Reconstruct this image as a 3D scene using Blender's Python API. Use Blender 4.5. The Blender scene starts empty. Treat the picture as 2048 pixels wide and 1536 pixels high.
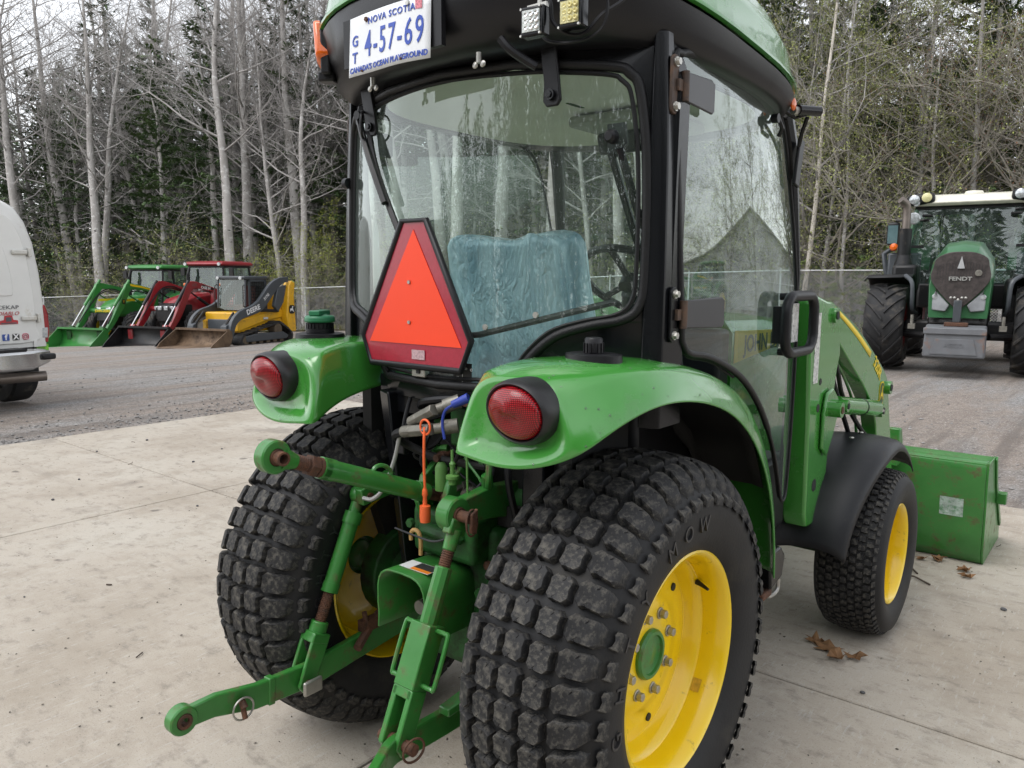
import bpy, bmesh, math, random
import numpy as np
from mathutils import Vector, Matrix, Euler, Quaternion
R = math.radians
PI = math.pi
scn = bpy.context.scene
col = scn.collection

# ------------------------------------------------------------------ camera
cam_d = bpy.data.cameras.new('camera')
cam = bpy.data.objects.new('camera', cam_d); col.objects.link(cam)
cam_d.sensor_fit = 'HORIZONTAL'; cam_d.sensor_width = 36.0
cam_d.lens = 36.0 * 1540.0 / 2048.0
cam_d.clip_start = 0.05; cam_d.clip_end = 600
cam.location = (1.473, -1.685, 1.482)
_y, _p, _r = 0.6810, 0.1370, 0.0049
_f = Vector((-math.sin(_y), math.cos(_y), 0)); _rt = Vector((math.cos(_y), math.sin(_y), 0)); _u = Vector((0, 0, 1))
_f2 = _f*math.cos(_p) - _u*math.sin(_p); _u2 = _u*math.cos(_p) + _f*math.sin(_p)
_r3 = _rt*math.cos(_r) + _u2*math.sin(_r); _u3 = -_rt*math.sin(_r) + _u2*math.cos(_r)
cam.rotation_euler = Matrix((( _r3.x, _u3.x, -_f2.x), (_r3.y, _u3.y, -_f2.y), (_r3.z, _u3.z, -_f2.z))).to_euler()
scn.camera = cam

# ------------------------------------------------------------------ sky, sun, exposure
SUN_EL, SUN_AZ = R(58), R(200)          # bright overcast; azimuth measured from +Y towards +X
w = bpy.data.worlds.new('World'); scn.world = w; w.use_nodes = True
nt = w.node_tree; nt.nodes.clear()
wo = nt.nodes.new('ShaderNodeOutputWorld'); bg = nt.nodes.new('ShaderNodeBackground')
sk = nt.nodes.new('ShaderNodeTexSky'); sk.sky_type = 'NISHITA'; sk.sun_disc = False
sk.sun_elevation = SUN_EL; sk.sun_rotation = SUN_AZ
sk.air_density = 1.0; sk.dust_density = 1.0; sk.ozone_density = 1.0
hs = nt.nodes.new('ShaderNodeHueSaturation'); hs.inputs['Saturation'].default_value = 0.16
nt.links.new(sk.outputs[0], hs.inputs['Color'])
# thin uneven cloud deck over the whole dome
tc = nt.nodes.new('ShaderNodeTexCoord'); nz = nt.nodes.new('ShaderNodeTexNoise')
nz.inputs['Scale'].default_value = 2.2; nz.inputs['Detail'].default_value = 5
nt.links.new(tc.outputs['Generated'], nz.inputs['Vector'])
mr = nt.nodes.new('ShaderNodeMapRange'); mr.inputs[1].default_value = .3; mr.inputs[2].default_value = .75
mr.inputs[3].default_value = 1.35; mr.inputs[4].default_value = 1.95
nt.links.new(nz.outputs['Fac'], mr.inputs[0])
vm = nt.nodes.new('ShaderNodeVectorMath'); vm.operation = 'SCALE'
nt.links.new(hs.outputs[0], vm.inputs[0]); nt.links.new(mr.outputs[0], vm.inputs['Scale'])
nt.links.new(vm.outputs[0], bg.inputs['Color']); bg.inputs['Strength'].default_value = 0.15
nt.links.new(bg.outputs[0], wo.inputs[0])
sd = bpy.data.lights.new('sun', 'SUN'); sd.energy = 0.9; sd.angle = R(35); sd.color = (1, .97, .93)
so = bpy.data.objects.new('sun', sd); col.objects.link(so)
_sdir = Vector((math.sin(SUN_AZ)*math.cos(SUN_EL), math.cos(SUN_AZ)*math.cos(SUN_EL), math.sin(SUN_EL)))
so.rotation_euler = _sdir.to_track_quat('Z', 'Y').to_euler()
scn.view_settings.view_transform = 'Standard'; scn.view_settings.look = 'None'
scn.view_settings.gamma = 1; scn.view_settings.exposure = 0.55
scn.render.engine = 'CYCLES'
try:
    scn.cycles.max_bounces = 6; scn.cycles.transparent_max_bounces = 12; scn.cycles.glossy_bounces = 3; scn.cycles.diffuse_bounces = 2; scn.cycles.transmission_bounces = 4
    scn.cycles.caustics_reflective = False; scn.cycles.caustics_refractive = False
except Exception: pass

# ------------------------------------------------------------------ materials
_M = {}
def M(name, c=(.5, .5, .5), rough=.5, metal=0, var=.12, vs=6, bump=0, bs=60, coat=0, dirt=None, da=.5, ds=9, spec=.5, trans=0, emit=0):
    """procedural paint/metal/rubber: colour variation, optional second colour in patches, fine relief"""
    if name in _M: return _M[name]
    m = bpy.data.materials.new(name); m.use_nodes = True; _M[name] = m
    t = m.node_tree; b = t.nodes['Principled BSDF']; L = t.links.new
    b.inputs['Roughness'].default_value = rough; b.inputs['Metallic'].default_value = metal
    b.inputs['Specular IOR Level'].default_value = spec
    if coat: b.inputs['Coat Weight'].default_value = coat; b.inputs['Coat Roughness'].default_value = .06
    if trans: b.inputs['Transmission Weight'].default_value = trans
    tc = t.nodes.new('ShaderNodeTexCoord'); n = t.nodes.new('ShaderNodeTexNoise')
    n.inputs['Scale'].default_value = vs; n.inputs['Detail'].default_value = 6; n.inputs['Roughness'].default_value = .6
    L(tc.outputs['Object'], n.inputs['Vector'])
    r = t.nodes.new('ShaderNodeValToRGB'); r.color_ramp.elements[0].position = .3; r.color_ramp.elements[1].position = .7
    r.color_ramp.elements[0].color = (*[max(0, x*(1-var)) for x in c], 1); r.color_ramp.elements[1].color = (*[min(1, x*(1+var)) for x in c], 1)
    L(n.outputs['Fac'], r.inputs[0]); out = r.outputs[0]
    if dirt:
        n2 = t.nodes.new('ShaderNodeTexNoise'); n2.inputs['Scale'].default_value = ds; n2.inputs['Detail'].default_value = 9; n2.inputs['Roughness'].default_value = .72
        L(tc.outputs['Object'], n2.inputs['Vector'])
        r2 = t.nodes.new('ShaderNodeValToRGB'); r2.color_ramp.elements[0].position = .62-.3*da; r2.color_ramp.elements[1].position = .78-.24*da
        r2.color_ramp.elements[0].color = (0, 0, 0, 1); r2.color_ramp.elements[1].color = (1, 1, 1, 1)
        L(n2.outputs['Fac'], r2.inputs[0])
        mx = t.nodes.new('ShaderNodeMix'); mx.data_type = 'RGBA'; mx.inputs['B'].default_value = (*dirt, 1)
        L(r2.outputs[0], mx.inputs['Factor']); L(out, mx.inputs['A']); out = mx.outputs['Result']
        mr = t.nodes.new('ShaderNodeMapRange'); mr.inputs[3].default_value = rough; mr.inputs[4].default_value = max(rough, .8)
        L(r2.outputs[0], mr.inputs[0]); L(mr.outputs[0], b.inputs['Roughness'])
    L(out, b.inputs['Base Color'])
    if emit:
        L(out, b.inputs['Emission Color']); b.inputs['Emission Strength'].default_value = emit
    if bump:
        n3 = t.nodes.new('ShaderNodeTexNoise'); n3.inputs['Scale'].default_value = bs; n3.inputs['Detail'].default_value = 5
        L(tc.outputs['Object'], n3.inputs['Vector'])
        bp = t.nodes.new('ShaderNodeBump'); bp.inputs['Strength'].default_value = bump; bp.inputs['Distance'].default_value = .004
        L(n3.outputs['Fac'], bp.inputs['Height']); L(bp.outputs[0], b.inputs['Normal'])
    return m
def GLASS(name, tint=(.84, .93, .895), dust_haze=.065, dc=(.44, .53, .48), ior=1.5):
    """thin sheet glass: fresnel mirror over a tinted clear sheet, patchy grime that also paints in a reflection haze"""
    if name in _M: return _M[name]
    m = bpy.data.materials.new(name); m.use_nodes = True; _M[name] = m
    t = m.node_tree; t.nodes.clear(); L = t.links.new
    o = t.nodes.new('ShaderNodeOutputMaterial'); tr = t.nodes.new('ShaderNodeBsdfTransparent'); tr.inputs[0].default_value = (*tint, 1)
    g = t.nodes.new('ShaderNodeBsdfGlossy'); g.inputs['Roughness'].default_value = .012; g.inputs['Color'].default_value = (.95, 1, .98, 1)
    # Schlick reflectance of both faces of the sheet, the same from either side
    ge = t.nodes.new('ShaderNodeNewGeometry'); dp = t.nodes.new('ShaderNodeVectorMath'); dp.operation = 'DOT_PRODUCT'; L(ge.outputs['Normal'], dp.inputs[0]); L(ge.outputs['Incoming'], dp.inputs[1])
    def mth(op, a, b_=None):
        q = t.nodes.new('ShaderNodeMath'); q.operation = op; q.use_clamp = op in ('ADD', 'SUBTRACT')
        for i, v in enumerate((a, b_)):
            if v is None: continue
            if isinstance(v, (int, float)): q.inputs[i].default_value = v
            else: L(v, q.inputs[i])
        return q
    ab = mth('ABSOLUTE', dp.outputs['Value']); om = mth('SUBTRACT', 1.0, ab.outputs[0]); pw_ = mth('POWER', om.outputs[0], 4.2)
    f0 = 2*((ior-1)/(ior+1))**2; mm = mth('MULTIPLY', pw_.outputs[0], 1-f0); mu = mth('ADD', mm.outputs[0], f0)
    x = t.nodes.new('ShaderNodeMixShader'); L(mu.outputs[0], x.inputs[0]); L(tr.outputs[0], x.inputs[1]); L(g.outputs[0], x.inputs[2])
    d = t.nodes.new('ShaderNodeBsdfDiffuse'); d.inputs[0].default_value = (*dc, 1)  # greenish diffuse layer: thin grime plus reflection haze put into the colour
    tc = t.nodes.new('ShaderNodeTexCoord'); n = t.nodes.new('ShaderNodeTexNoise'); n.inputs['Scale'].default_value = 5; n.inputs['Detail'].default_value = 8
    mp = t.nodes.new('ShaderNodeMapping'); mp.inputs['Scale'].default_value = (1, 1, .25); L(tc.outputs['Object'], mp.inputs[0]); L(mp.outputs[0], n.inputs['Vector'])
    r = t.nodes.new('ShaderNodeMapRange'); r.inputs[1].default_value = .35; r.inputs[2].default_value = .75; r.inputs[3].default_value = dust_haze*.3; r.inputs[4].default_value = dust_haze*1.7
    L(n.outputs['Fac'], r.inputs[0])
    x2 = t.nodes.new('ShaderNodeMixShader'); L(r.outputs[0], x2.inputs[0]); L(x.outputs[0], x2.inputs[1]); L(d.outputs[0], x2.inputs[2])
    L(x2.outputs[0], o.inputs[0])
    return m

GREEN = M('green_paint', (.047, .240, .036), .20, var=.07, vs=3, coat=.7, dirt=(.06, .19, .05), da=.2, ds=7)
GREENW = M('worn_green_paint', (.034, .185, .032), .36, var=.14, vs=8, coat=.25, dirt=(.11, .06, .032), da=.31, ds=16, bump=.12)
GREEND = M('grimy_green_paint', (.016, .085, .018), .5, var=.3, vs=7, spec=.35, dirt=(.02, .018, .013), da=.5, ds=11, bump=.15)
YELLOW = M('yellow_paint', (.88, .60, .004), .3, var=.04, vs=4, coat=.5, dirt=(.10, .07, .03), da=.06, ds=16)
BLACKP = M('black_plastic', (.010, .010, .012), .40, var=.15, bump=.08, bs=250, spec=.3)
BLACKM = M('black_painted_steel', (.006, .0065, .008), .22, var=.15, vs=5, bump=.03, bs=120, spec=.32)
RUBBER = M('rubber', (.014, .014, .015), .58, var=.25, vs=8, dirt=(.045, .041, .035), da=.25, ds=5, bump=.15, bs=120, spec=.3)
TREAD = M('tread_rubber', (.020, .020, .021), .66, var=.4, vs=14, spec=.3, dirt=(.105, .098, .085), da=.5, ds=60, bump=.3, bs=150)
SEAL = M('window_rubber', (.010, .010, .011), .48, var=.2, bump=.3, bs=200, spec=.3)
DARK = M('dark_underside', (.012, .012, .013), .7, var=.3, dirt=(.03, .025, .02), da=.3)
RUST = M('rusty_steel', (.10, .042, .022), .8, var=.4, vs=30, dirt=(.05, .028, .02), da=.5, ds=40, bump=.6, bs=140)
STEEL = M('zinc_steel', (.42, .41, .38), .38, metal=.8, var=.15, vs=20, bump=.1)
DULLST = M('dull_fitting_steel', (.20, .19, .165), .5, metal=.55, var=.25, vs=25, dirt=(.07, .05, .03), da=.2, bump=.2)
CHROME = M('chrome', (.75, .75, .75), .1, metal=1, var=.05)
WHITE = M('white_paint', (.74, .74, .72), .35, var=.03)
GLASSW = GLASS('cab_glass')
GLASSD = GLASS('door_glass', (.78, .88, .85), dust_haze=.045, ior=1.56)
GLASSF = GLASS('machine_glass', (.60, .72, .70), dust_haze=.04, ior=1.5)

# ------------------------------------------------------------------ mesh helpers
def V(*a): return Vector(a[0] if len(a) == 1 else a)
def basis(ax):
    ax = V(ax).normalized(); t = Vector((0, 0, 1)) if abs(ax.z) < .9 else Vector((1, 0, 0))
    u = ax.cross(t).normalized(); return u, ax.cross(u).normalized(), ax
class MB:
    def __init__(s): s.v = []; s.f = []
    def add(s, vs, fs):
        o = len(s.v); s.v += [tuple(x) for x in vs]; s.f += [tuple(i+o for i in f) for f in fs]; return s
    def box(s, c, d, rot=None):
        c = V(c); h = V(d)/2
        m = Euler(rot).to_matrix() if isinstance(rot, tuple) else rot
        vs = []
        for x in (-1, 1):
            for y in (-1, 1):
                for z in (-1, 1):
                    p = Vector((x*h.x, y*h.y, z*h.z)); vs.append(c + (m @ p if m else p))
        return s.add(vs, [(0, 1, 3, 2), (4, 6, 7, 5), (0, 4, 5, 1), (2, 3, 7, 6), (0, 2, 6, 4), (1, 5, 7, 3)])
    def b2(s, lo, hi): return s.box([(a+b)/2 for a, b in zip(lo, hi)], [b-a for a, b in zip(lo, hi)])
    def cyl(s, a, b, r, r2=None, n=16, cap=True):
        a = V(a); b = V(b); r2 = r if r2 is None else r2; u, v, w = basis(b-a); vs = []
        for i in range(n):
            t = 2*PI*i/n; d = u*math.cos(t) + v*math.sin(t); vs += [a+d*r, b+d*r2]
        fs = [(2*i, 2*((i+1) % n), 2*((i+1) % n)+1, 2*i+1) for i in range(n)]
        if cap: fs += [tuple(2*i for i in range(n))[::-1], tuple(2*i+1 for i in range(n))]
        return s.add(vs, fs)
    def tube(s, pts, r, n=8, closed=False, cap=True):
        P = [V(p) for p in pts]; k = len(P); rs = r if isinstance(r, (list, tuple)) else [r]*k
        vs = []; prev = None
        for i, p in enumerate(P):
            if closed: d = P[(i+1) % k] - P[i-1]
            else: d = P[min(i+1, k-1)] - P[max(i-1, 0)]
            d.normalize()
            if prev is None: u = basis(d)[0]
            else:
                u = prev - d*prev.dot(d)
                u = u.normalized() if u.length > 1e-6 else basis(d)[0]
            prev = u; v = d.cross(u)
            for j in range(n):
                t = 2*PI*j/n; vs.append(p + (u*math.cos(t) + v*math.sin(t))*rs[i])
        fs = []
        for i in range(k if closed else k-1):
            a = i*n; b = ((i+1) % k)*n
            fs += [(a+j, a+(j+1) % n, b+(j+1) % n, b+j) for j in range(n)]
        if cap and not closed: fs += [tuple(range(n))[::-1], tuple((k-1)*n+j for j in range(n))]
        return s.add(vs, fs)
    def lathe(s, prof, o, ax, n=32, closed=False, a0=0, a1=2*PI):
        o = V(o); u, v, w = basis(ax); vs = []; full = abs(a1-a0-2*PI) < 1e-6; N = n if full else n+1
        for i in range(N):
            t = a0+(a1-a0)*i/n; d = u*math.cos(t)+v*math.sin(t); vs += [o+d*r+w*h for r, h in prof]
        k = len(prof); fs = []
        for i in range(n):
            a = i*k; b = ((i+1) % N)*k
            for j in range(k if closed else k-1): j2 = (j+1) % k; fs.append((a+j, a+j2, b+j2, b+j))
        return s.add(vs, fs)
    def prism(s, pts, vec):
        P = [V(p) for p in pts]; vec = V(vec); k = len(P)
        return s.add(P+[p+vec for p in P], [tuple(range(k))[::-1], tuple(range(k, 2*k))]+[(i, (i+1) % k, k+(i+1) % k, k+i) for i in range(k)])
    def yz(s, pts, x0, x1): return s.prism([(x0, a, b) for a, b in pts], (x1-x0, 0, 0))
    def xz(s, pts, y0, y1): return s.prism([(a, y0, b) for a, b in pts], (0, y1-y0, 0))
    def xy(s, pts, z0, z1): return s.prism([(a, b, z0) for a, b in pts], (0, 0, z1-z0))
    def grid(s, rows, cu=False, cv=False):
        n = len(rows); k = len(rows[0]); vs = [p for r in rows for p in r]; fs = []
        for i in range(n if cu else n-1):
            for j in range(k if cv else k-1):
                i2 = (i+1) % n; j2 = (j+1) % k; fs.append((i*k+j, i*k+j2, i2*k+j2, i2*k+j))
        return s.add(vs, fs)
    def ball(s, c, r, n=12, m=8, sc=(1, 1, 1)):
        c = V(c); rows = []
        for i in range(m+1):
            p = PI*i/m; rows.append([c+Vector((math.sin(p)*math.cos(2*PI*j/n)*r*sc[0], math.sin(p)*math.sin(2*PI*j/n)*r*sc[1], math.cos(p)*r*sc[2])) for j in range(n)])
        return s.grid(rows, cv=True)
    def mirror(s):
        k = len(s.v); fs = list(s.f)
        s.add([(-x, y, z) for x, y, z in s.v], [f[::-1] for f in fs]); return s
    def xform(s, m): s.v = [tuple(m @ Vector(p)) for p in s.v]; return s
    def mesh(s, name, smooth=35):
        me = bpy.data.meshes.new(name); me.from_pydata(s.v, [], s.f); me.validate()
        if smooth:
            me.polygons.foreach_set('use_smooth', [True]*len(me.polygons))
            me.set_sharp_from_angle(angle=R(smooth))
        me.update(); return me
    def build(s, name, mat, parent=None, smooth=35, bevel=0, sub=0, solid=0, off=0, seg=2, fix=True):
        me = s.mesh(name, smooth)
        if fix:
            bm = bmesh.new(); bm.from_mesh(me); bmesh.ops.recalc_face_normals(bm, faces=bm.faces); bm.to_mesh(me); bm.free()
        o = link(name, me, mat, parent)
        if sub: q = o.modifiers.new('sub', 'SUBSURF'); q.levels = sub; q.render_levels = sub
        if solid: q = o.modifiers.new('solid', 'SOLIDIFY'); q.thickness = solid; q.offset = off
        if bevel: q = o.modifiers.new('bev', 'BEVEL'); q.width = bevel; q.segments = seg; q.limit_method = 'ANGLE'; q.angle_limit = R(40); q.harden_normals = False
        return o
def link(name, me, mat, parent=None):
    o = bpy.data.objects.new(name, me); col.objects.link(o)
    if mat and not me.materials: me.materials.append(mat)
    if parent: o.parent = parent
    return o
def tag(o, label=None, cat=None, group=None, kind=None):
    if label: o['label'] = label
    if cat: o['category'] = cat
    if group: o['group'] = group
    if kind: o['kind'] = kind
    return o
def thing(name, label, cat, loc=(0, 0, 0), rz=0, group=None):
    o = bpy.data.objects.new(name, None); col.objects.link(o); o.location = loc; o.rotation_euler = (0, 0, rz); o.empty_display_size = .2
    return tag(o, label, cat, group)
def copy_tree(o, parent=None):
    c = o.copy(); col.objects.link(c); c.parent = parent
    for ch in list(o.children): copy_tree(ch, c)
    return c
_dg = None
def text_mesh(s, size, ext=.0005, align='CENTER', shear=0, bold=0, xs=1, sp=1):
    cu = bpy.data.curves.new('t', 'FONT'); cu.body = s; cu.size = size; cu.extrude = ext; cu.align_x = align; cu.align_y = 'CENTER'
    cu.shear = shear; cu.offset = bold; cu.resolution_u = 3; cu.space_character = sp
    o = bpy.data.objects.new('t', cu); col.objects.link(o)
    dg = bpy.context.evaluated_depsgraph_get(); me = bpy.data.meshes.new_from_object(o.evaluated_get(dg))
    bpy.data.objects.remove(o); bpy.data.curves.remove(cu)
    if xs != 1:
        for v in me.vertices: v.co.x *= xs
    return me
def text(name, s, size, pos, xdir, updir, mat, parent=None, ext=.0005, align='CENTER', shear=0, bold=0, xs=1, sp=1):
    """raised lettering on a surface: xdir is the reading direction, updir the letter's up"""
    me = text_mesh(s, size, ext, align, shear, bold, xs, sp)
    X = V(xdir).normalized(); U = V(updir); U = (U - X*U.dot(X)).normalized(); N = X.cross(U)
    m = Matrix(((X.x, U.x, N.x, pos[0]), (X.y, U.y, N.y, pos[1]), (X.z, U.z, N.z, pos[2]), (0, 0, 0, 1)))
    me.transform(m); me.name = name
    return link(name, me, mat, parent)
def rrect(w, h, r, n=5):
    out = []
    for cx, cy, a in ((w/2-r, h/2-r, 0), (-w/2+r, h/2-r, 90), (-w/2+r, -h/2+r, 180), (w/2-r, -h/2+r, 270)):
        for i in range(n+1): t = R(a+90*i/n); out.append((cx+r*math.cos(t), cy+r*math.sin(t)))
    return out
def ss(a, b, x): t = min(1, max(0, (x-a)/(b-a))); return t*t*(3-2*t)
def lerp(a, b, t): return a+(b-a)*t
def cr(pts, n=6, closed=False):
    """catmull-rom through points of any dimension"""
    P = [np.array(p, float) for p in pts]; k = len(P); out = []
    for i in range(k if closed else k-1):
        p0 = P[i-1] if (closed or i > 0) else 2*P[0]-P[1]; p1 = P[i]; p2 = P[(i+1) % k]
        p3 = P[(i+2) % k] if (closed or i+2 < k) else 2*P[-1]-P[-2]
        for j in range(n):
            t = j/n; out.append(tuple(.5*((2*p1)+(p2-p0)*t+(2*p0-5*p1+4*p2-p3)*t*t+(3*p1-p0-3*p2+p3)*t**3)))
    if not closed: out.append(tuple(P[-1]))
    return out
# ================================================================== ground
def gz(x, y=0):
    """the yard falls away gently to the left"""
    d = -x-7.0
    if d <= 0: return 0.0
    d = min(d, 40)
    return -.045*(d*d/(d+2.5))
def ground_material():
    m = bpy.data.materials.new('gravel_ground'); m.use_nodes = True; t = m.node_tree; L = t.links.new; b = t.nodes['Principled BSDF']
    tc = t.nodes.new('ShaderNodeTexCoord')
    def noise(s, d=6, r=.6, sc=None):
        n = t.nodes.new('ShaderNodeTexNoise'); n.inputs['Scale'].default_value = s; n.inputs['Detail'].default_value = d; n.inputs['Roughness'].default_value = r
        if sc:
            mp = t.nodes.new('ShaderNodeMapping'); mp.inputs['Scale'].default_value = sc; mp.inputs['Rotation'].default_value = (0, 0, R(-40)); L(tc.outputs['Object'], mp.inputs[0]); L(mp.outputs[0], n.inputs['Vector'])
        else: L(tc.outputs['Object'], n.inputs['Vector'])
        return n.outputs['Fac']
    def ramp(f, *st):
        r = t.nodes.new('ShaderNodeValToRGB')
        while len(r.color_ramp.elements) < len(st): r.color_ramp.elements.new(.5)
        for e, (p, c) in zip(r.color_ramp.elements, st): e.position = p; e.color = (*c, 1)
        L(f, r.inputs[0]); return r.outputs[0]
    def mix(f, a, b2, mode='MIX'):
        x = t.nodes.new('ShaderNodeMix'); x.data_type = 'RGBA'; x.blend_type = mode
        if isinstance(f, float): x.inputs['Factor'].default_value = f
        else: L(f, x.inputs['Factor'])
        for s, v in (('A', a), ('B', b2)):
            if isinstance(v, tuple): x.inputs[s].default_value = (*v, 1)
            else: L(v, x.inputs[s])
        return x.outputs['Result']
    base = ramp(noise(.5, 9, .7, (1, .2, 1)), (.36, (.20, .16, .135)), (.50, (.27, .225, .19)), (.64, (.175, .155, .14)))     # tyre-tracked silt and gravel
    grey = ramp(noise(34, 4, .75), (.36, (.10, .10, .103)), (.52, (.26, .255, .25)), (.68, (.46, .45, .43)))
    patch = ramp(noise(.8, 9, .75, (1, .3, 1)), (.46, (0, 0, 0)), (.60, (1, 1, 1)))
    x = mix(patch, base, grey)
    x = mix(ramp(noise(13, 6, .8), (.48, (0, 0, 0)), (.62, (.75, .75, .75))), x, (.13, .112, .098))
    x = mix(ramp(noise(60, 3, .6), (.57, (0, 0, 0)), (.66, (1, 1, 1))), x, (.50, .48, .45))
    x = mix(ramp(noise(1.6, 7, .7, (2.5, .12, 1)), (.50, (0, 0, 0)), (.62, (.6, .6, .6))), x, (.125, .105, .09))
    L(x, b.inputs['Base Color']); b.inputs['Roughness'].default_value = .82
    bp = t.nodes.new('ShaderNodeBump'); bp.inputs['Strength'].default_value = .8; bp.inputs['Distance'].default_value = .03
    L(noise(30, 8, .75), bp.inputs['Height']); L(bp.outputs[0], b.inputs['Normal'])
    return m
def concrete_material():
    m = bpy.data.materials.new('concrete'); m.use_nodes = True; t = m.node_tree; L = t.links.new; b = t.nodes['Principled BSDF']
    tc = t.nodes.new('ShaderNodeTexCoord'); gm = t.nodes.new('ShaderNodeNewGeometry')
    def noise(s, d=6, r=.6, sc=None):
        n = t.nodes.new('ShaderNodeTexNoise'); n.inputs['Scale'].default_value = s; n.inputs['Detail'].default_value = d; n.inputs['Roughness'].default_value = r
        mp = t.nodes.new('ShaderNodeMapping'); mp.inputs['Scale'].default_value = sc or (1, 1, 1); L(gm.outputs['Position'], mp.inputs[0]); L(mp.outputs[0], n.inputs['Vector'])
        return n.outputs['Fac']
    def ramp(f, *st):
        r = t.nodes.new('ShaderNodeValToRGB')
        while len(r.color_ramp.elements) < len(st): r.color_ramp.elements.new(.5)
        for e, (p, c) in zip(r.color_ramp.elements, st): e.position = p; e.color = (*c, 1)
        L(f, r.inputs[0]); return r.outputs[0]
    def mix(f, a, b2, mode='MIX'):
        x = t.nodes.new('ShaderNodeMix'); x.data_type = 'RGBA'; x.blend_type = mode
        if isinstance(f, float): x.inputs['Factor'].default_value = f
        else: L(f, x.inputs['Factor'])
        for s, v in (('A', a), ('B', b2)):
            if isinstance(v, tuple): x.inputs[s].default_value = (*v, 1)
            else: L(v, x.inputs[s])
        return x.outputs['Result']
    x = ramp(noise(.8, 8, .62), (.33, (.31, .265, .21)), (.5, (.405, .36, .30)), (.68, (.45, .415, .355)))
    x = mix(ramp(noise(3.1, 9, .7), (.50, (0, 0, 0)), (.68, (.55, .55, .55))), x, (.25, .205, .155))         # tan soil stains
    x = mix(ramp(noise(9, 9, .75, (1, 1.6, 1)), (.52, (0, 0, 0)), (.66, (.65, .65, .65))), x, (.19, .165, .135))
    x = mix(ramp(noise(22, 6, .7, (3.2, .5, 1)), (.56, (0, 0, 0)), (.64, (.45, .45, .45))), x, (.47, .45, .41))   # broom strokes and scuffs
    x = mix(ramp(noise(150, 3, .6), (.60, (0, 0, 0)), (.68, (.55, .55, .55))), x, (.14, .12, .10))
    x = mix(ramp(noise(260, 2, .6), (.60, (0, 0, 0)), (.70, (.5, .5, .5))), x, (.50, .48, .45))
    x = mix(ramp(noise(4.2, 3, .5), (.70, (0, 0, 0)), (.74, (.75, .75, .75))), x, (.10, .085, .07))        # drips and spots
    x = mix(ramp(noise(1.3, 6, .6, (.35, 2.6, 1)), (.60, (0, 0, 0)), (.72, (.55, .55, .55))), x, (.22, .19, .155))     # scuffed wheel tracks
    x = mix(ramp(noise(1.7, 5, .55), (.62, (0, 0, 0)), (.70, (.5, .5, .5))), x, (.17, .145, .12))
    L(x, b.inputs['Base Color']); b.inputs['Roughness'].default_value = .78
    bp = t.nodes.new('ShaderNodeBump'); bp.inputs['Strength'].default_value = .35; bp.inputs['Distance'].default_value = .004
    L(noise(120, 6, .7), bp.inputs['Height']); L(bp.outputs[0], b.inputs['Normal'])
    return m
GRAVEL = ground_material(); CONC = concrete_material()
xs = sorted(set([-300, -200, -140, -100, -80] + [-70+2*i for i in range(36)] + [4, 8, 16, 40, 90, 200, 300]))
ys = [-200, -80, -30, -12, -6, -3, 0, 3, 6, 9, 12, 15, 18, 21, 24, 27, 30, 34, 38, 44, 52, 64, 80, 120, 200, 300]
rows = [[(x, y, gz(x, y)-.03) for x in xs] for y in ys]
tag(MB().grid(rows).build('gravel_yard', GRAVEL, smooth=60), 'brown gravel and silt yard around the concrete pad', kind='structure')
XS = [-6.2, -3.45, -.25, 2.95, 6.1]; YS = [-5.2, -2.1, 1.055, 4.22]
pad = tag(MB().b2((XS[0]-.02, YS[0]-.02, -.15), (XS[-1]+.02, YS[-1]+.02, -.022)).build('concrete_pad', M('joint_dirt', (.028, .024, .02), .9, var=.4)), kind='structure')
rnd = random.Random(3)
for i in range(4):
    for j in range(3):
        g = .0055
        MB().b2((XS[i]+g, YS[j]+g, -.02), (XS[i+1]-g, YS[j+1]-g, 0)).build('concrete_slab', CONC, pad, smooth=0, bevel=.004, seg=1)
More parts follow.
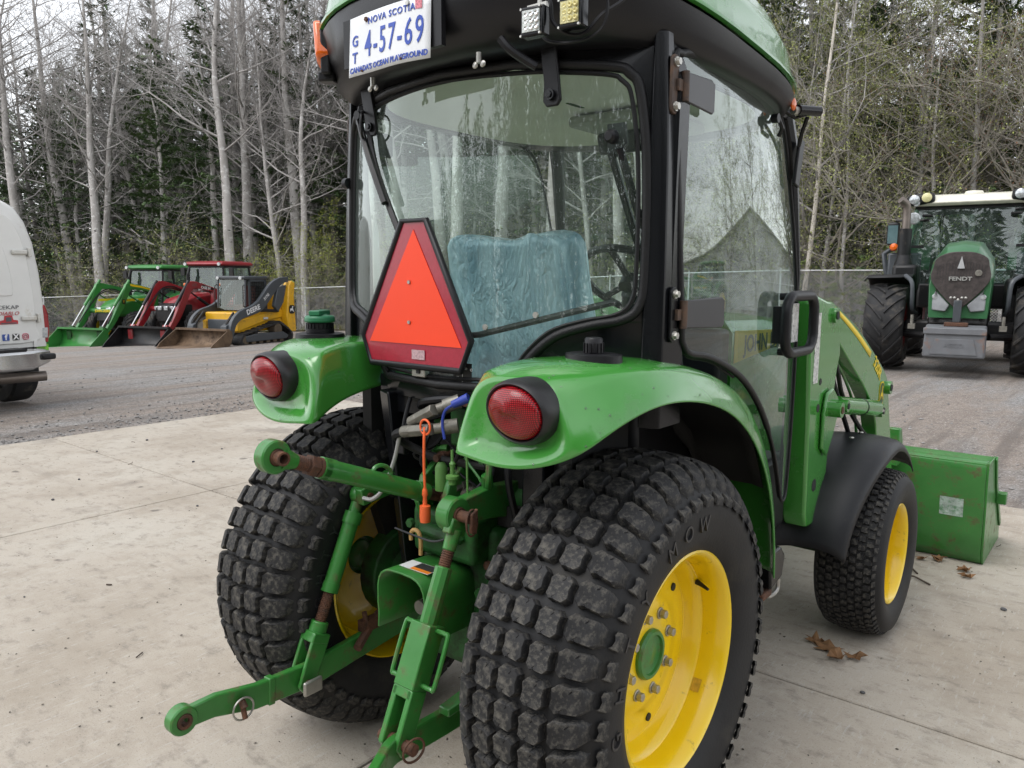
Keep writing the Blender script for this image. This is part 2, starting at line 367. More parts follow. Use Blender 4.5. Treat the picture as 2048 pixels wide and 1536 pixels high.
# ================================================================== the compact tractor: wheels
TR = thing('compact_tractor', 'green compact tractor with black cab and front loader on the concrete pad', 'tractor')
RX, RR, RW = .508, .525, .187            # rear tyre: centre x, radius over the lugs, half width
def rprof(x):                            # carcass radius (groove floor) at offset x from the tyre centre
    a = abs(x)
    return .503 - .012*(a/.12)**2 - .055*max(0, (a-.12)/.065)**2
NROW = 44
def lug_mesh(x0, x1, s0, s1, h, name, seed, slits=True, rbase=None, tilt=0):
    """one moulded tread block: notched outline wrapped on the carcass, chamfered top, thin sipes"""
    rd = random.Random(seed); cx = (x0+x1)/2; w = x1-x0; hgt = s1-s0; e = .2
    g = .0009
    def jx(): return rd.uniform(-.004, .004)
    out = [(x0+w*e, s0), (cx-.004, s0+.003+jx()*.3)]
    if slits: out += [(cx+.006-g, s0+.002), (cx+.009-g, s0+hgt*.10), (cx+.004-g, s0+hgt*.22), (cx+.004+g, s0+hgt*.22), (cx+.009+g, s0+hgt*.10), (cx+.006+g, s0+.002)]
    out += [(x1-w*e, s0+jx()*.4), (x1, s0+hgt*.17), (x1-.003, s0+hgt*.48+jx()), (x1, s0+hgt*.80), (x1-w*e, s1)]
    if slits: out += [(cx-.006+g, s1-.002), (cx-.010+g, s1-hgt*.10), (cx-.004+g, s1-hgt*.2), (cx-.004-g, s1-hgt*.2), (cx-.010-g, s1-hgt*.10), (cx-.006-g, s1-.002)]
    out += [(cx-.012, s1-.003), (x0+w*e, s1+jx()*.4), (x0, s0+hgt*.82), (x0+.003, s0+hgt*.5+jx()), (x0, s0+hgt*.2)]
    sm = (s0+s1)/2
    def pt(x, s, hh, k):
        x2 = cx+(x-cx)*k; s2 = sm+(s-sm)*k; a = s2/RR; r = (rbase if rbase else rprof)(x2)+hh
        xx = x2 + tilt*hh
        return (xx, r*math.cos(a), r*math.sin(a))
    rings = [[pt(x, s, -.006, 1.06) for x, s in out], [pt(x, s, h*.82, 1.0) for x, s in out], [pt(x, s, h, .93) for x, s in out]]
    b = MB(); b.grid(rings, cv=True); k = len(out); b.f.append(tuple(range(2*k, 3*k)))
    me = b.mesh(name, 40); me.materials.append(TREAD)
    return me
P_ = 2*PI*RR/NROW
COLS = [(-.170, -.106), (-.093, -.039), (-.027, .027), (.039, .093), (.106, .170)]
LUGS = []
for i, (a, b) in enumerate(COLS):
    big = i in (0, 4); hh = .021
    LUGS.append(lug_mesh(a, b, -P_*.405, P_*.405, hh, 'tread_lug', i+1))
def nubprof(x): return .433-.9*(abs(x)-.178)
NUBS = [lug_mesh(.1825, .1955, -P_*.36, P_*.30, .012, 'shoulder_nub', 11, False, nubprof), lug_mesh(-.1955, -.1825, -P_*.30, P_*.36, .012, 'shoulder_nub', 12, False, nubprof)]
# carcass profile (radius, offset)
half = [(.284, .150), (.300, .166), (.335, .180), (.385, .1875), (.410, .187), (.427, .181), (.450, .167), (.469, .15), (.488, .12), (.4965, .07), (.501, 0)]
prof = half + [(r, -x) for r, x in half[-2::-1]]
tyre_me = MB().lathe(prof, (0, 0, 0), (1, 0, 0), 96).mesh('tyre', 40); tyre_me.materials.append(RUBBER)
# rim: outer side is local +x
rimp = [(.284, .150), (.290, .153), (.291, .158), (.286, .1605), (.279, .157), (.272, .147), (.266, .132), (.262, .118), (.2615, .085), (.252, .080), (.245, .060), (.240, .045), (.236, .038),
        (.226, .041), (.19, .044), (.155, .046), (.148, .053), (.118, .057), (.072, .058), (.066, .058)]
rimi = [(.066, .050), (.15, .038), (.226, .032), (.236, .02), (.240, -.06), (.262, -.075), (.262, -.12), (.272, -.147), (.286, -.1605), (.291, -.158), (.284, -.15)]
def rear_wheel(side):
    wh = MB().lathe(rimp+rimi, (0, 0, 0), (1, 0, 0), 72).build('rear_wheel', YELLOW, TR, smooth=50, fix=False)
    wh.location = (side*RX, 0, .52); wh.rotation_euler = (0, 0, 0 if side > 0 else PI)
    ty = link('tyre', tyre_me, RUBBER, wh)
    # hub with its domed green cap
    MB().lathe([(.066, .048), (.066, .066), (.061, .073), (.052, .073), (.050, .066), (.040, .063), (.02, .067), (0, .069)], (0, 0, 0), (1, 0, 0), 32).build('hub', GREENW, wh)
    for i in range(8):
        a = 2*PI*(i+.3)/8; c = (0, .107*math.cos(a), .107*math.sin(a))
        b = MB().cyl((.055, c[1], c[2]), (.062, c[1], c[2]), .0155, n=16).cyl((.062, c[1], c[2]), (.078, c[1], c[2]), .0118, n=6)
        b.build('lug_bolt', STEEL, wh, bevel=.001, seg=1)
    a = R(32); MB().tube([(.085, .253*math.cos(a), .253*math.sin(a)), (.10, .248*math.cos(a), .248*math.sin(a)), (.125, .238*math.cos(a), .238*math.sin(a))], [.008, .006, .004], 10).build('valve_stem', BLACKP, wh)
    for k in range(3):
        a = R(40+k*120); MB().cyl((.040, .2*math.cos(a), .2*math.sin(a)), (.0475, .2*math.cos(a), .2*math.sin(a)), .011, n=12).build('rim_hole_plug', DARK, wh)
    if side > 0:
        a = R(-38); p = V(.075, .2505*math.cos(a), .2505*math.sin(a))
        rows = [[(x, (.2515 if x < .083 else .2600)*math.cos(t)*.996, (.2515 if x < .083 else .2600)*math.sin(t)*.996) for x in (.087, .112)] for t in (a-.07, a-.035, a, a+.035, a+.07)]
        MB().grid(rows).build('faded_label', M('faded_label_tan', (.55, .33, .03), .6, var=.3, vs=60), wh)
    vis = []; rest = []
    for k in range(NROW):
        a = 2*PI*(k+.37)/NROW       # 0 = local +y
        wa = a if side > 0 else PI-a          # angle in world y-z
        seen = math.cos(wa-PI) > -.62 or math.sin(wa) > .72
        for i in range(5):
            st = a + (.0 if i % 2 == 0 else .012)
            (vis if seen else rest).append((LUGS[i], st))
        (vis if seen else rest).append((NUBS[0], a)); (vis if seen else rest).append((NUBS[1], a))
    n = 0
    for me, a in vis:
        if side > 0 and me is NUBS[1]: rest.append((me, a)); continue
        if side < 0 and me is NUBS[0]: rest.append((me, a)); continue
        link(me.name, me, None, wh).rotation_euler = (a, 0, 0)
    b = MB()
    for me, a in rest:
        m = Matrix.Rotation(a, 3, 'X'); b.add([m @ v.co for v in me.vertices], [tuple(p.vertices) for p in me.polygons])
    tag(b.build('tread_blocks', TREAD, wh, smooth=40, fix=False), kind='stuff')
    return wh
for s in (1, -1):
    wh = rear_wheel(s)
    if s > 0:
        for t, a0 in (('MIGHTY', 214), ('MOW', 112)):
            for i, ch in enumerate(t):
                a = R(a0 - i*(16 if t == 'MIGHTY' else 13)); p = (.1865, .366*math.cos(a), .366*math.sin(a))
                text('sidewall_letter', ch, .056, p, (0, math.sin(a), -math.cos(a)), (0, math.cos(a), math.sin(a)), M('moulded_rubber', (.022, .022, .024), .42, var=.2, dirt=(.08, .07, .06), da=.25, ds=18), wh, ext=.003)
    else:
        for i, ch in enumerate('MIGHTY'):     # the inner sidewall of the far wheel faces us
            a = R(-20 + i*11); p = (-.1865, .366*math.cos(a), .366*math.sin(a))
            text('sidewall_letter', ch, .045, p, (0, -math.sin(a), math.cos(a)), (0, math.cos(a), math.sin(a)), M('moulded_rubber'), wh, ext=.0022)
# ---- front wheels
FR, FW = .352, .132
fprof = [(.205, .10), (.225, .118), (.262, .131), (.29, .131), (.315, .124), (.332, .10), (.340, .06), (.3425, 0)]
fprof = fprof + [(r, -x) for r, x in fprof[-2::-1]]
fty = MB().lathe(fprof, (0, 0, 0), (1, 0, 0), 72).mesh('tyre', 40); fty.materials.append(RUBBER)
def fr(x): a = abs(x); return .3425-.010*(a/.1)**2-.06*max(0, (a-.095)/.035)**2
fb = MB(); N2 = 62; P2 = 2*PI*FR/N2
for k in range(N2):
    for i in range(9):
        cx = -.112+.028*i; off = (.5 if i % 2 else 0)
        a = 2*PI*(k+off)/N2; h = .009
        sh = [(-.0125, -.30), (-.002, -.40), (.004, -.30), (.0125, -.36), (.0125, .28), (.003, .38), (-.004, .28), (-.0125, .36)]
        r0 = [(cx+x, (fr(cx+x)-.002)*math.cos(a+s*P2/FR), (fr(cx+x)-.002)*math.sin(a+s*P2/FR)) for x, s in sh]
        r1 = [(cx+x*.88, (fr(cx+x)+h)*math.cos(a+s*.88*P2/FR), (fr(cx+x)+h)*math.sin(a+s*.88*P2/FR)) for x, s in sh]
        fb.grid([r0, r1], cv=True); o = len(fb.v)-8; fb.f.append(tuple(range(o, o+8)))
ftr = fb.mesh('turf_tread', 30); ftr.materials.append(TREAD)
frim = [(.205, .10), (.210, .104), (.211, .109), (.206, .111), (.199, .107), (.193, .098), (.186, .085), (.184, .04), (.176, .035), (.172, -.01), (.16, -.02), (.08, -.012), (.07, 0), (.0, 0)]
fri2 = [(.0, -.02), (.16, -.032), (.172, -.03), (.184, -.07), (.193, -.098), (.211, -.109), (.205, -.10)]
for s in (1, -1):
    fw = MB().lathe(frim+fri2, (0, 0, 0), (1, 0, 0), 56).build('front_wheel', YELLOW, TR, smooth=50, fix=False)
    fw.location = (s*.665, 1.73, .348); fw.rotation_euler = (0, 0, 0 if s > 0 else PI)
    link('tyre', fty, RUBBER, fw); tag(link('turf_tread', ftr, TREAD, fw), kind='stuff')
    a = R(150); MB().tube([(.05, .18*math.cos(a), .18*math.sin(a)), (.085, .168*math.cos(a), .168*math.sin(a))], [.006, .004], 8).build('valve_stem', BLACKP, fw)
    for i in range(6):
        a = 2*PI*i/6; MB().cyl((0, .1*math.cos(a), .1*math.sin(a)), (.012, .1*math.cos(a), .1*math.sin(a)), .011, n=6).build('lug_bolt', STEEL, fw)
# ================================================================== fenders with tail lamps
REDL = M('red_lens', (.42, .004, .012), .12, var=.15, vs=40, coat=1)
def lens_material():
    m = bpy.data.materials.new('tail_lens'); m.use_nodes = True; t = m.node_tree; L = t.links.new; b = t.nodes['Principled BSDF']
    tc = t.nodes.new('ShaderNodeTexCoord'); w1 = t.nodes.new('ShaderNodeTexWave'); w2 = t.nodes.new('ShaderNodeTexWave')
    w1.bands_direction = 'X'; w2.bands_direction = 'Z'
    for q in (w1, w2): q.inputs['Scale'].default_value = 75; L(tc.outputs['Object'], q.inputs[0])
    a = t.nodes.new('ShaderNodeMath'); a.operation = 'MULTIPLY'; L(w1.outputs['Fac'], a.inputs[0]); L(w2.outputs['Fac'], a.inputs[1])
    r = t.nodes.new('ShaderNodeValToRGB'); r.color_ramp.elements[0].color = (.10, .0, .002, 1); r.color_ramp.elements[1].color = (.58, .010, .020, 1)
    L(a.outputs[0], r.inputs[0]); L(r.outputs[0], b.inputs['Base Color'])
    b.inputs['Roughness'].default_value = .3; b.inputs['Specular IOR Level'].default_value = .3; b.inputs['Coat Weight'].default_value = .45; b.inputs['Coat Roughness'].default_value = .03
    bp = t.nodes.new('ShaderNodeBump'); bp.inputs['Strength'].default_value = .3; bp.inputs['Distance'].default_value = .002; L(a.outputs[0], bp.inputs['Height']); L(bp.outputs[0], b.inputs['Normal'])
    return m
TAIL = lens_material()
ST = [  # (T y,z) (L y,z) inner x, inner drop, xT, xL
    ((.648, .57), (.560, .57), .42, .0, .650, .686), ((.640, .70), (.545, .70), .42, .0, .650, .688), ((.600, .885), (.487, .86), .42, .0, .650, .690), ((.500, 1.055), (.400, .985), .40, .0, .650, .692),
    ((.355, 1.172), (.275, 1.095), .38, .0, .650, .692), ((.205, 1.238), (.13, 1.163), .36, .03, .648, .690), ((.03, 1.276), (-.03, 1.200), .33, .10, .645, .688),
    ((-.14, 1.293), (-.165, 1.210), .31, .13, .636, .682), ((-.25, 1.293), (-.265, 1.195), .30, .15, .616, .668), ((-.325, 1.280), (-.345, 1.158), .285, .17, .583, .640), ((-.368, 1.262), (-.390, 1.112), .272, .175, .545, .600)]
def fender(s):
    rows = []
    for (ty, tz), (ly, lz), xi, dr, xt, xl in ST:
        up = .012
        rows.append([(xi-.012, ty-dr*.25, tz-dr-.01), (xi, ty-dr*.05, tz-.03-dr*.3), (xi+.025, ty, tz-.004), (lerp(xi, xt, .5), ty, tz+up), (xt-.03, ty, tz+.004), (xt+.004, lerp(ty, ly, .18), lerp(tz, lz, .2)), (lerp(xt, xl, .75), lerp(ty, ly, .65), lerp(tz, lz, .65)), (xl, ly, lz)])
    b = MB()
    P = [[(s*x, y, z) for x, y, z in r] for r in rows]
    b.grid(P)
    k = 8; n = len(rows); last = [(n-1)*k+j for j in range(k)]
    # rear face: the rim of the last section, closed below, then inset twice
    o = len(b.v)
    b.v += [(s*.505, -.418, 1.076), (s*.40, -.425, 1.066), (s*.30, -.418, 1.080)]
    loop = last + [o, o+1, o+2]
    pts = [V(b.v[i]) for i in loop]; cen = V(s*.445, -.405, 1.178)
    prev = loop
    for t, yy in ((.10, -.008), (.34, .012)):
        ids = []
        for i, p in zip(loop, pts):
            q = p.lerp(cen, t); q.y = lerp(p.y, -.400, min(1, t*2.2)) + yy; b.v.append(tuple(q)); ids.append(len(b.v)-1)
        K = len(loop)
        for j in range(K): b.f.append((prev[j], prev[(j+1) % K], ids[(j+1) % K], ids[j]))
        prev = ids
    b.f.append(tuple(prev))
    f = b.build('rear_fender', GREEN, TR, smooth=0, sub=3, solid=.006, off=-1)
    ca = f.data.attributes.new('crease_edge', 'FLOAT', 'EDGE')
    for e in f.data.edges:      # pressed ridge along the outer shoulder and round the lamp pocket
        a_, b_ = sorted(e.vertices)
        if b_ < n*k and b_-a_ == k and a_ % k in (5, 2): ca.data[e.index].value = .85 if a_ % k == 5 else .6
        elif a_ >= n*k+3+11 and b_-a_ in (1, 10): ca.data[e.index].value = .75
    for p in f.data.polygons: p.use_smooth = True
    # tail lamp: thick oval rubber bezel and a domed ribbed lens, axis straight back
    cx, cy, cz = s*(.461 if s > 0 else .451), -.392, 1.196
    ov = lambda sc, y, n=40: [(cx+.079*sc*math.cos(2*PI*i/n), cy+y-.012*math.sin(2*PI*i/n), cz+.066*sc*math.sin(2*PI*i/n)) for i in range(n)]
    bz = MB().grid([ov(1.12, .05), ov(1.12, -.012), ov(1.07, -.030), ov(.98, -.037), ov(.92, -.034), ov(.90, -.022)], cv=True).build('tail_lamp', M('lamp_rubber', (.010, .010, .011), .42, var=.1), f, smooth=50)
    rr = [ov(.90, -.024), ov(.89, -.036), ov(.80, -.046), ov(.6, -.053), ov(.35, -.057), ov(.12, -.058)]
    q = MB().grid(rr, cv=True); q.f.append(tuple(range(len(q.v)-40, len(q.v)))); q.build('lens', TAIL, f, smooth=60)
    return f
FL = fender(-1); FRt = fender(1)
for s in (1, -1):       # black inner liner under each fender
    rows = []
    for (ty, tz), (ly_, lz), xi, dr, xt, xl in ST[2:-1]:
        k = 1-.045/math.hypot(ty, tz-.52); y2 = ty*k; z2 = .52+(tz-.52)*k
        rows.append([(s*(xi+.03), y2, z2-.06), (s*(xi+.035), y2, z2), (s*(xt-.05), y2, z2), (s*(xt-.005), lerp(y2, ly_, .35), lerp(z2, lz, .35))])
    MB().grid(rows).build('fender_liner', DARK, FRt if s > 0 else FL, smooth=60, solid=.004)
# filler caps on the fender tops
def plate_oval(cx, cy, cz, a, bb, h, tx=0): return [(cx+a*math.cos(2*PI*i/28), cy+bb*math.sin(2*PI*i/28), cz+h+tx*math.sin(2*PI*i/28)) for i in range(28)]
q = MB().grid([plate_oval(.51, -.20, 1.292, .072, .052, 0), plate_oval(.51, -.20, 1.292, .070, .05, .018), plate_oval(.51, -.20, 1.292, .060, .043, .020)], cv=True); q.f.append(tuple(range(56, 84))); q.build('cap_plate', BLACKP, FRt)
b = MB().lathe([(0, .055), (.018, .055), (.021, .051), (.0215, .02), (.0, .02)], (.51, -.20, 1.293), (0, 0, 1), 28)
for i in range(14): a = 2*PI*i/14; b.box((.51+.0215*math.cos(a), -.20+.0215*math.sin(a), 1.325), (.005, .005, .022), (0, 0, a))
b.build('black_knob', BLACKP, FRt, smooth=40)
q = MB().grid([plate_oval(-.50, -.20, 1.290, .078, .075, 0), plate_oval(-.50, -.20, 1.290, .076, .073, .018), plate_oval(-.50, -.20, 1.290, .066, .063, .020)], cv=True); q.f.append(tuple(range(56, 84))); q.build('cap_plate', BLACKP, FL)
b = MB().lathe([(.043, .018), (.043, .030), (.039, .032), (.039, .048), (.0, .048)], (-.50, -.20, 1.293), (0, 0, 1), 36)
for i in range(22): a = 2*PI*i/22; b.box((-.50+.040*math.cos(a), -.20+.040*math.sin(a), 1.332), (.005, .007, .016), (0, 0, a))
b.build('filler_neck', BLACKP, FL, smooth=40)
b = MB().lathe([(0, .074), (.020, .074), (.024, .071), (.042, .068), (.046, .064), (.047, .050), (.044, .048), (0, .048)], (-.50, -.20, 1.295), (0, 0, 1), 36).box((-.50, -.20, 1.372), (.036, .082, .016), (0, 0, .5))
b.build('fuel_cap', M('fuel_cap_green', (.02, .155, .07), .4, var=.1), FL, bevel=.003, smooth=40)
# water drops beaded on the paint of the near fender
# ================================================================== cab
def gy(x, z): return -.185 + .150*(abs(x)/.543)**2.1 + .03*(z-1.2)
HALF = [(0, 1.192), (.215, 1.197), (.245, 1.222), (.29, 1.285), (.35, 1.338), (.43, 1.366), (.50, 1.382), (.534, 1.416), (.543, 1.50), (.538, 1.75), (.519, 1.915), (.497, 1.958), (.45, 1.978), (.22, 2.002), (0, 2.008)]
hc = cr(HALF[1:-1], 5)
OUT = [(x, z) for x, z in [HALF[0]]+hc+[HALF[-1]]]
LOOP = OUT + [(-x, z) for x, z in OUT[::-1][1:-1]]
def curved_sheet(loop, fn, name, mat, parent, axis='x', step=.06):
    bm = bmesh.new(); vs = [bm.verts.new((a, 0, b) if axis == 'x' else (0, a, b)) for a, b in loop]; bm.faces.new(vs)
    lo = min(p[0] for p in loop); hi = max(p[0] for p in loop); k = int((hi-lo)/step)
    nrm = (1, 0, 0) if axis == 'x' else (0, 1, 0)
    for i in range(1, k):
        c = lo+(hi-lo)*i/k
        bmesh.ops.bisect_plane(bm, geom=bm.verts[:]+bm.edges[:]+bm.faces[:], plane_co=(c, 0, 0) if axis == 'x' else (0, c, 0), plane_no=nrm)
    lo = min(p[1] for p in loop); hi = max(p[1] for p in loop); k = int((hi-lo)/.12)
    for i in range(1, k):
        bmesh.ops.bisect_plane(bm, geom=bm.verts[:]+bm.edges[:]+bm.faces[:], plane_co=(0, 0, lo+(hi-lo)*i/k), plane_no=(0, 0, 1))
    for v in bm.verts:
        if axis == 'x': v.co.y = fn(v.co.x, v.co.z)
        else: v.co.x = fn(v.co.y, v.co.z)
    me = bpy.data.meshes.new(name); bm.to_mesh(me); bm.free()
    me.polygons.foreach_set('use_smooth', [True]*len(me.polygons))
    return link(name, me, mat, parent)
rw = curved_sheet(LOOP, gy, 'rear_window', GLASSW, TR)
P3 = [(x, gy(x, z), z) for x, z in LOOP]
MB().tube([(x, y-.006, z) for x, y, z in P3], .0125, 8, closed=True).build('window_seal', SEAL, rw, smooth=60)
# ribbed inner gasket
b = MB(); L2 = cr([(x*.965, gy(x*.965, z)-.003, 1.62+(z-1.62)*.955) for x, z in LOOP[::2]], 6, True)
for i in range(0, len(L2)):
    p = V(L2[i]); d = (V(L2[(i+1) % len(L2)])-V(L2[i-1])).normalized(); u, v, _ = basis(d)
b.tube(L2, .006, 5, closed=True)
b.build('ribbed_gasket', SEAL, rw)
# painted steel frame round the rear window
def outer(x, z):
    s = 1 if x >= 0 else -1; a = abs(x)
    if a < .20 and z < 1.3: return (x, 1.165)
    if z > 1.985: return (x*1.05, 2.05)
    if z < 1.37: return (x+s*.02, min(z-.05, 1.30))if a < .3 else (s*lerp(a, .592, .6), 1.24)
    if z > 1.95: return (s*max(a, .56), 2.05)
    return (s*.592, z)
O3 = []
for x, z in LOOP: ox, oz = outer(x, z); O3.append((ox, gy(min(abs(ox), .592), oz)+.010, oz))
I3 = [(x, y+.002, z) for x, y, z in P3]
MB().grid([I3, O3, [(x, y+.05, z) for x, y, z in O3]], cv=True).build('rear_frame', BLACKM, TR, smooth=40, fix=False)
# pillars, sills
def dx(y, z): zz = max(0, (z-1.3)/.7); return .590 - .02*zz*zz - .06*max(0, (y-.2)/.9)**2*(1+.6*zz)
for s in (1, -1):
    b = MB()
    rr = []
    for z in (1.12, 1.30, 1.5, 1.75, 1.95, 2.05):
        x1 = dx(.03, z)+.003; yb = gy(.548, z)-.010; yf = lerp(.080, .026, ss(1.25, 2.0, z))
        rr.append([(s*.530, yb+.02, z), (s*.545, yb-.004, z), (s*(x1-.012), yb+.002, z), (s*x1, yb+.014, z), (s*x1, yf, z), (s*(x1-.05), yf, z)])
    b.grid(rr, cv=True); b.build('corner_pillar', BLACKM, TR, bevel=.003, smooth=40)
    # front pillar
    MB().tube([(s*.505, 1.085, .72), (s*.510, 1.11, 1.2), (s*.508, 1.11, 1.5), (s*.49, 1.04, 1.93), (s*.475, 1.0, 2.05)], [.012, .013, .018, .028, .032], 10).build('front_pillar', BLACKM, TR)
DO = cr([(.030, 1.98), (.038, 1.7), (.068, 1.37), (.083, 1.318), (.12, 1.293), (.22, 1.278), (.325, 1.250), (.47, 1.198), (.60, 1.125), (.72, 1.03), (.83, .92), (.92, .79), (.97, .71), (1.02, .70), (1.05, .75), (1.078, 1.0), (1.082, 1.40), (1.055, 1.60), (1.0, 1.78), (.94, 1.92), (.875, 1.995), (.76, 2.025), (.44, 2.036), (.15, 2.028), (.065, 2.014)], 4, True)
for s in (1, -1):
    d = curved_sheet(DO, lambda y, z: s*(dx(y, z)), 'door_window', GLASSD if s > 0 else GLASSW, TR, axis='y', step=.08)
    MB().tube([(s*(dx(y, z)+.002), y, z) for y, z in DO], [.010 if y < .75 else .0055 for y, z in DO], 7, closed=True).build('door_seal', SEAL, d, smooth=60)
    MB().tube([(s*(dx(y, z)-.006), y+(.012 if y < .3 else -.004), z+(.012 if z < 1.2 else -.012)) for y, z in DO], .004, 5, closed=True).build('door_gasket', SEAL, d, smooth=60)
    # hinges: slotted backing plate on the pillar, bolts, leaf plate across the glass
    for z, leaf in ((1.932, .20), (1.395, .275)):
        x = dx(.03, z)+.004
        rusty = M('rusty_hinge', (.05, .032, .024), .6, var=.4, vs=25, dirt=(.13, .07, .04), da=.4, ds=20, bump=.2)
        h = MB().prism([(s*x, .012+a, z+bb) for a, bb in rrect(.034, .135, .016)], (s*.008, 0, 0)).build('hinge', rusty if z > 1.7 else BLACKM, d, bevel=.002)
        for e in (-1, 1): MB().cyl((s*(x+.008), .012, z+e*.05), (s*(x+.012), .012, z+e*.05), .011, n=16).cyl((s*(x+.012), .012, z+e*.05), (s*(x+.019), .012, z+e*.05), .0085, n=6).build('hinge_bolt', STEEL, d)
        MB().cyl((s*(x+.016), .045, z-.034), (s*(x+.016), .045, z+.034), .010, n=14).box((s*(x+.010), .03, z), (.012, .03, .026)).build('hinge_knuckle', rusty, d)
        MB().prism([(s*(x+.012), .045, z+.034), (s*(x+.014), leaf-.02, z+.040), (s*(x+.014), leaf, z+.032), (s*(x+.014), leaf, z-.034), (s*(x+.014), leaf-.012, z-.042), (s*(x+.012), .045, z-.034)], (s*.007, 0, 0)).build('hinge_leaf', M('hinge_leaf_black', (.035, .034, .038), .42, var=.15, dirt=(.09, .085, .08), da=.15), d, bevel=.003)
    # standing loop handle near the front edge
    lp = [(s*.604, .905+a, 1.335+bb) for a, bb in rrect(.27, .185, .055, 5)]
    hdl = MB().tube(lp, .0175, 8, closed=True).build('door_handle', BLACKP, d, smooth=60)
    MB().cyl((s*.555, .85, 1.425), (s*.604, .85, 1.427), .012).cyl((s*.555, .85, 1.243), (s*.604, .85, 1.243), .012).box((s*.58, .80, 1.335), (.05, .03, .12)).build('handle_foot', BLACKP, d)
    MB().box((s*.563, .96, 1.335), (.012, .06, .13)).build('latch_plate', M('safety_label', (.6, .6, .58), .5, var=.3, vs=90, dirt=(.05, .05, .05), da=.4, ds=60), d)
ws = [[(x, 1.20 - .09*(x/.51)**2 - .10*max(0, (z-1.2)/.8)**2, z) for x in np.linspace(-.50, .50, 13)] for z in (.75, 1.0, 1.2, 1.5, 1.75, 2.0)]
MB().grid(ws).build('windscreen', GLASSW, TR, smooth=80)
# door header rails seen through the glass, cab floor, lower body
for s in (1, -1):
    MB().tube([(s*.53, .06, 2.025), (s*.52, .5, 2.035), (s*.475, 1.0, 2.035)], .028, 8).build('roof_rail', BLACKM, TR)
    MB().yz([(-.12, 1.20), (.20, 1.24), (.42, 1.14), (.56, .98), (.62, .75), (.63, .52), (1.0, .5), (1.0, .62), (.9, .62), (.86, .60), (-.05, .60), (-.12, .8)], s*.36, s*.40).build('cab_side_wall', DARK, TR)
    MB().box((s*.46, .84, .53), (.12, .28, .05)).build('step', BLACKP, TR, bevel=.006)
MB().b2((-.41, -.10, .80), (.41, 1.02, .86)).build('cab_floor', DARK, TR)
b = MB(); pts = [(x, gy(x, 1.19)+.012, 1.185) for x in np.linspace(-.30, .30, 11)]
b.grid([[(x, y, z+.008) for x, y, z in pts], [(x, y-.004, z-.002) for x, y, z in pts], [(x, y, z-.045) for x, y, z in pts], [(x, y+.035, z-.05) for x, y, z in pts]])
b.build('window_sill', BLACKM, TR, smooth=30)
MB().b2((-.02, -.188, 1.141), (.19, -.178, 1.152)).build('sill_rust_strip', RUST, TR)
# black uprights under the sill
MB().prism([(-.27, -.165, 1.15), (-.21, -.185, 1.15), (-.155, -.17, .60), (-.20, -.14, .55)], (.0, .12, 0)).build('rear_upright', BLACKM, TR, bevel=.006)
MB().prism([(.30, -.10, 1.15), (.24, -.12, 1.15), (.22, -.10, .60), (.28, -.08, .55)], (.0, .12, 0)).build('rear_upright', BLACKM, TR, bevel=.006)
MB().b2((-.32, -.05, .62), (.32, .02, 1.16)).build('rear_bulkhead', DARK, TR)
MB().b2((-.25, -.150, 1.085), (.24, -.09, 1.14)).build('cross_member', BLACKM, TR, bevel=.005)
# ---- roof: black lower shell, green cap
def roof_ring(hw, yr, yf, z, dz=0, drop=0, n=64, e=3.2):
    out = []; cy = (yr+yf)/2; hl = (yf-yr)/2
    for i in range(n):
        t = 2*PI*i/n; c, s_ = math.cos(t), math.sin(t)
        x = hw*math.copysign(abs(c)**(2/e), c); y = cy+hl*math.copysign(abs(s_)**(2/e), s_)
        k = (y-yr)/(yf-yr)
        out.append((x, y, z + dz*(1-k)**4 - drop*k**3))
    return out
E_ = 3.0
rb = [roof_ring(.40, -.06, .9, 2.038, 0, .0, e=E_), roof_ring(.53, -.14, 1.0, 2.022, 0, .015, e=E_), roof_ring(.580, -.215, 1.05, 2.012, .01, .02, e=E_), roof_ring(.602, -.25, 1.07, 2.020, .02, .03, e=E_), roof_ring(.616, -.285, 1.085, 2.048, .05, .05, e=E_), roof_ring(.624, -.305, 1.095, 2.080, .11, .072, e=E_), roof_ring(.614, -.30, 1.09, 2.088, .11, .072, e=E_)]
rl = MB().grid(rb, cv=True).build('roof_lower_shell', M('roof_black', (.010, .010, .012), .36, var=.12, bump=.1, bs=300, spec=.35), TR, smooth=50)
rg = [roof_ring(.620, -.302, 1.092, 2.090, .11, .072, e=E_), roof_ring(.632, -.31, 1.10, 2.092, .11, .072, e=E_), roof_ring(.632, -.31, 1.10, 2.100, .11, .072, e=E_), roof_ring(.622, -.30, 1.085, 2.108, .11, .07, e=E_), roof_ring(.610, -.285, 1.06, 2.18, .10, .06, e=E_), roof_ring(.57, -.25, 1.0, 2.26, .06, .05, e=E_), roof_ring(.45, -.16, .9, 2.32, .03, .02, e=E_), roof_ring(.2, .1, .6, 2.34, 0, 0, e=E_)]
q = MB().grid(rg, cv=True); q.f.append(tuple(range(len(q.v)-64, len(q.v)))); q.build('roof_cap', GREEN, rl, smooth=60)
# headliner
MB().grid([roof_ring(.50, -.10, 1.0, 2.005, 0, .0), roof_ring(.42, -.02, .92, 2.03, 0, 0), roof_ring(.2, .2, .7, 2.034, 0, 0), roof_ring(.01, .4, .5, 2.034, 0, 0)], cv=True).build('headliner', M('headliner_fabric', (.74, .75, .66), .8, var=.05, bump=.2, bs=200), rl, smooth=60)
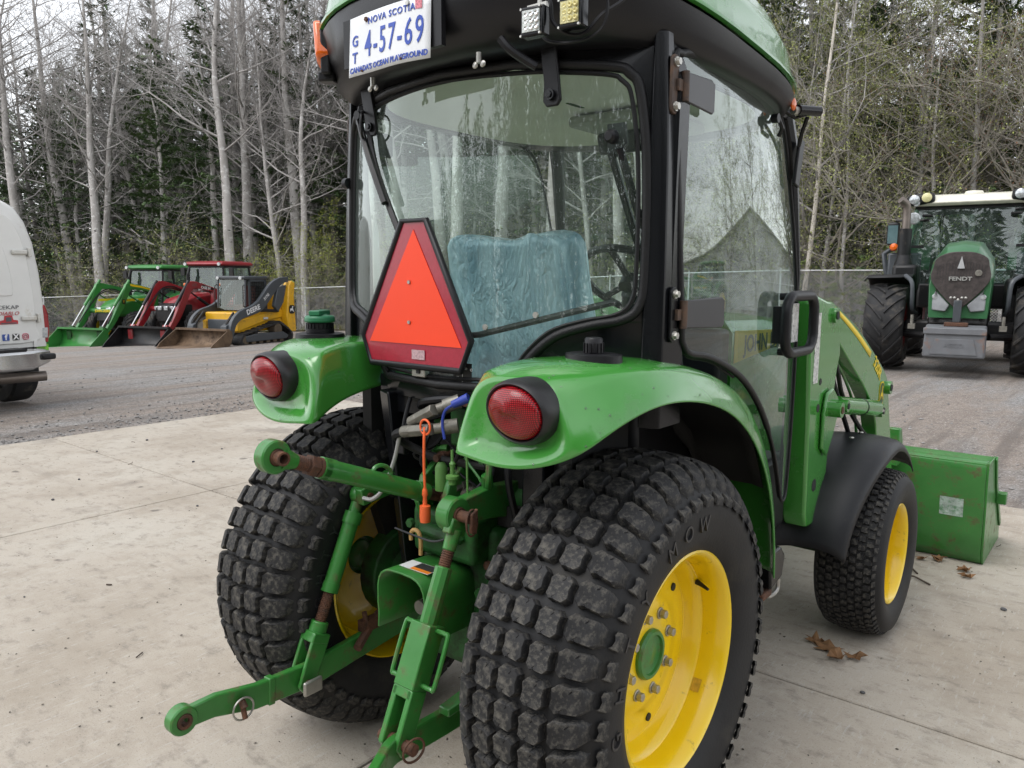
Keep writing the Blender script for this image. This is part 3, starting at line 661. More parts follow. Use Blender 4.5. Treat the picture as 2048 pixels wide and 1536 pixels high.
# rear valance ribs and hinge brackets of the rear window
for x in (-.325, .33):
    y = gy(x, 1.95)
    b = MB().prism([(x-.024, y-.012, 2.10), (x+.024, y-.012, 2.10), (x+.020, y-.035, 2.02), (x+.022, y-.022, 1.95), (x+.026, y-.02, 1.905), (x+.016, y-.02, 1.892), (x-.016, y-.02, 1.892), (x-.026, y-.02, 1.905), (x-.022, y-.022, 1.95), (x-.020, y-.035, 2.02)], (0, .010, 0))
    h = b.build('window_hinge', BLACKP, rw, bevel=.003)
    MB().cyl((x, y-.022, 1.918), (x, y-.030, 1.918), .013).cyl((x, y-.030, 1.918), (x, y-.034, 1.918), .008, n=6).build('hinge_nut', BLACKM, rw)
for x in (-.18, .20): # wing nuts
    b = MB().cyl((x, -.245, 2.012), (x, -.245, 1.988), .007)
    for e in (-1, 1): b.ball((x+e*.012, -.245, 1.985), .009, 8, 6, (1, .35, .9))
    b.build('wing_nut', STEEL, rl)
# ---- licence plate, slightly buckled
pl_c = V(-.048, -.316, 2.076); tilt = .10
def pw(u, v):  # plate point, u along width, v up (metres)
    return (pl_c.x+u, pl_c.y - .004*math.sin(u*28)*(.4-v*4) - tilt*0 + .05*v + .010*(u/.15)**2, pl_c.z+v+.012*u)
rows = [[pw(u, v) for u in np.linspace(-.148, .148, 17)] for v in np.linspace(-.074, .074, 7)]
plate = MB().grid(rows).build('licence_plate', M('plate_white', (.78, .80, .82), .32, var=.03), TR, smooth=60, solid=.0015)
tag(plate, 'white registration plate with blue lettering')
BLUE = M('plate_blue', (.02, .07, .42), .4, var=.05)
def ptext(name, s, size, u, v, xs=1, sp=1, bold=0):
    me = text_mesh(s, size, .0006, 'CENTER', 0, bold, xs, sp)
    for vt in me.vertices:
        a, b_, c_ = vt.co; p = pw(u+a, v+b_); vt.co = (p[0], p[1]-.0018-c_, p[2])
    me.name = name; o = link(name, me, BLUE, plate)
ptext('province_lettering', 'NOVA SCOTIA', .023, .016, .052, 1.0, 1.15, .0003)
ptext('prefix_lettering', 'G', .038, -.122, .012, .95, 1, .0006); ptext('prefix_lettering', 'T', .038, -.122, -.030, .95, 1, .0006)
ptext('number_lettering', '4-57-69', .090, .024, -.006, .62, 1.22, .0006)
ptext('slogan_lettering', "CANADA'S OCEAN PLAYGROUND", .0195, .0, -.060, .92, 1.02, .0004)
for u, v in ((-.075, .058), (.078, .064), (-.09, -.066), (.062, -.064)):
    p = pw(u, v); MB().cyl((p[0], p[1]+.001, p[2]), (p[0], p[1]-.006, p[2]), .006 if v > 0 else .003, n=6).build('plate_bolt', STEEL if u > 0 and v > 0 else RUST, plate)
p = pw(.112, .058); MB().box((p[0], p[1]-.002, p[2]), (.022, .001, .026)).build('registration_sticker', M('sticker_pink', (.65, .2, .25), .5, var=.5, vs=200), plate)
MB().b2((-.23, -.30, 2.03), (.13, -.285, 2.15)).build('plate_bracket', BLACKP, rl)
# amber marker lamp with black housing on the far corner of the roof, one on the near front
b = MB().prism([(-.50, -.175, 2.215), (-.445, -.24, 2.215), (-.415, -.255, 2.11), (-.44, -.225, 2.085), (-.51, -.165, 2.095)], (.05, .05, 0)); AMB = M('amber_lens', (.75, .13, .005), .2, var=.15, vs=50, coat=.6)
b.build('marker_lamp', AMB, rl, bevel=.012)
MB().box((-.415, -.205, 2.14), (.03, .06, .16), (0, 0, .5)).box((-.43, -.195, 2.06), (.05, .05, .03), (0, 0, .5)).build('lamp_housing', BLACKP, rl, bevel=.006)
MB().ball((.57, .83, 2.028), .02, 10, 8, (.4, 1, 1)).build('marker_lamp', AMB, rl)
# near front corner: lamp bracket and mirror stub
MB().tube([(.53, .84, 2.02), (.56, .88, 1.995), (.585, .92, 2.01)], .006, 6).cyl((.575, .86, 2.015), (.612, .95, 2.02), .016, n=12).tube([(.585, .92, 2.0), (.56, .95, 1.96), (.545, .97, 1.92)], .007, 6).build('lamp_bracket', BLACKM, TR)
MB().cyl((.565, .845, 2.012), (.60, .93, 2.017), .013, n=10).build('bracket_bush', STEEL, TR)
MB().box((.540, .99, 1.87), (.012, .045, .16), (-.22, 0, 0)).build('mirror_bracket', BLACKP, TR, bevel=.004)
MB().tube([(.555, .70, 1.965), (.568, .72, 1.965), (.572, .74, 1.94), (.555, .76, 1.925)], .007, 6).cyl((.555, .70, 1.965), (.575, .70, 1.965), .014).build('door_catch', BLACKP, TR)
# LED work lamps on the rear edge
for i, (x, y, z) in enumerate(((.437, -.335, 2.012), (.521, -.316, 2.018))):
    wl = MB().box((x, y, z), (.056, .028, .060), (0, 0, .12)).build('work_lamp', BLACKM, TR, bevel=.004)
    o = MB(); o.box((x, y-.015, z), (.041, .003, .043), (0, 0, .12)); o.build('lamp_lens', M('led_lens_clear' if i == 0 else 'led_lens_warm', (.62, .66, .64) if i == 0 else (.62, .58, .30), .15, var=.25, vs=120, bump=.5, bs=150), wl)
    for a in (-1, 1):
        for bb in (-1, 1): MB().cyl((x+a*.0245-.0015, y-.012, z+bb*.0265), (x+a*.0245-.002, y-.0165, z+bb*.0265), .0028, n=8).build('lamp_screw', STEEL, wl)
    for a in range(3):
        for bb in range(3): MB().lathe([(.0058, 0), (.004, .002), (.0008, .0005)], (x+(a-1)*.0132+.002, y-.0168, z+(bb-1)*.0132), (.12, -1, 0), 10).build('led_reflector', CHROME if i == 0 else M('led_warm', (.7, .62, .25), .3, var=.3), wl)
    MB().cyl((x, y+.012, z+.02), (x, y+.02, z+.085), .005, n=8).box((x, y+.01, z+.034), (.05, .012, .01)).build('lamp_mount', STEEL, wl)
MB().tube(cr([(.44, -.335, 2.08), (.47, -.33, 2.05), (.475, -.325, 2.01), (.50, -.31, 1.985), (.53, -.29, 1.985), (.56, -.27, 2.02), (.585, -.235, 2.05), (.60, -.20, 2.09)], 6), .0045, 6).build('lamp_cable', BLACKP, TR)
MB().tube(cr([(.535, -.31, 2.08), (.575, -.28, 2.05), (.57, -.275, 2.0), (.54, -.285, 1.975), (.49, -.30, 1.97), (.44, -.30, 1.985), (.41, -.29, 2.02)], 6), .0035, 6).build('lamp_cable', BLACKP, TR)
MB().tube(cr([(.27, -.25, 2.03), (.29, -.24, 2.005), (.31, -.21, 1.985), (.33, -.19, 1.97)], 5), .010, 8).build('drain_hose', BLACKP, TR)
# ---- slow-moving-vehicle emblem
SX, SZ = -.077, 1.299
def sy(z): return -.205+.015*(z-1.3)
fr_ = [(-.046, .336), (.046, .336), (.212, .018), (.176, -.062), (-.176, -.062), (-.212, .018)]
em = MB().prism([(SX+a, sy(SZ+b_), SZ+b_) for a, b_ in fr_], (0, .006, 0)).build('slow_vehicle_emblem', M('emblem_red', (.33, .014, .034), .32, var=.1, vs=80, bump=.15, bs=180, coat=.4), TR)
tag(em, 'orange and red slow-moving-vehicle triangle on the rear window')
MB().prism([(SX+a, sy(SZ+b_)-.002, SZ+b_) for a, b_ in ((0, .312), (-.181, 0), (.181, 0))], (0, .0015, 0)).build('orange_triangle', M('fluorescent_orange', (.86, .052, .008), .45, var=.03), em, smooth=0)
MB().tube([(SX+a, sy(SZ+b_)+.002, SZ+b_) for a, b_ in cr(fr_, 1, True)], .0095, 8, closed=True).build('rubber_edge', BLACKP, em, smooth=60)
for z in (.06, .17): MB().cyl((SX-.015, sy(SZ+z)-.001, SZ+z), (SX-.015, sy(SZ+z)-.006, SZ+z), .005, n=10).build('rivet', STEEL, em)
MB().box((SX+.02, sy(SZ-.03)-.0025, SZ-.028), (.05, .001, .026)).build('maker_label', M('label_grey', (.45, .30, .32), .5, var=.4, vs=150), em)
MB().box((SX+.012, -.192, 1.228), (.052, .02, .04)).build('emblem_socket', STEEL, em, bevel=.003)
MB().box((SX+.014, -.2035, 1.226), (.012, .004, .016)).build('socket_slot', DARK, em)
# ---- rear wiper
b = MB(); g = lambda x, z, o: (x, gy(x, z)-o, z)
wp = cr([g(-.385, 1.985, .02), g(-.382, 1.94, .03), g(-.34, 1.88, .035), g(-.285, 1.80, .035), g(-.215, 1.69, .03)], 5)
wi = MB().tube(wp, [.014 if i < 6 else .010 for i in range(len(wp))], 6).build('rear_wiper', BLACKP, TR)
MB().tube(cr([g(-.345, 1.93, .018), g(-.31, 1.83, .016), g(-.25, 1.735, .016), g(-.155, 1.60, .016)], 5), .0095, 5).build('wiper_blade', BLACKP, wi)
MB().tube(cr([g(-.36, 1.97, .02), g(-.33, 1.95, .05), g(-.33, 1.90, .05), g(-.35, 1.88, .03)], 5), .004, 6).build('washer_hose', BLACKP, wi)
MB().box((-.37, gy(-.37, 1.97)-.02, 1.955), (.04, .03, .03)).cyl(g(-.37, 1.955, .03), g(-.37, 1.955, .05), .013).build('wiper_pivot', BLACKP, wi)
# stay knobs, struts and inside handle bar of the rear window
MB().lathe([(0, .022), (.010, .022), (.016, .016), (.017, 0), (0, 0)], g(.465, 1.815, .006), (0, -1, 0), 20).build('strut_knob', BLACKP, rw)
MB().prism([(.437, gy(.465, 1.82)+.012, 1.85), (.485, gy(.465, 1.82)+.012, 1.85), (.492, gy(.465, 1.82)+.012, 1.80), (.47, gy(.465, 1.82)+.012, 1.77), (.44, gy(.465, 1.82)+.012, 1.775)], (0, .01, 0)).build('strut_bracket', BLACKP, rw)
for a in ((.452, .01, 1.78, .49, .12, 1.42), (.475, .01, 1.79, .54, .05, 1.46)): MB().cyl((a[0], -.05, a[2]), (a[3], a[4], a[5]), .010, n=10).build('gas_strut', BLACKM, rw)
MB().tube([(.06, -.155, 1.325), (.10, -.13, 1.33), (.47, -.045, 1.425)], .0085, 8).build('handle_bar', BLACKP, rw)
for x in (.16, .30): MB().cyl((x, gy(x, 1.35)-.004, 1.33+(x-.06)*.25), (x, gy(x, 1.35)-.010, 1.33+(x-.06)*.25), .008, n=10).build('bar_fixing', STEEL, rw)
MB().cyl((-.535, gy(-.53, 1.78)-.02, 1.78), (-.552, gy(-.53, 1.78)-.02, 1.78), .017, n=14).build('glass_stop', BLACKP, rw)
# lever decal on the glass
z0 = 1.228; dcx = .085
dec = MB().grid([[(x, gy(x, z)-.0015, z) for x in np.linspace(dcx-.031, dcx+.031, 5)] for z in (z0-.025, z0+.028)]).build('lever_decal', M('decal_black', (.012, .012, .013), .5, var=.1), rw)
dw = M('decal_white', (.7, .7, .7), .5, var=.05)
for a, s_ in ((.0, 'I'), (-.016, '0-'), (.016, '0-')):
    pass
text('decal_symbol', '<0=  o', .016, (dcx+.014, gy(dcx, z0)-.003, z0+.013), (1, .1, 0), (0, 0, 1), dw, dec); text('decal_symbol', '||', .014, (dcx-.016, gy(dcx, z0)-.003, z0+.002), (1, .1, 0), (0, 0, 1), dw, dec)
text('decal_symbol', '<0=', .016, (dcx-.014, gy(dcx, z0)-.003, z0-.014), (1, .1, 0), (0, 0, 1), dw, dec); MB().box((dcx+.001, gy(dcx, z0)-.0028, z0+.002), (.0018, .001, .05)).build('decal_line', dw, dec)
# white trim card inside the far glass
MB().prism([(-.50, .02, 1.36), (-.502, .05, 1.36), (-.512, .055, 1.62), (-.51, .04, 1.68), (-.508, .025, 1.62)], (.004, 0, 0)).build('trim_strip', WHITE, TR)
# ---- inside: seat in blue plastic film, steering column, levers, mirror
def film():
    m = bpy.data.materials.new('blue_plastic_film'); m.use_nodes = True; t = m.node_tree; b = t.nodes['Principled BSDF']; L = t.links.new
    tc = t.nodes.new('ShaderNodeTexCoord'); n = t.nodes.new('ShaderNodeTexNoise'); n.inputs['Scale'].default_value = 9; n.inputs['Detail'].default_value = 7; n.inputs['Distortion'].default_value = .3
    mp = t.nodes.new('ShaderNodeMapping'); mp.inputs['Scale'].default_value = (1, 1, .35); L(tc.outputs['Object'], mp.inputs[0]); L(mp.outputs[0], n.inputs['Vector'])
    r = t.nodes.new('ShaderNodeValToRGB'); r.color_ramp.elements[0].position = .35; r.color_ramp.elements[1].position = .68
    r.color_ramp.elements[0].color = (.22, .40, .52, 1); r.color_ramp.elements[1].color = (.62, .85, .96, 1); L(n.outputs['Fac'], r.inputs[0]); L(r.outputs[0], b.inputs['Base Color'])
    b.inputs['Roughness'].default_value = .18; b.inputs['Coat Weight'].default_value = .6
    n2 = t.nodes.new('ShaderNodeTexVoronoi'); n2.inputs['Scale'].default_value = 9; n2.feature = 'DISTANCE_TO_EDGE'; wv = t.nodes.new('ShaderNodeVectorMath'); wv.operation = 'ADD'; L(mp.outputs[0], wv.inputs[0]); L(n.outputs['Color'], wv.inputs[1]); L(wv.outputs[0], n2.inputs['Vector'])
    sm = t.nodes.new('ShaderNodeMath'); sm.operation = 'ADD'; L(n.outputs['Fac'], sm.inputs[0]); L(n2.outputs['Distance'], sm.inputs[1])
    bp = t.nodes.new('ShaderNodeBump'); bp.inputs['Strength'].default_value = .75; bp.inputs['Distance'].default_value = .011; L(sm.outputs[0], bp.inputs['Height']); L(bp.outputs[0], b.inputs['Normal'])
    return m
seat = MB().b2((-.20, .30, 1.02), (.20, .75, 1.14)).b2((-.12, .36, .86), (.12, .66, 1.03)).build('seat', M('seat_vinyl', (.02, .02, .022), .5), TR, bevel=.03, seg=3)
bk = []; rd = random.Random(5); NA = 72
fold = [rd.uniform(-1, 1) for _ in range(NA)]; fold2 = [rd.uniform(-1, 1) for _ in range(NA)]
for k, z in enumerate(np.linspace(1.04, 1.60, 16)):
    w_ = .255 - .015*abs(k-8)/8; yy = .30 - .10*(z-1.05)/.5
    ring = []
    for a in range(NA):
        t = 2*PI*a/NA; c_, s_ = math.cos(t), math.sin(t); fo = .012*lerp(fold[a], fold2[a], k/15)+rd.uniform(-.004, .004)
        ring.append(((w_+fo)*math.copysign(abs(c_)**.42, c_)-.045, yy+(.075+fo)*math.copysign(abs(s_)**.6, s_), z+(.006*math.sin(2*t+1)+.008*fold[(a*3) % NA])*ss(11, 15, k)))
    bk.append(ring)
top_ = bk[-1]; bk.append([(lerp(x, -.045, .25), lerp(y, .2, .3), z+.012+.012*fold[(i*5) % NA]) for i, (x, y, z) in enumerate(top_)]); bk.append([(lerp(x, -.045, .7), lerp(y, .2, .7), z+.008*fold2[(i*7) % NA]) for i, (x, y, z) in enumerate(top_)])
q = MB().grid(bk, cv=True); q.f.append(tuple(range(len(q.v)-NA, len(q.v)))); q.build('seat_back_film', film(), seat, smooth=180, sub=1)
sw = Matrix.Translation((.02, .80, 1.47)) @ Matrix.Rotation(R(-38), 4, 'X')
b = MB().tube([(.19*math.cos(2*PI*i/36), .19*math.sin(2*PI*i/36), 0) for i in range(36)], .014, 8, closed=True).cyl((0, 0, -.03), (0, 0, .012), .04)
for a in (.5, 2.6, 4.7): b.tube([(0, 0, 0), (.19*math.cos(a), .19*math.sin(a), 0)], .013, 6)
b.xform(sw).build('steering_wheel', BLACKP, TR)
MB().cyl((.02, .82, 1.45), (.02, .98, 1.0), .05, .08).b2((-.30, .96, .86), (.30, 1.06, 1.30)).build('dashboard', BLACKP, TR, bevel=.02)
for s in (1, -1): MB().box((s*.35, .425, 1.01), (.14, .55, .30)).build('side_console', BLACKP, TR, bevel=.03)
for x, y in ((.34, .45), (.36, .55), (.33, .60)): MB().cyl((x, y, 1.15), (x-.02, y, 1.32), .008).ball((x-.02, y, 1.33), .018).build('control_lever', BLACKP, TR)
MB().box((.02, .72, 1.955), (.20, .03, .075), (.3, 0, 0)).cyl((.02, .72, 1.98), (.02, .74, 2.03), .012).build('interior_mirror', BLACKP, TR, bevel=.012)
# interior roof console with vents
MB().b2((-.10, .55, 1.99), (.22, .95, 2.028)).build('roof_console', M('console_grey', (.33, .35, .30), .7), TR, bevel=.012)
# ---- bonnet
bp_ = []
for y, w_, zt in ((1.12, .275, 1.335), (1.5, .275, 1.325), (1.9, .27, 1.29), (2.2, .25, 1.22), (2.32, .20, 1.10)):
    bp_.append([(-w_, y, .72), (-w_-.005, y, zt-.06), (-w_+.03, y, zt-.012), (-w_*.5, y, zt+.012), (0, y, zt+.018), (w_*.5, y, zt+.012), (w_-.03, y, zt-.012), (w_+.005, y, zt-.06), (w_, y, .72)])
q = MB().grid(bp_); q.f += [tuple(range(36, 45)), tuple(range(0, 9))[::-1]]
hood = q.build('bonnet', GREEN, TR, smooth=40)
for s in (1, -1):
    hs = MB().prism([(s*.2805, 1.14, 1.285), (s*.2805, 1.85, 1.262), (s*.2805, 1.95, 1.235), (s*.2805, 1.14, 1.16)], (s*.002, 0, 0)).build('yellow_band', M('decal_yellow', (.78, .56, .01), .4, var=.03), hood)
    text('maker_lettering', 'JOHN DEERE', .095, (s*.2836, 1.50, 1.225), (0, s, 0), (0, 0, 1), M('decal_green', (.01, .06, .02), .5), hood, bold=.002)
MB().b2((-.22, 1.1, .35), (.22, 2.3, .72)).build('chassis', DARK, TR)
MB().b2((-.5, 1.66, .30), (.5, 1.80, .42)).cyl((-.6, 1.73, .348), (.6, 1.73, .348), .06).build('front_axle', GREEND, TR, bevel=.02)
# ================================================================== rear housing, three-point hitch, hydraulics
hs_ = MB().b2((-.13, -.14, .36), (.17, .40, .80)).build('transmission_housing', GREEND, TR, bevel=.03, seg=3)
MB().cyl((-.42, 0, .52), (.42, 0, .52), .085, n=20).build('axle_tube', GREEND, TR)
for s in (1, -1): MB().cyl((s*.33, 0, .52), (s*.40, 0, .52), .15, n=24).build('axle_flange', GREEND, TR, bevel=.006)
MB().b2((-.10, -.20, .70), (.14, .05, .84)).b2((-.06, -.23, .76), (.11, -.19, .80)).build('rockshaft_cover', GREEND, hs_, bevel=.02, seg=3)
for i, (x, y, z) in enumerate(((-.06, -.235, .80), (.10, -.235, .80), (.13, -.16, .62), (-.10, -.16, .62), (.15, -.145, .47), (.15, -.145, .70), (-.11, -.145, .47))):
    MB().cyl((x, y, z), (x, y-.014, z), .013, n=6).build('housing_bolt', RUST if i % 2 else GREEND, hs_)
# power take-off shield
pts = []
for a in np.linspace(-20, 200, 15): pts.append((.015+.092*math.copysign(abs(math.cos(R(a)))**.6, math.cos(R(a))), .60+.088*math.copysign(abs(math.sin(R(a)))**.6, math.sin(R(a)))))
pts = [(.107, .51)]+pts+[(-.077, .51)]
rows = [[(x-.02, y, z-.03*(y+.13)) for x, z in pts] for y in (-.13, -.22, -.335)]
MB().grid(rows).build('pto_shield', GREENW, TR, smooth=50, solid=.006, bevel=.001, seg=1)
MB().cyl((-.01, -.10, .57), (-.01, -.26, .57), .020, n=18).cyl((-.01, -.10, .57), (-.01, -.17, .57), .05, n=20).build('pto_shaft', DULLST, TR)
q = MB().b2((-.045, -.300, .6965), (.065, -.250, .698)).build('pto_warning_decal', M('decal_white'), TR)
MB().b2((-.005, -.2995, .6978), (.064, -.285, .6985)).build('decal_orange', M('decal_orange', (.75, .22, .02), .5), q); MB().b2((-.005, -.2845, .6978), (.064, -.252, .6985)).build('decal_text_block', M('decal_fine_print', (.03, .03, .03), .5, var=.9, vs=260), q)
MB().tube(cr([(-.012, -.25, .72), (-.012, -.25, .765), (-.022, -.25, .785), (-.042, -.25, .785), (-.05, -.25, .77), (-.05, -.25, .755)], 4), .006, 8).build('shield_hook', M('hook_tan', (.45, .28, .10), .5), TR)
# rockshaft and lift arms
MB().cyl((-.28, -.03, .86), (.22, -.03, .86), .045, n=20).build('rockshaft', GREEND, TR)
def bar(pts, w, name, mat, x, th, parent=TR, bevel=.004):
    """flat bar following (y,z) points, w wide, th thick across x"""
    P = [V(0, *p) for p in pts]; up = []; dn = []
    for i, p in enumerate(P):
        d = (P[min(i+1, len(P)-1)]-P[max(i-1, 0)]).normalized(); n = V(0, -d.z, d.y)
        ww = w[i] if isinstance(w, (list, tuple)) else w
        up.append((p+n*ww/2)); dn.append((p-n*ww/2))
    return MB().prism([(x-th/2, q.y, q.z) for q in up+dn[::-1]], (th, 0, 0)).build(name, mat, parent, bevel=bevel)
def eye(x, y, z, ro, ri, th, mat, parent, pin=RUST, name='eye'):
    MB().lathe([(ri, -th/2), (ro*.92, -th/2), (ro, -th/2+.004), (ro, th/2-.004), (ro*.92, th/2), (ri, th/2)], (x, y, z), (1, 0, 0), 28, closed=True).build(name, mat, parent)
    MB().lathe([(ri*.55, -th*.62), (ri*.9, -th*.62), (ri*1.03, 0), (ri*.9, th*.62), (ri*.55, th*.62)], (x, y, z), (1, 0, 0), 24, closed=True).build('ball_bush', pin, parent)
# left lift arm, link and lower link
bar([(-.03, .865), (-.12, .862), (-.25, .835)], [.085, .075, .05], 'lift_arm', GREENW, -.27, .030)
bar([(-.03, .87), (-.17, .885), (-.315, .885)], [.10, .085, .055], 'lift_arm', GREENW, .155, .035)
def linkrod(a, b, name, label=None):
    return MB()
Lt = V(-.30, -.225, .83); Lb = V(-.30, -.445, .345); d = (Lb-Lt).normalized()
ll = MB().cyl(Lt+d*.02, Lt+d*.06, .018, n=16).cyl(Lt+d*.055, Lt+d*.285, .0235, n=24).cyl(Lt+d*.05, Lt+d*.085, .028, n=24).cyl(Lt+d*.262, Lt+d*.29, .0255, n=24).build('left_lift_link', GREENW, TR, smooth=40)
MB().cyl(Lt+d*.28, Lt+d*.41, .0155, n=16).build('threaded_rod', RUST, ll)
b = MB()
for k in range(22): b.lathe([(.0150, -.0022), (.0175, 0), (.0150, .0022)], Lt+d*(.288+.0055*k), d, 14)
tag(b.build('screw_thread', RUST, ll), kind='stuff')
u_ = V(1, 0, 0); n_ = d.cross(u_).normalized()
MB().cyl(Lt+d*.375, Lt+d*.42, .0265, n=20).prism([Lt+d*.405+u_*a+n_*c for a, c in ((-.030, -.030), (.030, -.030), (.030, .030), (-.030, .030))], d*.03).build('clevis_collar', GREENW, ll, bevel=.004)
for e in (-1, 1): MB().prism([Lt+d*.43+u_*e*.030-n_*.030, Lt+d*.43+u_*e*.030+n_*.030, Lt+d*.56+u_*e*.030+n_*.026, Lt+d*.575+u_*e*.030, Lt+d*.56+u_*e*.030-n_*.026], u_*(-e*.012)).build('clevis_cheek', GREENW, ll, bevel=.004)
MB().box(Lt+d*.545+V(.052, 0, 0), (.012, .062, .042)).build('pin_head', STEEL, ll, bevel=.005)
MB().cyl(Lt+d*.545+V(.05, 0, 0), Lt+d*.545-V(.06, 0, 0), .012).build('clevis_pin', RUST, ll)
# upper eye of the left link, with ring pin
eye(-.30, -.222, .835, .030, .016, .03, GREENW, ll)
MB().tube([(-.33, -.222+.028*math.cos(2*PI*i/20), .845+.014*math.sin(2*PI*i/20)) for i in range(20)], .0045, 6, closed=True).build('ring_pin', GREENW, ll)
MB().cyl((-.25, -.222, .834), (-.345, -.222, .834), .013, n=12).build('pivot_pin', RUST, ll)
low = bar([(.10, .395), (-.07, .378), (-.413, .342), (-.60, .352), (-.72, .380), (-.80, .381)], [.07, .072, .076, .070, .060, .052], 'left_lower_link', GREENW, -.30, .022)
bar([(-.545, .349), (-.565, .350)], .078, 'forged_band', GREENW, -.30, .028, low, .003)
eye(-.30, -.808, .381, .037, .021, .036, GREENW, low)
MB().cyl((-.28, -.652, .365), (-.262, -.655, .325), .007, n=10).cyl((-.285, -.652, .372), (-.268, -.652, .352), .010, n=8).build('linch_pin', RUST, low)
MB().tube([(-.274, -.652+.030*math.cos(2*PI*i/24), .348+.030*math.sin(2*PI*i/24)) for i in range(24)], .0028, 6, closed=True).build('pin_ring', STEEL, low)
# check chain lug, rusty turnbuckle towards the far wheel
MB().tube(cr([(-.27, -.27, .37), (-.31, -.16, .42), (-.33, -.05, .455), (-.33, .02, .50)], 4), .014, 8).box((-.30, -.20, .415), (.03, .06, .035)).box((-.325, -.08, .455), (.035, .05, .03)).build('stabiliser_chain', RUST, TR, smooth=40)
MB().cyl((-.29, -.21, .40), (-.295, -.22, .46), .008).build('stabiliser_pin', RUST, TR)
# right link: rod, tube, square sleeve with two wire handles, clevis, lower link
Rt = V(.19, -.315, .885); Rb = V(.185, -.535, .375); d = (Rb-Rt).normalized(); n_ = d.cross(u_).normalized()
rl_ = MB().prism([Rt+d*.005+u_*a+n_*c for a, c in ((-.014, -.030), (.014, -.030), (.014, .030), (-.014, .030))], d*.04).cyl(Rt+d*.03, Rt+d*.085, .020, .017, n=16).build('right_lift_link', GREENW, TR, bevel=.004)
MB().cyl(Rt+d*.08, Rt+d*.135, .0145, n=16).build('threaded_rod', RUST, rl_)
b = MB()
for k in range(9): b.lathe([(.0140, -.0022), (.0165, 0), (.0140, .0022)], Rt+d*(.088+.0055*k), d, 14)
tag(b.build('screw_thread', RUST, rl_), kind='stuff')
MB().cyl(Rt+d*.125, Rt+d*.285, .0225, n=10).build('link_tube', GREENW, rl_, bevel=.003)
slv = MB().prism([Rt+d*.265+u_*a+n_*c for a, c in ((-.033, -.028), (.033, -.028), (.033, .028), (-.033, .028))], d*.155).build('square_sleeve', GREENW, rl_, bevel=.003)
for e in (-1, 1):
    p = cr([Rt+d*.275+u_*e*.033, Rt+d*.275+u_*e*.062, Rt+d*.285+u_*e*.072, Rt+d*.395+u_*e*.072, Rt+d*.405+u_*e*.062, Rt+d*.405+u_*e*.033], 4)
    MB().tube(p, .006, 8).build('wire_handle', GREENW, slv)
for e in (-1, 1): MB().prism([Rt+d*.42+u_*e*.033-n_*.026, Rt+d*.42+u_*e*.033+n_*.026, Rt+d*.555+u_*e*.033+n_*.026, Rt+d*.575+u_*e*.033, Rt+d*.555+u_*e*.033-n_*.026], u_*(-e*.016)).build('clevis_cheek', GREENW, rl_, bevel=.003)
MB().prism([Rt+d*.418+u_*a+n_*c for a, c in ((-.031, -.026), (.031, -.026), (.031, .026), (-.031, .026))], d*.025).build('clevis_head', GREENW, rl_, bevel=.003)
MB().cyl(Rt+d*.545-u_*.05, Rt+d*.545+u_*.065, .0145, n=16).build('clevis_pin', RUST, rl_)
MB().tube([Rt+d*.545+V(.062+.004*math.cos(2*PI*i/20), .030*math.cos(2*PI*i/20), .028*math.sin(2*PI*i/20)) for i in range(20)], .003, 6, closed=True).build('pin_ring', RUST, rl_)
eye(.175, -.318, .892, .044, .022, .044, GREENW, rl_)
MB().cyl((.13, -.318, .892), (.235, -.318, .892), .015, n=14).build('pivot_pin', RUST, rl_)
MB().prism([(.236, -.325, .905), (.236, -.300, .915), (.236, -.305, .85), (.236, -.325, .855)], (.01, 0, 0)).build('rusty_clip', RUST, rl_, bevel=.003)
MB().tube([(.238, -.316+.020*math.cos(2*PI*i/18), .88+.034*math.sin(2*PI*i/18)) for i in range(18)], .0028, 6, closed=True).build('pin_ring', RUST, rl_)
pth = cr([(.185, .10, .385), (.185, -.07, .375), (.185, -.30, .356), (.186, -.48, .362), (.200, -.56, .375), (.262, -.66, .395), (.315, -.76, .398), (.335, -.83, .398)], 4); rows = []
for i, p in enumerate(pth):
    p = V(p); d = V(pth[min(i+1, len(pth)-1)])-V(pth[max(i-1, 0)]); d.normalize(); sd = d.cross(V(0, 0, 1)).normalized(); up = sd.cross(d); h = lerp(.037, .027, i/len(pth))
    rows.append([p+sd*.012+up*h, p-sd*.012+up*h, p-sd*.012-up*h, p+sd*.012-up*h])
q = MB().grid(rows, cv=True); k = len(q.v); q.f += [(0, 1, 2, 3), (k-4, k-3, k-2, k-1)]
lowr = q.build('right_lower_link', GREENW, TR, bevel=.004, smooth=30)
eye(.338, -.865, .398, .037, .021, .036, GREENW, lowr)
# right-side stabiliser bracket between link and housing
MB().prism([(.20, -.40, .40), (.235, -.40, .40), (.30, -.10, .47), (.27, -.08, .50)], (0, 0, .02)).build('stabiliser_bar', GREENW, TR, bevel=.003)
MB().b2((.20, -.30, .33), (.27, -.22, .345)).cyl((.245, -.30, .337), (.245, -.33, .337), .016, n=8).build('stabiliser_bracket', GREENW, TR)
MB().b2((.12, -.20, .30), (.24, .10, .52)).build('drawbar_frame', GREEND, TR, bevel=.012)
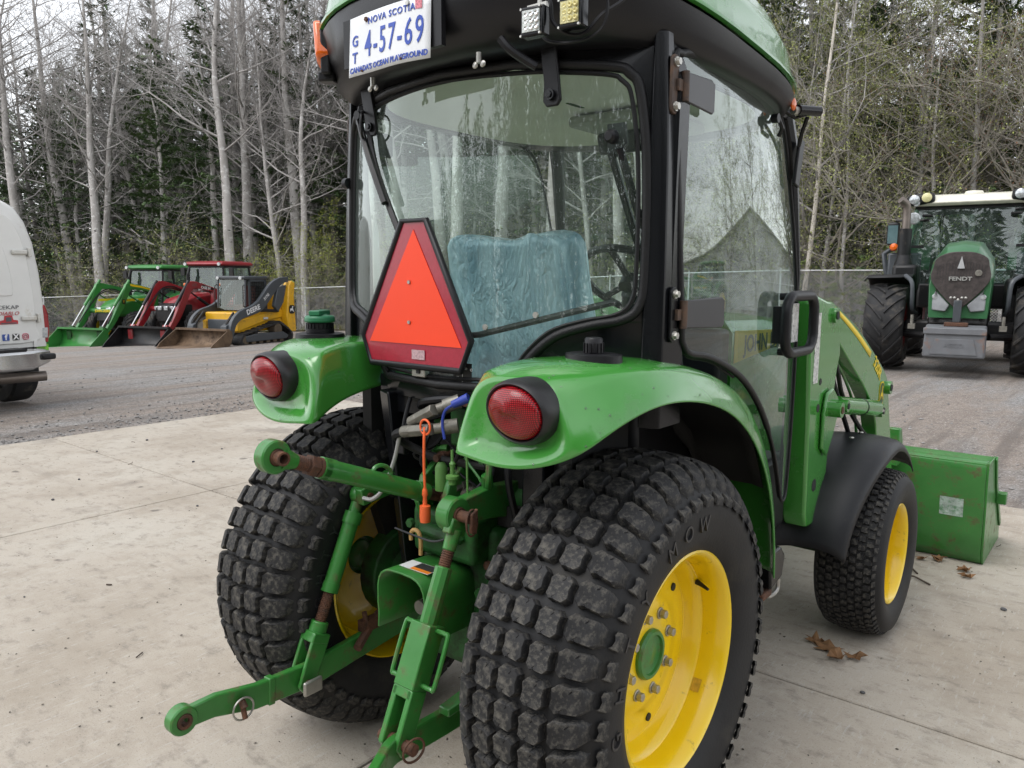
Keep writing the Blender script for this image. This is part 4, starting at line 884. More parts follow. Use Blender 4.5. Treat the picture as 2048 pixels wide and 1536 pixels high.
# top link with threaded ball ends
Ta = V(-.05, -.682, 1.071); Tb = V(-.02, -.15, .862); d = (Tb-Ta).normalized()
tl = MB().cyl(Ta+d*.135, Ta+d*.155, .0275, n=28).cyl(Ta+d*.15, Ta+d*.50, .0255, n=28).cyl(Ta+d*.138, Ta+d*.175, .0275, n=28).cyl(Ta+d*.46, Ta+d*.49, .027, n=28).build('top_link', GREENW, TR, smooth=40)
MB().cyl(Ta+d*.03, Ta+d*.15, .0165, n=16).cyl(Ta+d*.10, Ta+d*.122, .027, n=6).cyl(Ta+d*.125, Ta+d*.142, .025, n=18).build('threaded_end', RUST, tl)
b = MB()
for k in range(9): b.lathe([(.016, -.002), (.0188, 0), (.016, .002)], Ta+d*(.048+.0055*k), d, 14)
tag(b.build('screw_thread', RUST, tl), kind='stuff')
eye(Ta.x, Ta.y, Ta.z, .040, .021, .038, GREENW, tl)
MB().cyl(Ta+d*.02, Ta+d*.062, .030, .018, n=16).build('eye_neck', GREENW, tl)
MB().lathe([(.012, -.045), (.0165, -.045), (.0165, .045), (.012, .045)], Ta, (1, 0, 0), 20, closed=True).build('ball_bush', RUST, tl)
c_ = Ta+d*.345+V(0, -.006, .030); MB().tube([c_+d*.030*math.cos(2*PI*i/20)+V(.0, .006*math.sin(2*PI*i/20), .016*math.sin(2*PI*i/20)) for i in range(20)], .006, 7, closed=True).build('lift_ring', GREENW, tl)
MB().cyl(Ta+d*.49, Ta+d*.56, .016, n=14).build('threaded_end', RUST, tl)
# top link bracket and uprights of the rockshaft casting
for x in (-.055, .045):
    MB().yz([(-.05, .74), (-.20, .80), (-.225, .86), (-.20, .93), (-.12, .985), (-.08, .98), (-.03, .86)], x-.010, x+.010).build('top_link_bracket', GREENW, TR, bevel=.004)
MB().cyl((-.08, -.165, .865), (.07, -.165, .865), .014, n=14).build('top_link_pin', RUST, TR)
# bent support rod, hydraulic couplers, hoses, rubber caps
MB().tube(cr([(-.055, -.235, 1.075), (-.085, -.25, 1.055), (-.10, -.262, .98), (-.12, -.285, .90), (-.150, -.30, .865), (-.185, -.305, .862)], 5), .006, 8).build('support_rod', M('rod_grey', (.30, .30, .29), .45, metal=.4), TR)
VB = MB().b2((.02, -.165, 1.02), (.14, -.11, 1.13)).b2((-.06, -.15, 1.06), (.03, -.11, 1.12)).build('hydraulic_valve', GREEND, TR, bevel=.008)
for k, (a, b_) in enumerate((((-.055, -.235, 1.088), (.035, -.24, 1.132)), ((-.065, -.255, 1.062), (.045, -.262, 1.083)))):
    a = V(a); b_ = V(b_); dd = (b_-a).normalized()
    cp = MB().cyl(a, b_, .0175, n=6).cyl(a-dd*.006, a+dd*.03, .0165, n=14).build('hose_coupling', DULLST, TR, bevel=.002)
    MB().cyl(b_+dd*.0+V(0, .01, 0), b_+dd*.03+V(0, .04, 0), .014, n=14).cyl(b_+dd*.015+V(0, .025, 0), b_+dd*.05+V(0, .055, 0), .020, n=16).build('coupling_body', DULLST, cp)
    e0 = a-dd*.005
    pth = cr([e0, e0-dd*.035+V(0, .0, -.01), e0-dd*.045+V(.01, .06, -.05), e0+V(.06, .10, -.09), e0+V(.20, .12, -.09)], 5) if k else cr([e0, e0-dd*.03+V(0, .02, -.008), e0-dd*.03+V(0, .08, -.02), e0+V(.02, .14, -.0)], 5)
    MB().tube(pth, .0125, 8).build('hydraulic_hose', RUBBER, cp)
ORG = M('orange_rubber', (.85, .14, .035), .5, var=.05)
oc = MB().tube(cr([(.034, -.275, 1.09), (.036, -.28, 1.05), (.030, -.275, .98), (.028, -.27, .91)], 5), .0038, 7).build('orange_dust_cap', ORG, TR)
MB().lathe([(.004, .05), (.007, .042), (.008, .03), (.0055, .025), (.0065, .002), (.0145, 0), (.0155, -.03), (.014, -.045), (0, -.045)], (.027, -.27, .873), (0, 0, 1), 20).build('cap_bell', ORG, oc)
MB().tube([(.036+.018*math.cos(2*PI*i/18), -.275, 1.09+.020*math.sin(2*PI*i/18)) for i in range(18)], .003, 6, closed=True).build('cap_loop', ORG, oc)
BLUR = M('blue_rubber', (.02, .045, .30), .5); bc = MB().tube(cr([(.135, -.235, 1.165), (.115, -.25, 1.155), (.085, -.25, 1.135), (.075, -.25, 1.10), (.082, -.25, 1.06)], 5), .004, 7).build('blue_dust_cap', BLUR, TR)
MB().cyl((.112, -.25, 1.155), (.15, -.23, 1.175), .010, .013, n=16).build('cap_bell', BLUR, bc)
GRR = M('green_rubber', (.09, .22, .05), .55); gc = MB().tube([(.095, -.235, 1.03), (.096, -.235, .99)], .004, 7).build('green_dust_cap', GRR, TR)
MB().lathe([(.004, .035), (.009, .028), (.006, .015), (.006, 0), (.018, -.004), (.018, -.012), (.011, -.014), (.011, -.028), (0, -.028)], (.096, -.235, .965), (0, 0, 1), 20).build('cap_bell', GRR, gc)
gs = MB().tube([(.142, -.23, 1.05), (.146, -.23, .90)], .003, 6).build('green_dust_cap', GRR, TR); MB().lathe([(.003, .02), (.008, .012), (.004, 0), (.006, -.02), (0, -.02)], (.146, -.23, .90), (0, 0, 1), 14).build('cap_bell', GRR, gs)
MB().lathe([(.007, .05), (.012, .045), (.017, .035), (.017, -.03), (0, -.03)], (.02, -.20, .93), (0, 0, 1), 16).build('green_dust_cap', GRR, TR)
for k, p in enumerate(([(-.10, -.14, 1.14), (-.08, -.17, 1.09), (-.02, -.16, 1.10), (.02, -.14, 1.13)], [(-.09, -.17, 1.12), (-.05, -.19, 1.14), (.05, -.18, 1.155), (.14, -.15, 1.15)], [(-.13, -.17, 1.14), (-.135, -.19, 1.07), (-.13, -.2, 1.02)], [(-.06, -.13, 1.0), (-.07, -.15, .95), (-.03, -.13, .88)], [(.20, -.12, 1.05), (.21, -.14, .95), (.215, -.10, .8), (.25, -.10, .66)])):
    MB().tube(cr(p, 6), (.008, .011, .006, .012, .010)[k], 8).build('black_hose', BLACKP, TR)
MB().box((-.13, -.20, 1.005), (.026, .022, .05)).build('trailer_plug', BLACKP, TR, bevel=.004)
MB().tube(cr([(-.02, -.13, 1.0), (-.06, -.14, .99), (-.065, -.14, .93), (-.03, -.12, .90)], 5), .011, 8).build('green_pipe', GREENW, TR)
MB().tube(cr([(.17, -.17, 1.02), (.175, -.18, .95), (.155, -.16, .91)], 5), .009, 8).cyl((.165, -.175, .96), (.158, -.165, .925), .016, n=6).build('green_pipe', GREENW, TR)

rdh = random.Random(4)
for k in range(9):
    x0 = rdh.uniform(-.12, .16); z0 = rdh.uniform(.98, 1.14); p = [(x0, -.12, z0)]
    for j in range(3): p.append((p[-1][0]+rdh.uniform(-.07, .07), rdh.uniform(-.19, -.11), p[-1][2]-rdh.uniform(.02, .09)))
    MB().tube(cr(p, 5), rdh.choice((.004, .006, .009)), 7).build('cable' if k % 2 else 'black_hose', BLACKP if k % 3 else GREENW, TR)
for k in range(8):
    x = rdh.uniform(-.05, .15); z = rdh.uniform(.84, 1.10); MB().cyl((x, -.12, z), (x, -.175, z), .012, n=6).cyl((x, -.12, z), (x, -.155, z), .017, n=12).build('pipe_fitting', rdh.choice((DULLST, RUST, GREEND)), TR)
MB().tube(cr([(-.06, -.30, .80), (.03, -.31, .80), (.12, -.33, .81), (.19, -.34, .84)], 5), .003, 5).build('wire', BLACKP, TR)
# ================================================================== front loader
for s in (1, -1):
    x = s*.52
    # mast: deep plate post with pin holes
    mp = [(1.145, 1.405), (1.195, 1.425), (1.31, 1.405), (1.395, 1.40), (1.425, 1.36), (1.505, 1.25), (1.52, 1.19), (1.49, 1.13), (1.44, .93), (1.43, .80), (1.425, .56), (1.40, .53), (1.22, .545), (1.19, .60), (1.175, .95), (1.145, 1.2)]
    ms = MB().yz(mp, x-.045, x+.045).build('loader_mast', GREEN, TR, bevel=.012, seg=3)
    for y, z, r in ((1.28, 1.10, .013), (1.27, 1.0, .016), (1.275, .70, .024)): MB().cyl((x+s*.040, y, z), (x+s*.0465, y, z), r, n=18).build('mast_hole', DARK, ms)
    MB().cyl((x-.058, 1.40, 1.345), (x+.058, 1.40, 1.345), .030, n=20).build('pivot_boss', GREEN, ms); MB().cyl((x+s*.058, 1.40, 1.345), (x+s*.062, 1.40, 1.345), .016, n=14).build('pivot_pin', DARK, ms)
    # decal on the mast
    MB().b2((x-.0455 if s < 0 else x+.0452, 1.19, 1.10), (x-.0452 if s < 0 else x+.0465, 1.245, 1.36)).build('mast_decal', M('safety_label'), ms)
    # cylinder tab plate
    MB().yz([(1.33, 1.05), (1.40, 1.065), (1.47, 1.02), (1.48, .96), (1.43, .88), (1.36, .80), (1.30, .84), (1.30, .98)], x+s*.048, x+s*.062).build('cylinder_tab', GREEN, ms, bevel=.006)
    MB().cyl((x+s*.03, 1.375, .985), (x+s*.105, 1.375, .985), .030, n=20).build('cylinder_boss', GREEN, ms); MB().cyl((x+s*.105, 1.375, .985), (x+s*.108, 1.375, .985), .014, n=14).build('boss_pin', RUST, ms)
    MB().cyl((x+s*.02, 1.49, .985), (x+s*.095, 1.49, .985), .024, n=20).build('cylinder_boss', GREEN, ms); MB().cyl((x+s*.095, 1.49, .985), (x+s*.098, 1.49, .985), .012, n=14).build('boss_pin', DARK, ms)
    # boom arm: curved box section tapering to the knee, then down to the bucket
    top = cr([(1.40, 1.395), (1.50, 1.372), (1.79, 1.275), (2.08, 1.150), (2.30, 1.04), (2.37, .97), (2.42, .86), (2.60, .46), (2.66, .28)], 5)
    botm = cr([(1.41, 1.275), (1.48, 1.255), (1.72, 1.13), (1.96, 1.0), (2.12, .885), (2.19, .80), (2.235, .70), (2.46, .36), (2.58, .20)], 5)
    rows = []
    for (ty, tz), (by, bz) in zip(top, botm):
        rows.append([(x-.034, ty, tz), (x+.034, ty, tz), (x+.034, by, bz), (x-.034, by, bz)])
    q = MB().grid(rows, cv=True); q.f += [(0, 1, 2, 3), tuple(len(q.v)-4+i for i in range(4))]
    arm = q.build('boom_arm', GREEN, TR, bevel=.006, smooth=40)
    # yellow stripe, number and badge on the outer side
    st = []
    for i in range(3, 15):
        (ty, tz), (by, bz) = top[i], botm[i]
        st.append([(x+s*.0352, lerp(ty, by, f), lerp(tz, bz, f)) for f in (.10, .26)])
    MB().grid(st).build('yellow_stripe', M('decal_yellow'), arm, solid=.001)
    dv = V(0, s*.7, -s*.45).normalized(); text('model_number', '320R', .075, (x+s*.0358, 2.14, 1.075), dv, (0, .45, .75), M('decal_yellow'), arm, shear=.1, bold=.002)
    MB().prism([(x+s*.0352, 2.245+a*.9, .945+b) for a, b in rrect(.085, .115, .03, 4)], (s*.001, 0, 0)).build('badge', M('decal_yellow'), arm); MB().prism([(x+s*.0364, 2.245+a*.9, .945+b) for a, b in rrect(.072, .10, .025, 4)], (s*.0008, 0, 0)).build('badge_field', M('decal_green'), arm)
    MB().prism([(x+s*.0375, 2.245+s*a, .945+b) for a, b in ((-.02, -.03), (-.008, -.012), (.012, -.016), (.02, -.032), (.026, -.03), (.018, -.004), (.008, .004), (.008, .02), (.016, .03), (.004, .038), (.0, .024), (-.006, .006), (-.024, -.006))], (s*.0008, 0, 0)).build('badge_deer', M('decal_yellow'), arm)
    for y, z in ((2.33, .965), (2.21, .868)): MB().cyl((x-.058, y, z), (x+.058, y, z), .032, n=20).build('arm_boss', GREEN, arm); MB().cyl((x+s*.058, y, z), (x+s*.062, y, z), .016, n=14).build('boss_pin', DARK, arm)
    # boom cylinder
    cyl = MB().cyl((x+s*.045, 1.49, .985), (x+s*.045, 2.10, .895), .037, n=20).build('boom_cylinder', GREEN, TR, smooth=40); MB().cyl((x+s*.045, 2.08, .898), (x+s*.045, 2.21, .868), .018, n=14).build('cylinder_rod', CHROME, cyl)
    MB().lathe([(.038, -.005), (.040, 0), (.038, .005)], (x+s*.045, 1.85, .932), (0, .61, -.09), 20).build('hose_tie', BLACKP, cyl)
    MB().tube(cr([(x-s*.01, 1.45, 1.30), (x+s*.01, 1.60, 1.12), (x, 1.75, .98), (x+s*.02, 2.0, .80), (x+s*.03, 2.14, .74)], 6), .010, 8).build('loader_hose', RUBBER, TR)
    MB().tube(cr([(x, 1.46, 1.22), (x+s*.02, 1.58, 1.02), (x+s*.02, 1.75, .86), (x, 1.95, .72), (x, 2.05, .60)], 6), .010, 8).build('loader_hose', RUBBER, TR)
    MB().tube(cr([(x-s*.02, 1.5, 1.24), (x-s*.02, 1.8, 1.07), (x-s*.02, 2.0, .9), (x-s*.02, 2.1, .7)], 6), .007, 6).build('loader_pipe', GREENW, TR)
    # small hook plate at arm's foot, decal
    MB().b2((x+s*.0345, 2.35, .60) if s > 0 else (x-.0358, 2.35, .60), (x+.0358, 2.41, .70) if s > 0 else (x-.0345, 2.41, .70)).build('arm_decal', M('safety_label'), arm)
    # front mudguard: moulded black plastic over the wheel
    rows = []
    for a in np.linspace(168, 42, 18):
        t = R(a); r = .455+.015*math.sin(t)
        yy = 1.73+r*math.cos(t)*(1.06 if math.cos(t) < 0 else 1.0); zz = .36+r*math.sin(t)
        xo = lerp(.695, .755, ss(168, 95, a))
        rows.append([(s*.41, yy-.05*(1 if a > 140 else 0), zz-.02), (s*.48, yy, zz-.004), (s*.58, yy, zz+.004), (s*(xo-.05), yy, zz-.002), (s*(xo-.012), yy+.01, zz-.02), (s*xo, yy+.02*(1 if math.cos(t) < 0 else -1), zz-.05)])
    MB().grid(rows).build('front_mudguard', M('mudguard_plastic', (.014, .0145, .017), .42, spec=.35, var=.15, vs=4, bump=.15, bs=300, dirt=(.06, .055, .05), da=.12), TR, smooth=70, solid=.005, sub=1)
    for y in (1.62, 1.76): MB().ball((s*.60, y, .836), .010, 8, 6, (1, 1, .5)).build('mudguard_screw', STEEL, TR)
# torque tube and side panel behind the mast
MB().cyl((-.52, 2.30, .62), (.52, 2.30, .62), .045, n=20).build('torque_tube', GREEN, TR)
MB().b2((.40, .95, .56), (.50, 1.16, .84)).build('battery_box', BLACKP, TR, bevel=.02)
# rear-wheel-side bits under the step: bracket with hook
MB().prism([(.56, .70, .60), (.56, .80, .60), (.56, .84, .56), (.56, .82, .49), (.56, .72, .47)], (.06, 0, 0)).build('pedal_bracket', BLACKM, TR, bevel=.008)
MB().tube(cr([(.58, .76, .44), (.59, .79, .42), (.59, .86, .42), (.59, .87, .46)], 4), .007, 8).build('bracket_hook', STEEL, TR)
MB().b2((.55, .68, .44), (.61, .76, .465)).build('rusty_bracket', RUST, TR, bevel=.006)
# bucket
BX = .945
bsec = [(2.865, .535), (2.80, .525), (2.795, .43), (2.845, .02), (2.88, .004)]
bk_ = [(2.80, .535), (2.86, .06), (2.90, .006), (3.40, .004)]
rows = [[(x, y, z) for y, z in [(2.86, .56), (2.80, .545), (2.795, .50), (2.835, .18), (2.85, .06), (2.89, .008), (3.45, .006)]] for x in (-BX, -.3, .3, BX)]
bu = MB().grid(rows).build('loader_bucket', GREENW, TR, smooth=20, solid=.010, bevel=.003, seg=1)
MB().b2((-BX, 2.80, .545), (BX, 3.02, .556)).build('bucket_top_lip', GREENW, bu, bevel=.003)
for s in (1, -1):
    MB().yz([(2.80, .56), (3.02, .56), (3.12, .40), (3.42, .10), (3.45, .0), (2.89, .0), (2.85, .06), (2.835, .18), (2.795, .50)], s*BX, s*(BX+.012)).build('bucket_side', GREENW, bu, bevel=.003)
    MB().yz([(3.02, .56), (3.12, .40), (3.42, .10), (3.38, .09), (3.09, .38), (2.99, .545)], s*(BX+.012), s*(BX+.022)).build('side_edge_bar', GREENW, bu, bevel=.003)
    MB().yz([(2.72, .70), (2.76, .70), (2.80, .62), (2.80, .50), (2.70, .50)], s*.52-.03, s*.52+.03).build('bucket_hanger', GREENW, bu, bevel=.006)
    MB().yz([(2.80, .30), (2.74, .26), (2.72, .14), (2.76, .06), (2.85, .05), (2.84, .2)], s*.56-.012, s*.56+.012).build('bucket_ear', GREENW, bu, bevel=.006); MB().cyl((s*.54, 2.765, .15), (s*.62, 2.765, .15), .03, n=14).build('ear_pin', RUST, bu)
MB().b2((BX+.012, 3.16, .27), (BX+.06, 3.22, .33)).build('side_hook', GREENW, bu, bevel=.004)
MB().box((0, 2.842, .165), (2*BX-.02, .008, .014), (.1, 0, 0)).build('wear_bar', GREENW, bu)
rows = [[(x, 2.7935+(.50-z)*.125-.0045, z) for x in np.linspace(.745, .855, 6)] for z in (.355, .30, .255)]
MB().grid(rows).build('torn_sticker', M('torn_foil', (.42, .50, .46), .35, var=.35, vs=30, dirt=(.10, .25, .12), da=.5, ds=40), bu)
# ================================================================== parked machines
JDG = M('machine_green', (.030, .19, .035), .38, var=.14, vs=2, coat=.3, dirt=(.10, .12, .06), da=.22, ds=3); CRED = M('machine_red', (.25, .012, .018), .36, var=.14, vs=2, coat=.3, dirt=(.16, .06, .05), da=.2, ds=3)
DGREY = M('machine_charcoal', (.055, .062, .070), .4, var=.1); SYEL = M('machine_yellow', (.68, .37, .012), .4, var=.12, vs=2, coat=.2, dirt=(.30, .19, .06), da=.25, ds=3)
MBLK = M('machine_black', (.010, .010, .011), .42, var=.2, spec=.35, dirt=(.06, .05, .04), da=.2); SILV = M('machine_silver', (.5, .5, .5), .3, metal=.7)
TYRE = M('machine_tyre', (.022, .022, .023), .7, var=.25, vs=4, spec=.3, dirt=(.10, .088, .074), da=.36, ds=3.5)
LAMP = M('headlamp_glass', (.42, .44, .45), .15, var=.45, vs=22, coat=.4, metal=.4); FGREEN = M('fendt_green', (.030, .125, .048), .34, var=.07, coat=.4)
def ag_wheel(R_, w, rr, rimmat, parent, loc, lugs=20, name='wheel', flip=False):
    rim = MB().lathe([(rr, w*.42), (rr+.02, w*.46), (rr-.03, w*.40), (rr-.06, w*.15), (rr*.55, w*.05), (rr*.5, w*.14), (.0, w*.14), (0, -w*.1), (rr-.06, -w*.1), (rr-.03, -w*.4), (rr+.02, -w*.46), (rr, -w*.42)], (0, 0, 0), (1, 0, 0), 32).build(name, rimmat, parent, smooth=40, fix=False)
    rim.location = loc
    if loc[0] < 0: rim.rotation_euler = (0, 0, PI)
    lh = R_*.055; rb = R_-lh
    pf = [(rr, w*.44), (rr+(rb-rr)*.35, w*.52), (rr+(rb-rr)*.7, w*.51), (rb-.02, w*.44), (rb, w*.25), (rb+.005, 0)]; pf = pf+[(r, -x) for r, x in pf[-2::-1]]
    MB().lathe(pf, (0, 0, 0), (1, 0, 0), 40).build('tyre', TYRE, rim, smooth=50)
    b = MB()
    for i in range(lugs*2):
        sd = 1 if i % 2 else -1; a0 = 2*PI*i/(lugs*2); sweep = .62*w/R_
        rows = []
        for f in (0, .33, .66, 1):
            x = sd*w*(.02+.49*f); a = a0+(-sweep if not flip else sweep)*f*(1.0); r0 = rb-.01-(.03 if f > .9 else 0); r1 = R_-(R_*.02 if f > .6 else 0)-(.025 if f > .9 else 0); ha = .022*w/.5*(1.2/(R_+.35))
            rows.append([(x, r0*math.cos(a-ha*1.6), r0*math.sin(a-ha*1.6)), (x, r1*math.cos(a-ha), r1*math.sin(a-ha)), (x, r1*math.cos(a+ha), r1*math.sin(a+ha)), (x, r0*math.cos(a+ha*1.6), r0*math.sin(a+ha*1.6))])
        b.grid(rows); n = len(b.v); b.f += [(n-4, n-3, n-2, n-1), (n-16, n-13, n-14, n-15)]
    tag(b.build('tread_bars', TYRE, rim, smooth=30), kind='stuff')
    return rim
def tapered(sections, close=True):
    b = MB(); b.grid(sections, cv=True); k = len(sections[0]); n = len(b.v)
    if close: b.f += [tuple(range(k))[::-1], tuple(range(n-k, n))]
    return b
def loop8(w, z0, z1, y, ch=.08, x=0):
    return [(x-w, y, z0+ch), (x-w, y, z1-ch), (x-w+ch, y, z1), (x+w-ch, y, z1), (x+w, y, z1-ch), (x+w, y, z0+ch), (x+w-ch, y, z0), (x-w+ch, y, z0)]
def cab(T, y0, y1, z0, z1, hw, frame, roofmat, roofh=.16, taper=.06):
    ym = (y0+y1)/2
    for s in (1, -1):
        for ya, yb, n in ((y0, y0+.08, 'rear_pillar'), (y0+.62*(y1-y0), y0+.60*(y1-y0), 'centre_pillar'), (y1, y1-.16, 'front_pillar')):
            MB().tube([(s*hw, ya, z0), (s*hw, (ya*2+yb)/3, (z0+z1)/2), (s*(hw-taper), yb, z1)], .035, 8).build(n, frame, T)
        MB().add([(s*hw, y0, z0), (s*hw, y1, z0), (s*(hw-taper), y1-.16, z1), (s*(hw-taper), y0+.08, z1)], [(0, 1, 2, 3)]).build('side_window', GLASSF, T)
    MB().add([(-hw, y1, z0), (hw, y1, z0), (hw-taper, y1-.16, z1), (-hw+taper, y1-.16, z1)], [(0, 1, 2, 3)]).build('windscreen', GLASSF, T)
    MB().add([(-hw, y0, z0), (hw, y0, z0), (hw-taper, y0+.08, z1), (-hw+taper, y0+.08, z1)], [(0, 1, 2, 3)]).build('rear_window', GLASSF, T)
    w2 = hw-taper+.05
    r = tapered([[(-w2, y0-.02, z1), (w2, y0-.02, z1), (w2, y1-.02, z1), (-w2, y1-.02, z1)], [(-w2-.05, y0-.08, z1+.05), (w2+.05, y0-.08, z1+.05), (w2+.05, y1+.04, z1+.05), (-w2-.05, y1+.04, z1+.05)], [(-w2, y0, z1+roofh*.8), (w2, y0, z1+roofh*.8), (w2, y1-.08, z1+roofh*.8), (-w2, y1-.08, z1+roofh*.8)], [(-w2+.25, y0+.2, z1+roofh), (w2-.25, y0+.2, z1+roofh), (w2-.25, y1-.3, z1+roofh), (-w2+.25, y1-.3, z1+roofh)]])
    rf = r.build('cab_roof', roofmat, T, bevel=.02)
    MB().b2((-w2+.02, y0, z1-.06), (w2-.02, y1-.12, z1-.005)).build('roof_liner', MBLK, T)
    for s in (1, -1): MB().cyl((s*(w2-.05), y1+.02, z1+.05), (s*(w2-.05), y1+.07, z1+.05), .055, n=14).build('roof_lamp', LAMP, rf)
    MB().b2((-.26, ym-.25, z0-.1), (.26, ym+.1, z0+.18)).b2((-.24, ym-.32, z0+.05), (.24, ym-.2, z0+.72)).build('driver_seat', MBLK, T, bevel=.05)
    MB().tube([(.2*math.cos(2*PI*i/20), y1-.32+.12*math.sin(2*PI*i/20), z0+.30+.14*math.sin(2*PI*i/20)) for i in range(20)], .018, 6, closed=True).build('steering_wheel', MBLK, T)
    MB().b2((-.3, y1-.25, z0-.25), (.3, y1-.08, z0+.2)).build('dashboard', MBLK, T, bevel=.04)
def bucket(T, hw, y, mat, L=.85, H=.62, inside=None):
    """open scoop: curved back, floor, end plates; y is the back, mouth towards +y"""
    prof = [(y+.10, H), (y, H*.92), (y-.03, H*.55), (y+.06, .12), (y+.2, .03), (y+L, .02)]
    b = MB().grid([[(x, a, z) for a, z in prof] for x in (-hw, hw)]).build('bucket', mat, T, smooth=30, solid=.02, bevel=.004, seg=1)
    for s in (1, -1): MB().yz([(y+.10, H), (y-.02, H*.9), (y-.03, H*.55), (y+.06, .10), (y+.2, .01), (y+L, .01), (y+L-.12, .14)], s*hw, s*(hw+.02)).build('bucket_end', mat, b)
    MB().b2((-hw, y+.05, H-.04), (hw, y+.16, H+.012)).build('bucket_rim', mat, b)
    MB().b2((-hw-.01, y+L-.10, .0), (hw+.01, y+L+.03, .018)).build('cutting_edge', mat, b)
    return b
def arm2(top, bot, x, th, name, mat, T):
    q = MB().grid([[(x-th, a, b), (x+th, a, b), (x+th, c_, d_), (x-th, c_, d_)] for (a, b), (c_, d_) in zip(top, bot)], cv=True); n = len(q.v); q.f += [(0, 1, 2, 3), (n-4, n-3, n-2, n-1)]
    return q.build(name, mat, T, bevel=.012, smooth=30)
def loader_tractor(kind, loc, rz, label, grp=None):
    G = kind == 'green'; main = JDG if G else CRED
    T = thing('loader_tractor', label, 'tractor', loc, rz, grp)
    rim = YELLOW if G else SILV
    for s in (1, -1):
        ag_wheel(.80, .46, .46, rim, T, (s*.84, 0, .80), 20, 'rear_wheel'); ag_wheel(.56, .36, .32, rim, T, (s*.80, 2.08, .56), 18, 'front_wheel')
        rows = []
        for a in np.linspace(20, 150, 10): rows.append([(s*.52, .92*math.cos(R(a)), .82+.92*math.sin(R(a))), (s*1.04, .92*math.cos(R(a)), .82+.90*math.sin(R(a))), (s*1.08, .88*math.cos(R(a)), .80+.84*math.sin(R(a)))])
        MB().grid(rows).build('rear_mudguard', main, T, solid=.02, smooth=60)
    MB().b2((-.30, -.3, .55), (.30, 2.6, .95)).build('chassis', MBLK, T, bevel=.03); MB().b2((-.7, 1.98, .45), (.7, 2.18, .62)).build('front_axle', MBLK, T, bevel=.03); MB().b2((-.7, -.12, .68), (.7, .12, .92)).build('rear_axle', MBLK, T)
    hd = tapered([loop8(.36, .92, 1.62, .95, .10), loop8(.36, .90, 1.56, 1.7, .11), loop8(.35, .85, 1.42, 2.35, .12), loop8(.30, .80, 1.25, 2.62, .12)]).build('bonnet', main, T, bevel=.03, seg=3, smooth=40)
    if G:
        MB().prism([(-.27, 2.60, 1.20), (.27, 2.60, 1.20), (.29, 2.66, .80), (-.29, 2.66, .80)], (0, .03, 0)).build('grille', MBLK, hd, bevel=.02)
        for s in (1, -1):
            MB().prism([(s*.10, 2.64, 1.22), (s*.29, 2.62, 1.25), (s*.30, 2.64, 1.12), (s*.12, 2.65, 1.14)], (0, .03, 0)).build('headlamp', LAMP, hd, bevel=.01)
            MB().b2((s*.362, 1.2, 1.42) if s > 0 else (-.368, 1.2, 1.42), (.368, 2.5, 1.50) if s > 0 else (-.362, 2.5, 1.50)).xform(Matrix.Shear('XY', 4, (0, 0)) if False else Matrix.Identity(4)).build('yellow_stripe', M('decal_yellow'), hd)
    else:
        tapered([loop8(.385, .80, 1.28, 1.9, .06), loop8(.36, .75, 1.30, 2.55, .08), loop8(.30, .72, 1.22, 2.75, .10)]).build('nose_cowl', MBLK, hd, bevel=.03)
        for s in (1, -1):
            for k in range(2): MB().box((s*(.12+.17*k), 2.76-.05*k, 1.14), (.15, .05, .13)).build('headlamp', LAMP, hd, bevel=.02)
    cab(T, -.62, .90, 1.35, 2.48, .74, MBLK if G else MBLK, JDG if G else CRED)
    MB().b2((-.72, -.60, .95), (.72, .92, 1.36)).build('cab_base', MBLK, T, bevel=.04)
    MB().cyl((.52, 1.02, 1.4), (.52, 1.02, 2.2), .06, n=14).cyl((.52, 1.02, 2.2), (.52, .94, 2.42), .04, n=12).build('exhaust_stack', MBLK, T)
    for s in (1, -1): MB().box((s*.98, .72, 2.28), (.16, .06, .26)).tube([(s*.72, .75, 2.4), (s*.98, .74, 2.42)], .015, 6).build('mirror', MBLK, T, bevel=.02)
    MB().b2((-1.0, .35, .35), (-.74, .85, .75)).build('side_tank', MBLK, T, bevel=.03)
    # loader
    kz = 2.02 if G else 1.98; BY = 3.95
    for s in (1, -1):
        x = s*.62
        MB().yz([(.98, 1.72), (1.24, 1.72), (1.30, 1.2), (1.28, .62), (1.05, .62), (1.02, 1.2)], x-.06, x+.06).build('loader_mast', main, T, bevel=.02)
        if G: top = [(1.05, 1.78), (1.9, 1.94), (2.5, kz), (2.66, kz-.03), (3.0, 1.45), (3.5, .85), (3.92, .42)]; bot = [(1.05, 1.62), (1.9, 1.72), (2.35, 1.74), (2.45, 1.62), (2.78, 1.15), (3.3, .65), (3.80, .32)]
        else: top = cr([(1.05, 1.72), (1.7, 1.86), (2.4, kz), (2.75, 1.88), (3.1, 1.42), (3.45, .95), (3.92, .45)], 3); bot = cr([(1.05, 1.52), (1.7, 1.62), (2.3, 1.66), (2.52, 1.52), (2.80, 1.15), (3.15, .75), (3.78, .32)], 3)
        ly = lambda y: 1.0+(y-1.0)*.80
        top = [(ly(a), b) for a, b in top]; bot = [(ly(a), b) for a, b in bot]; bot = [(lerp(a, c_, .72), lerp(b, d_, .72)) for (a, b), (c_, d_) in zip(top, bot)]
        am = arm2(top, bot, x, .05, 'loader_arm', main, T)
        p0, p1 = ((2.45, 2.10), (3.95, .62)) if G else ((2.62, 1.98), (4.0, .62))
        v0 = V(x, ly(p0[0]), p0[1]); v1 = V(x, ly(p1[0]), p1[1]); m = v0.lerp(v1, .55)
        cy_ = MB().cyl(v0, m, .048, n=12).build('tilt_cylinder', main if G else MBLK, T); MB().cyl(m, v1, .024, n=10).build('cylinder_rod', CHROME, cy_)
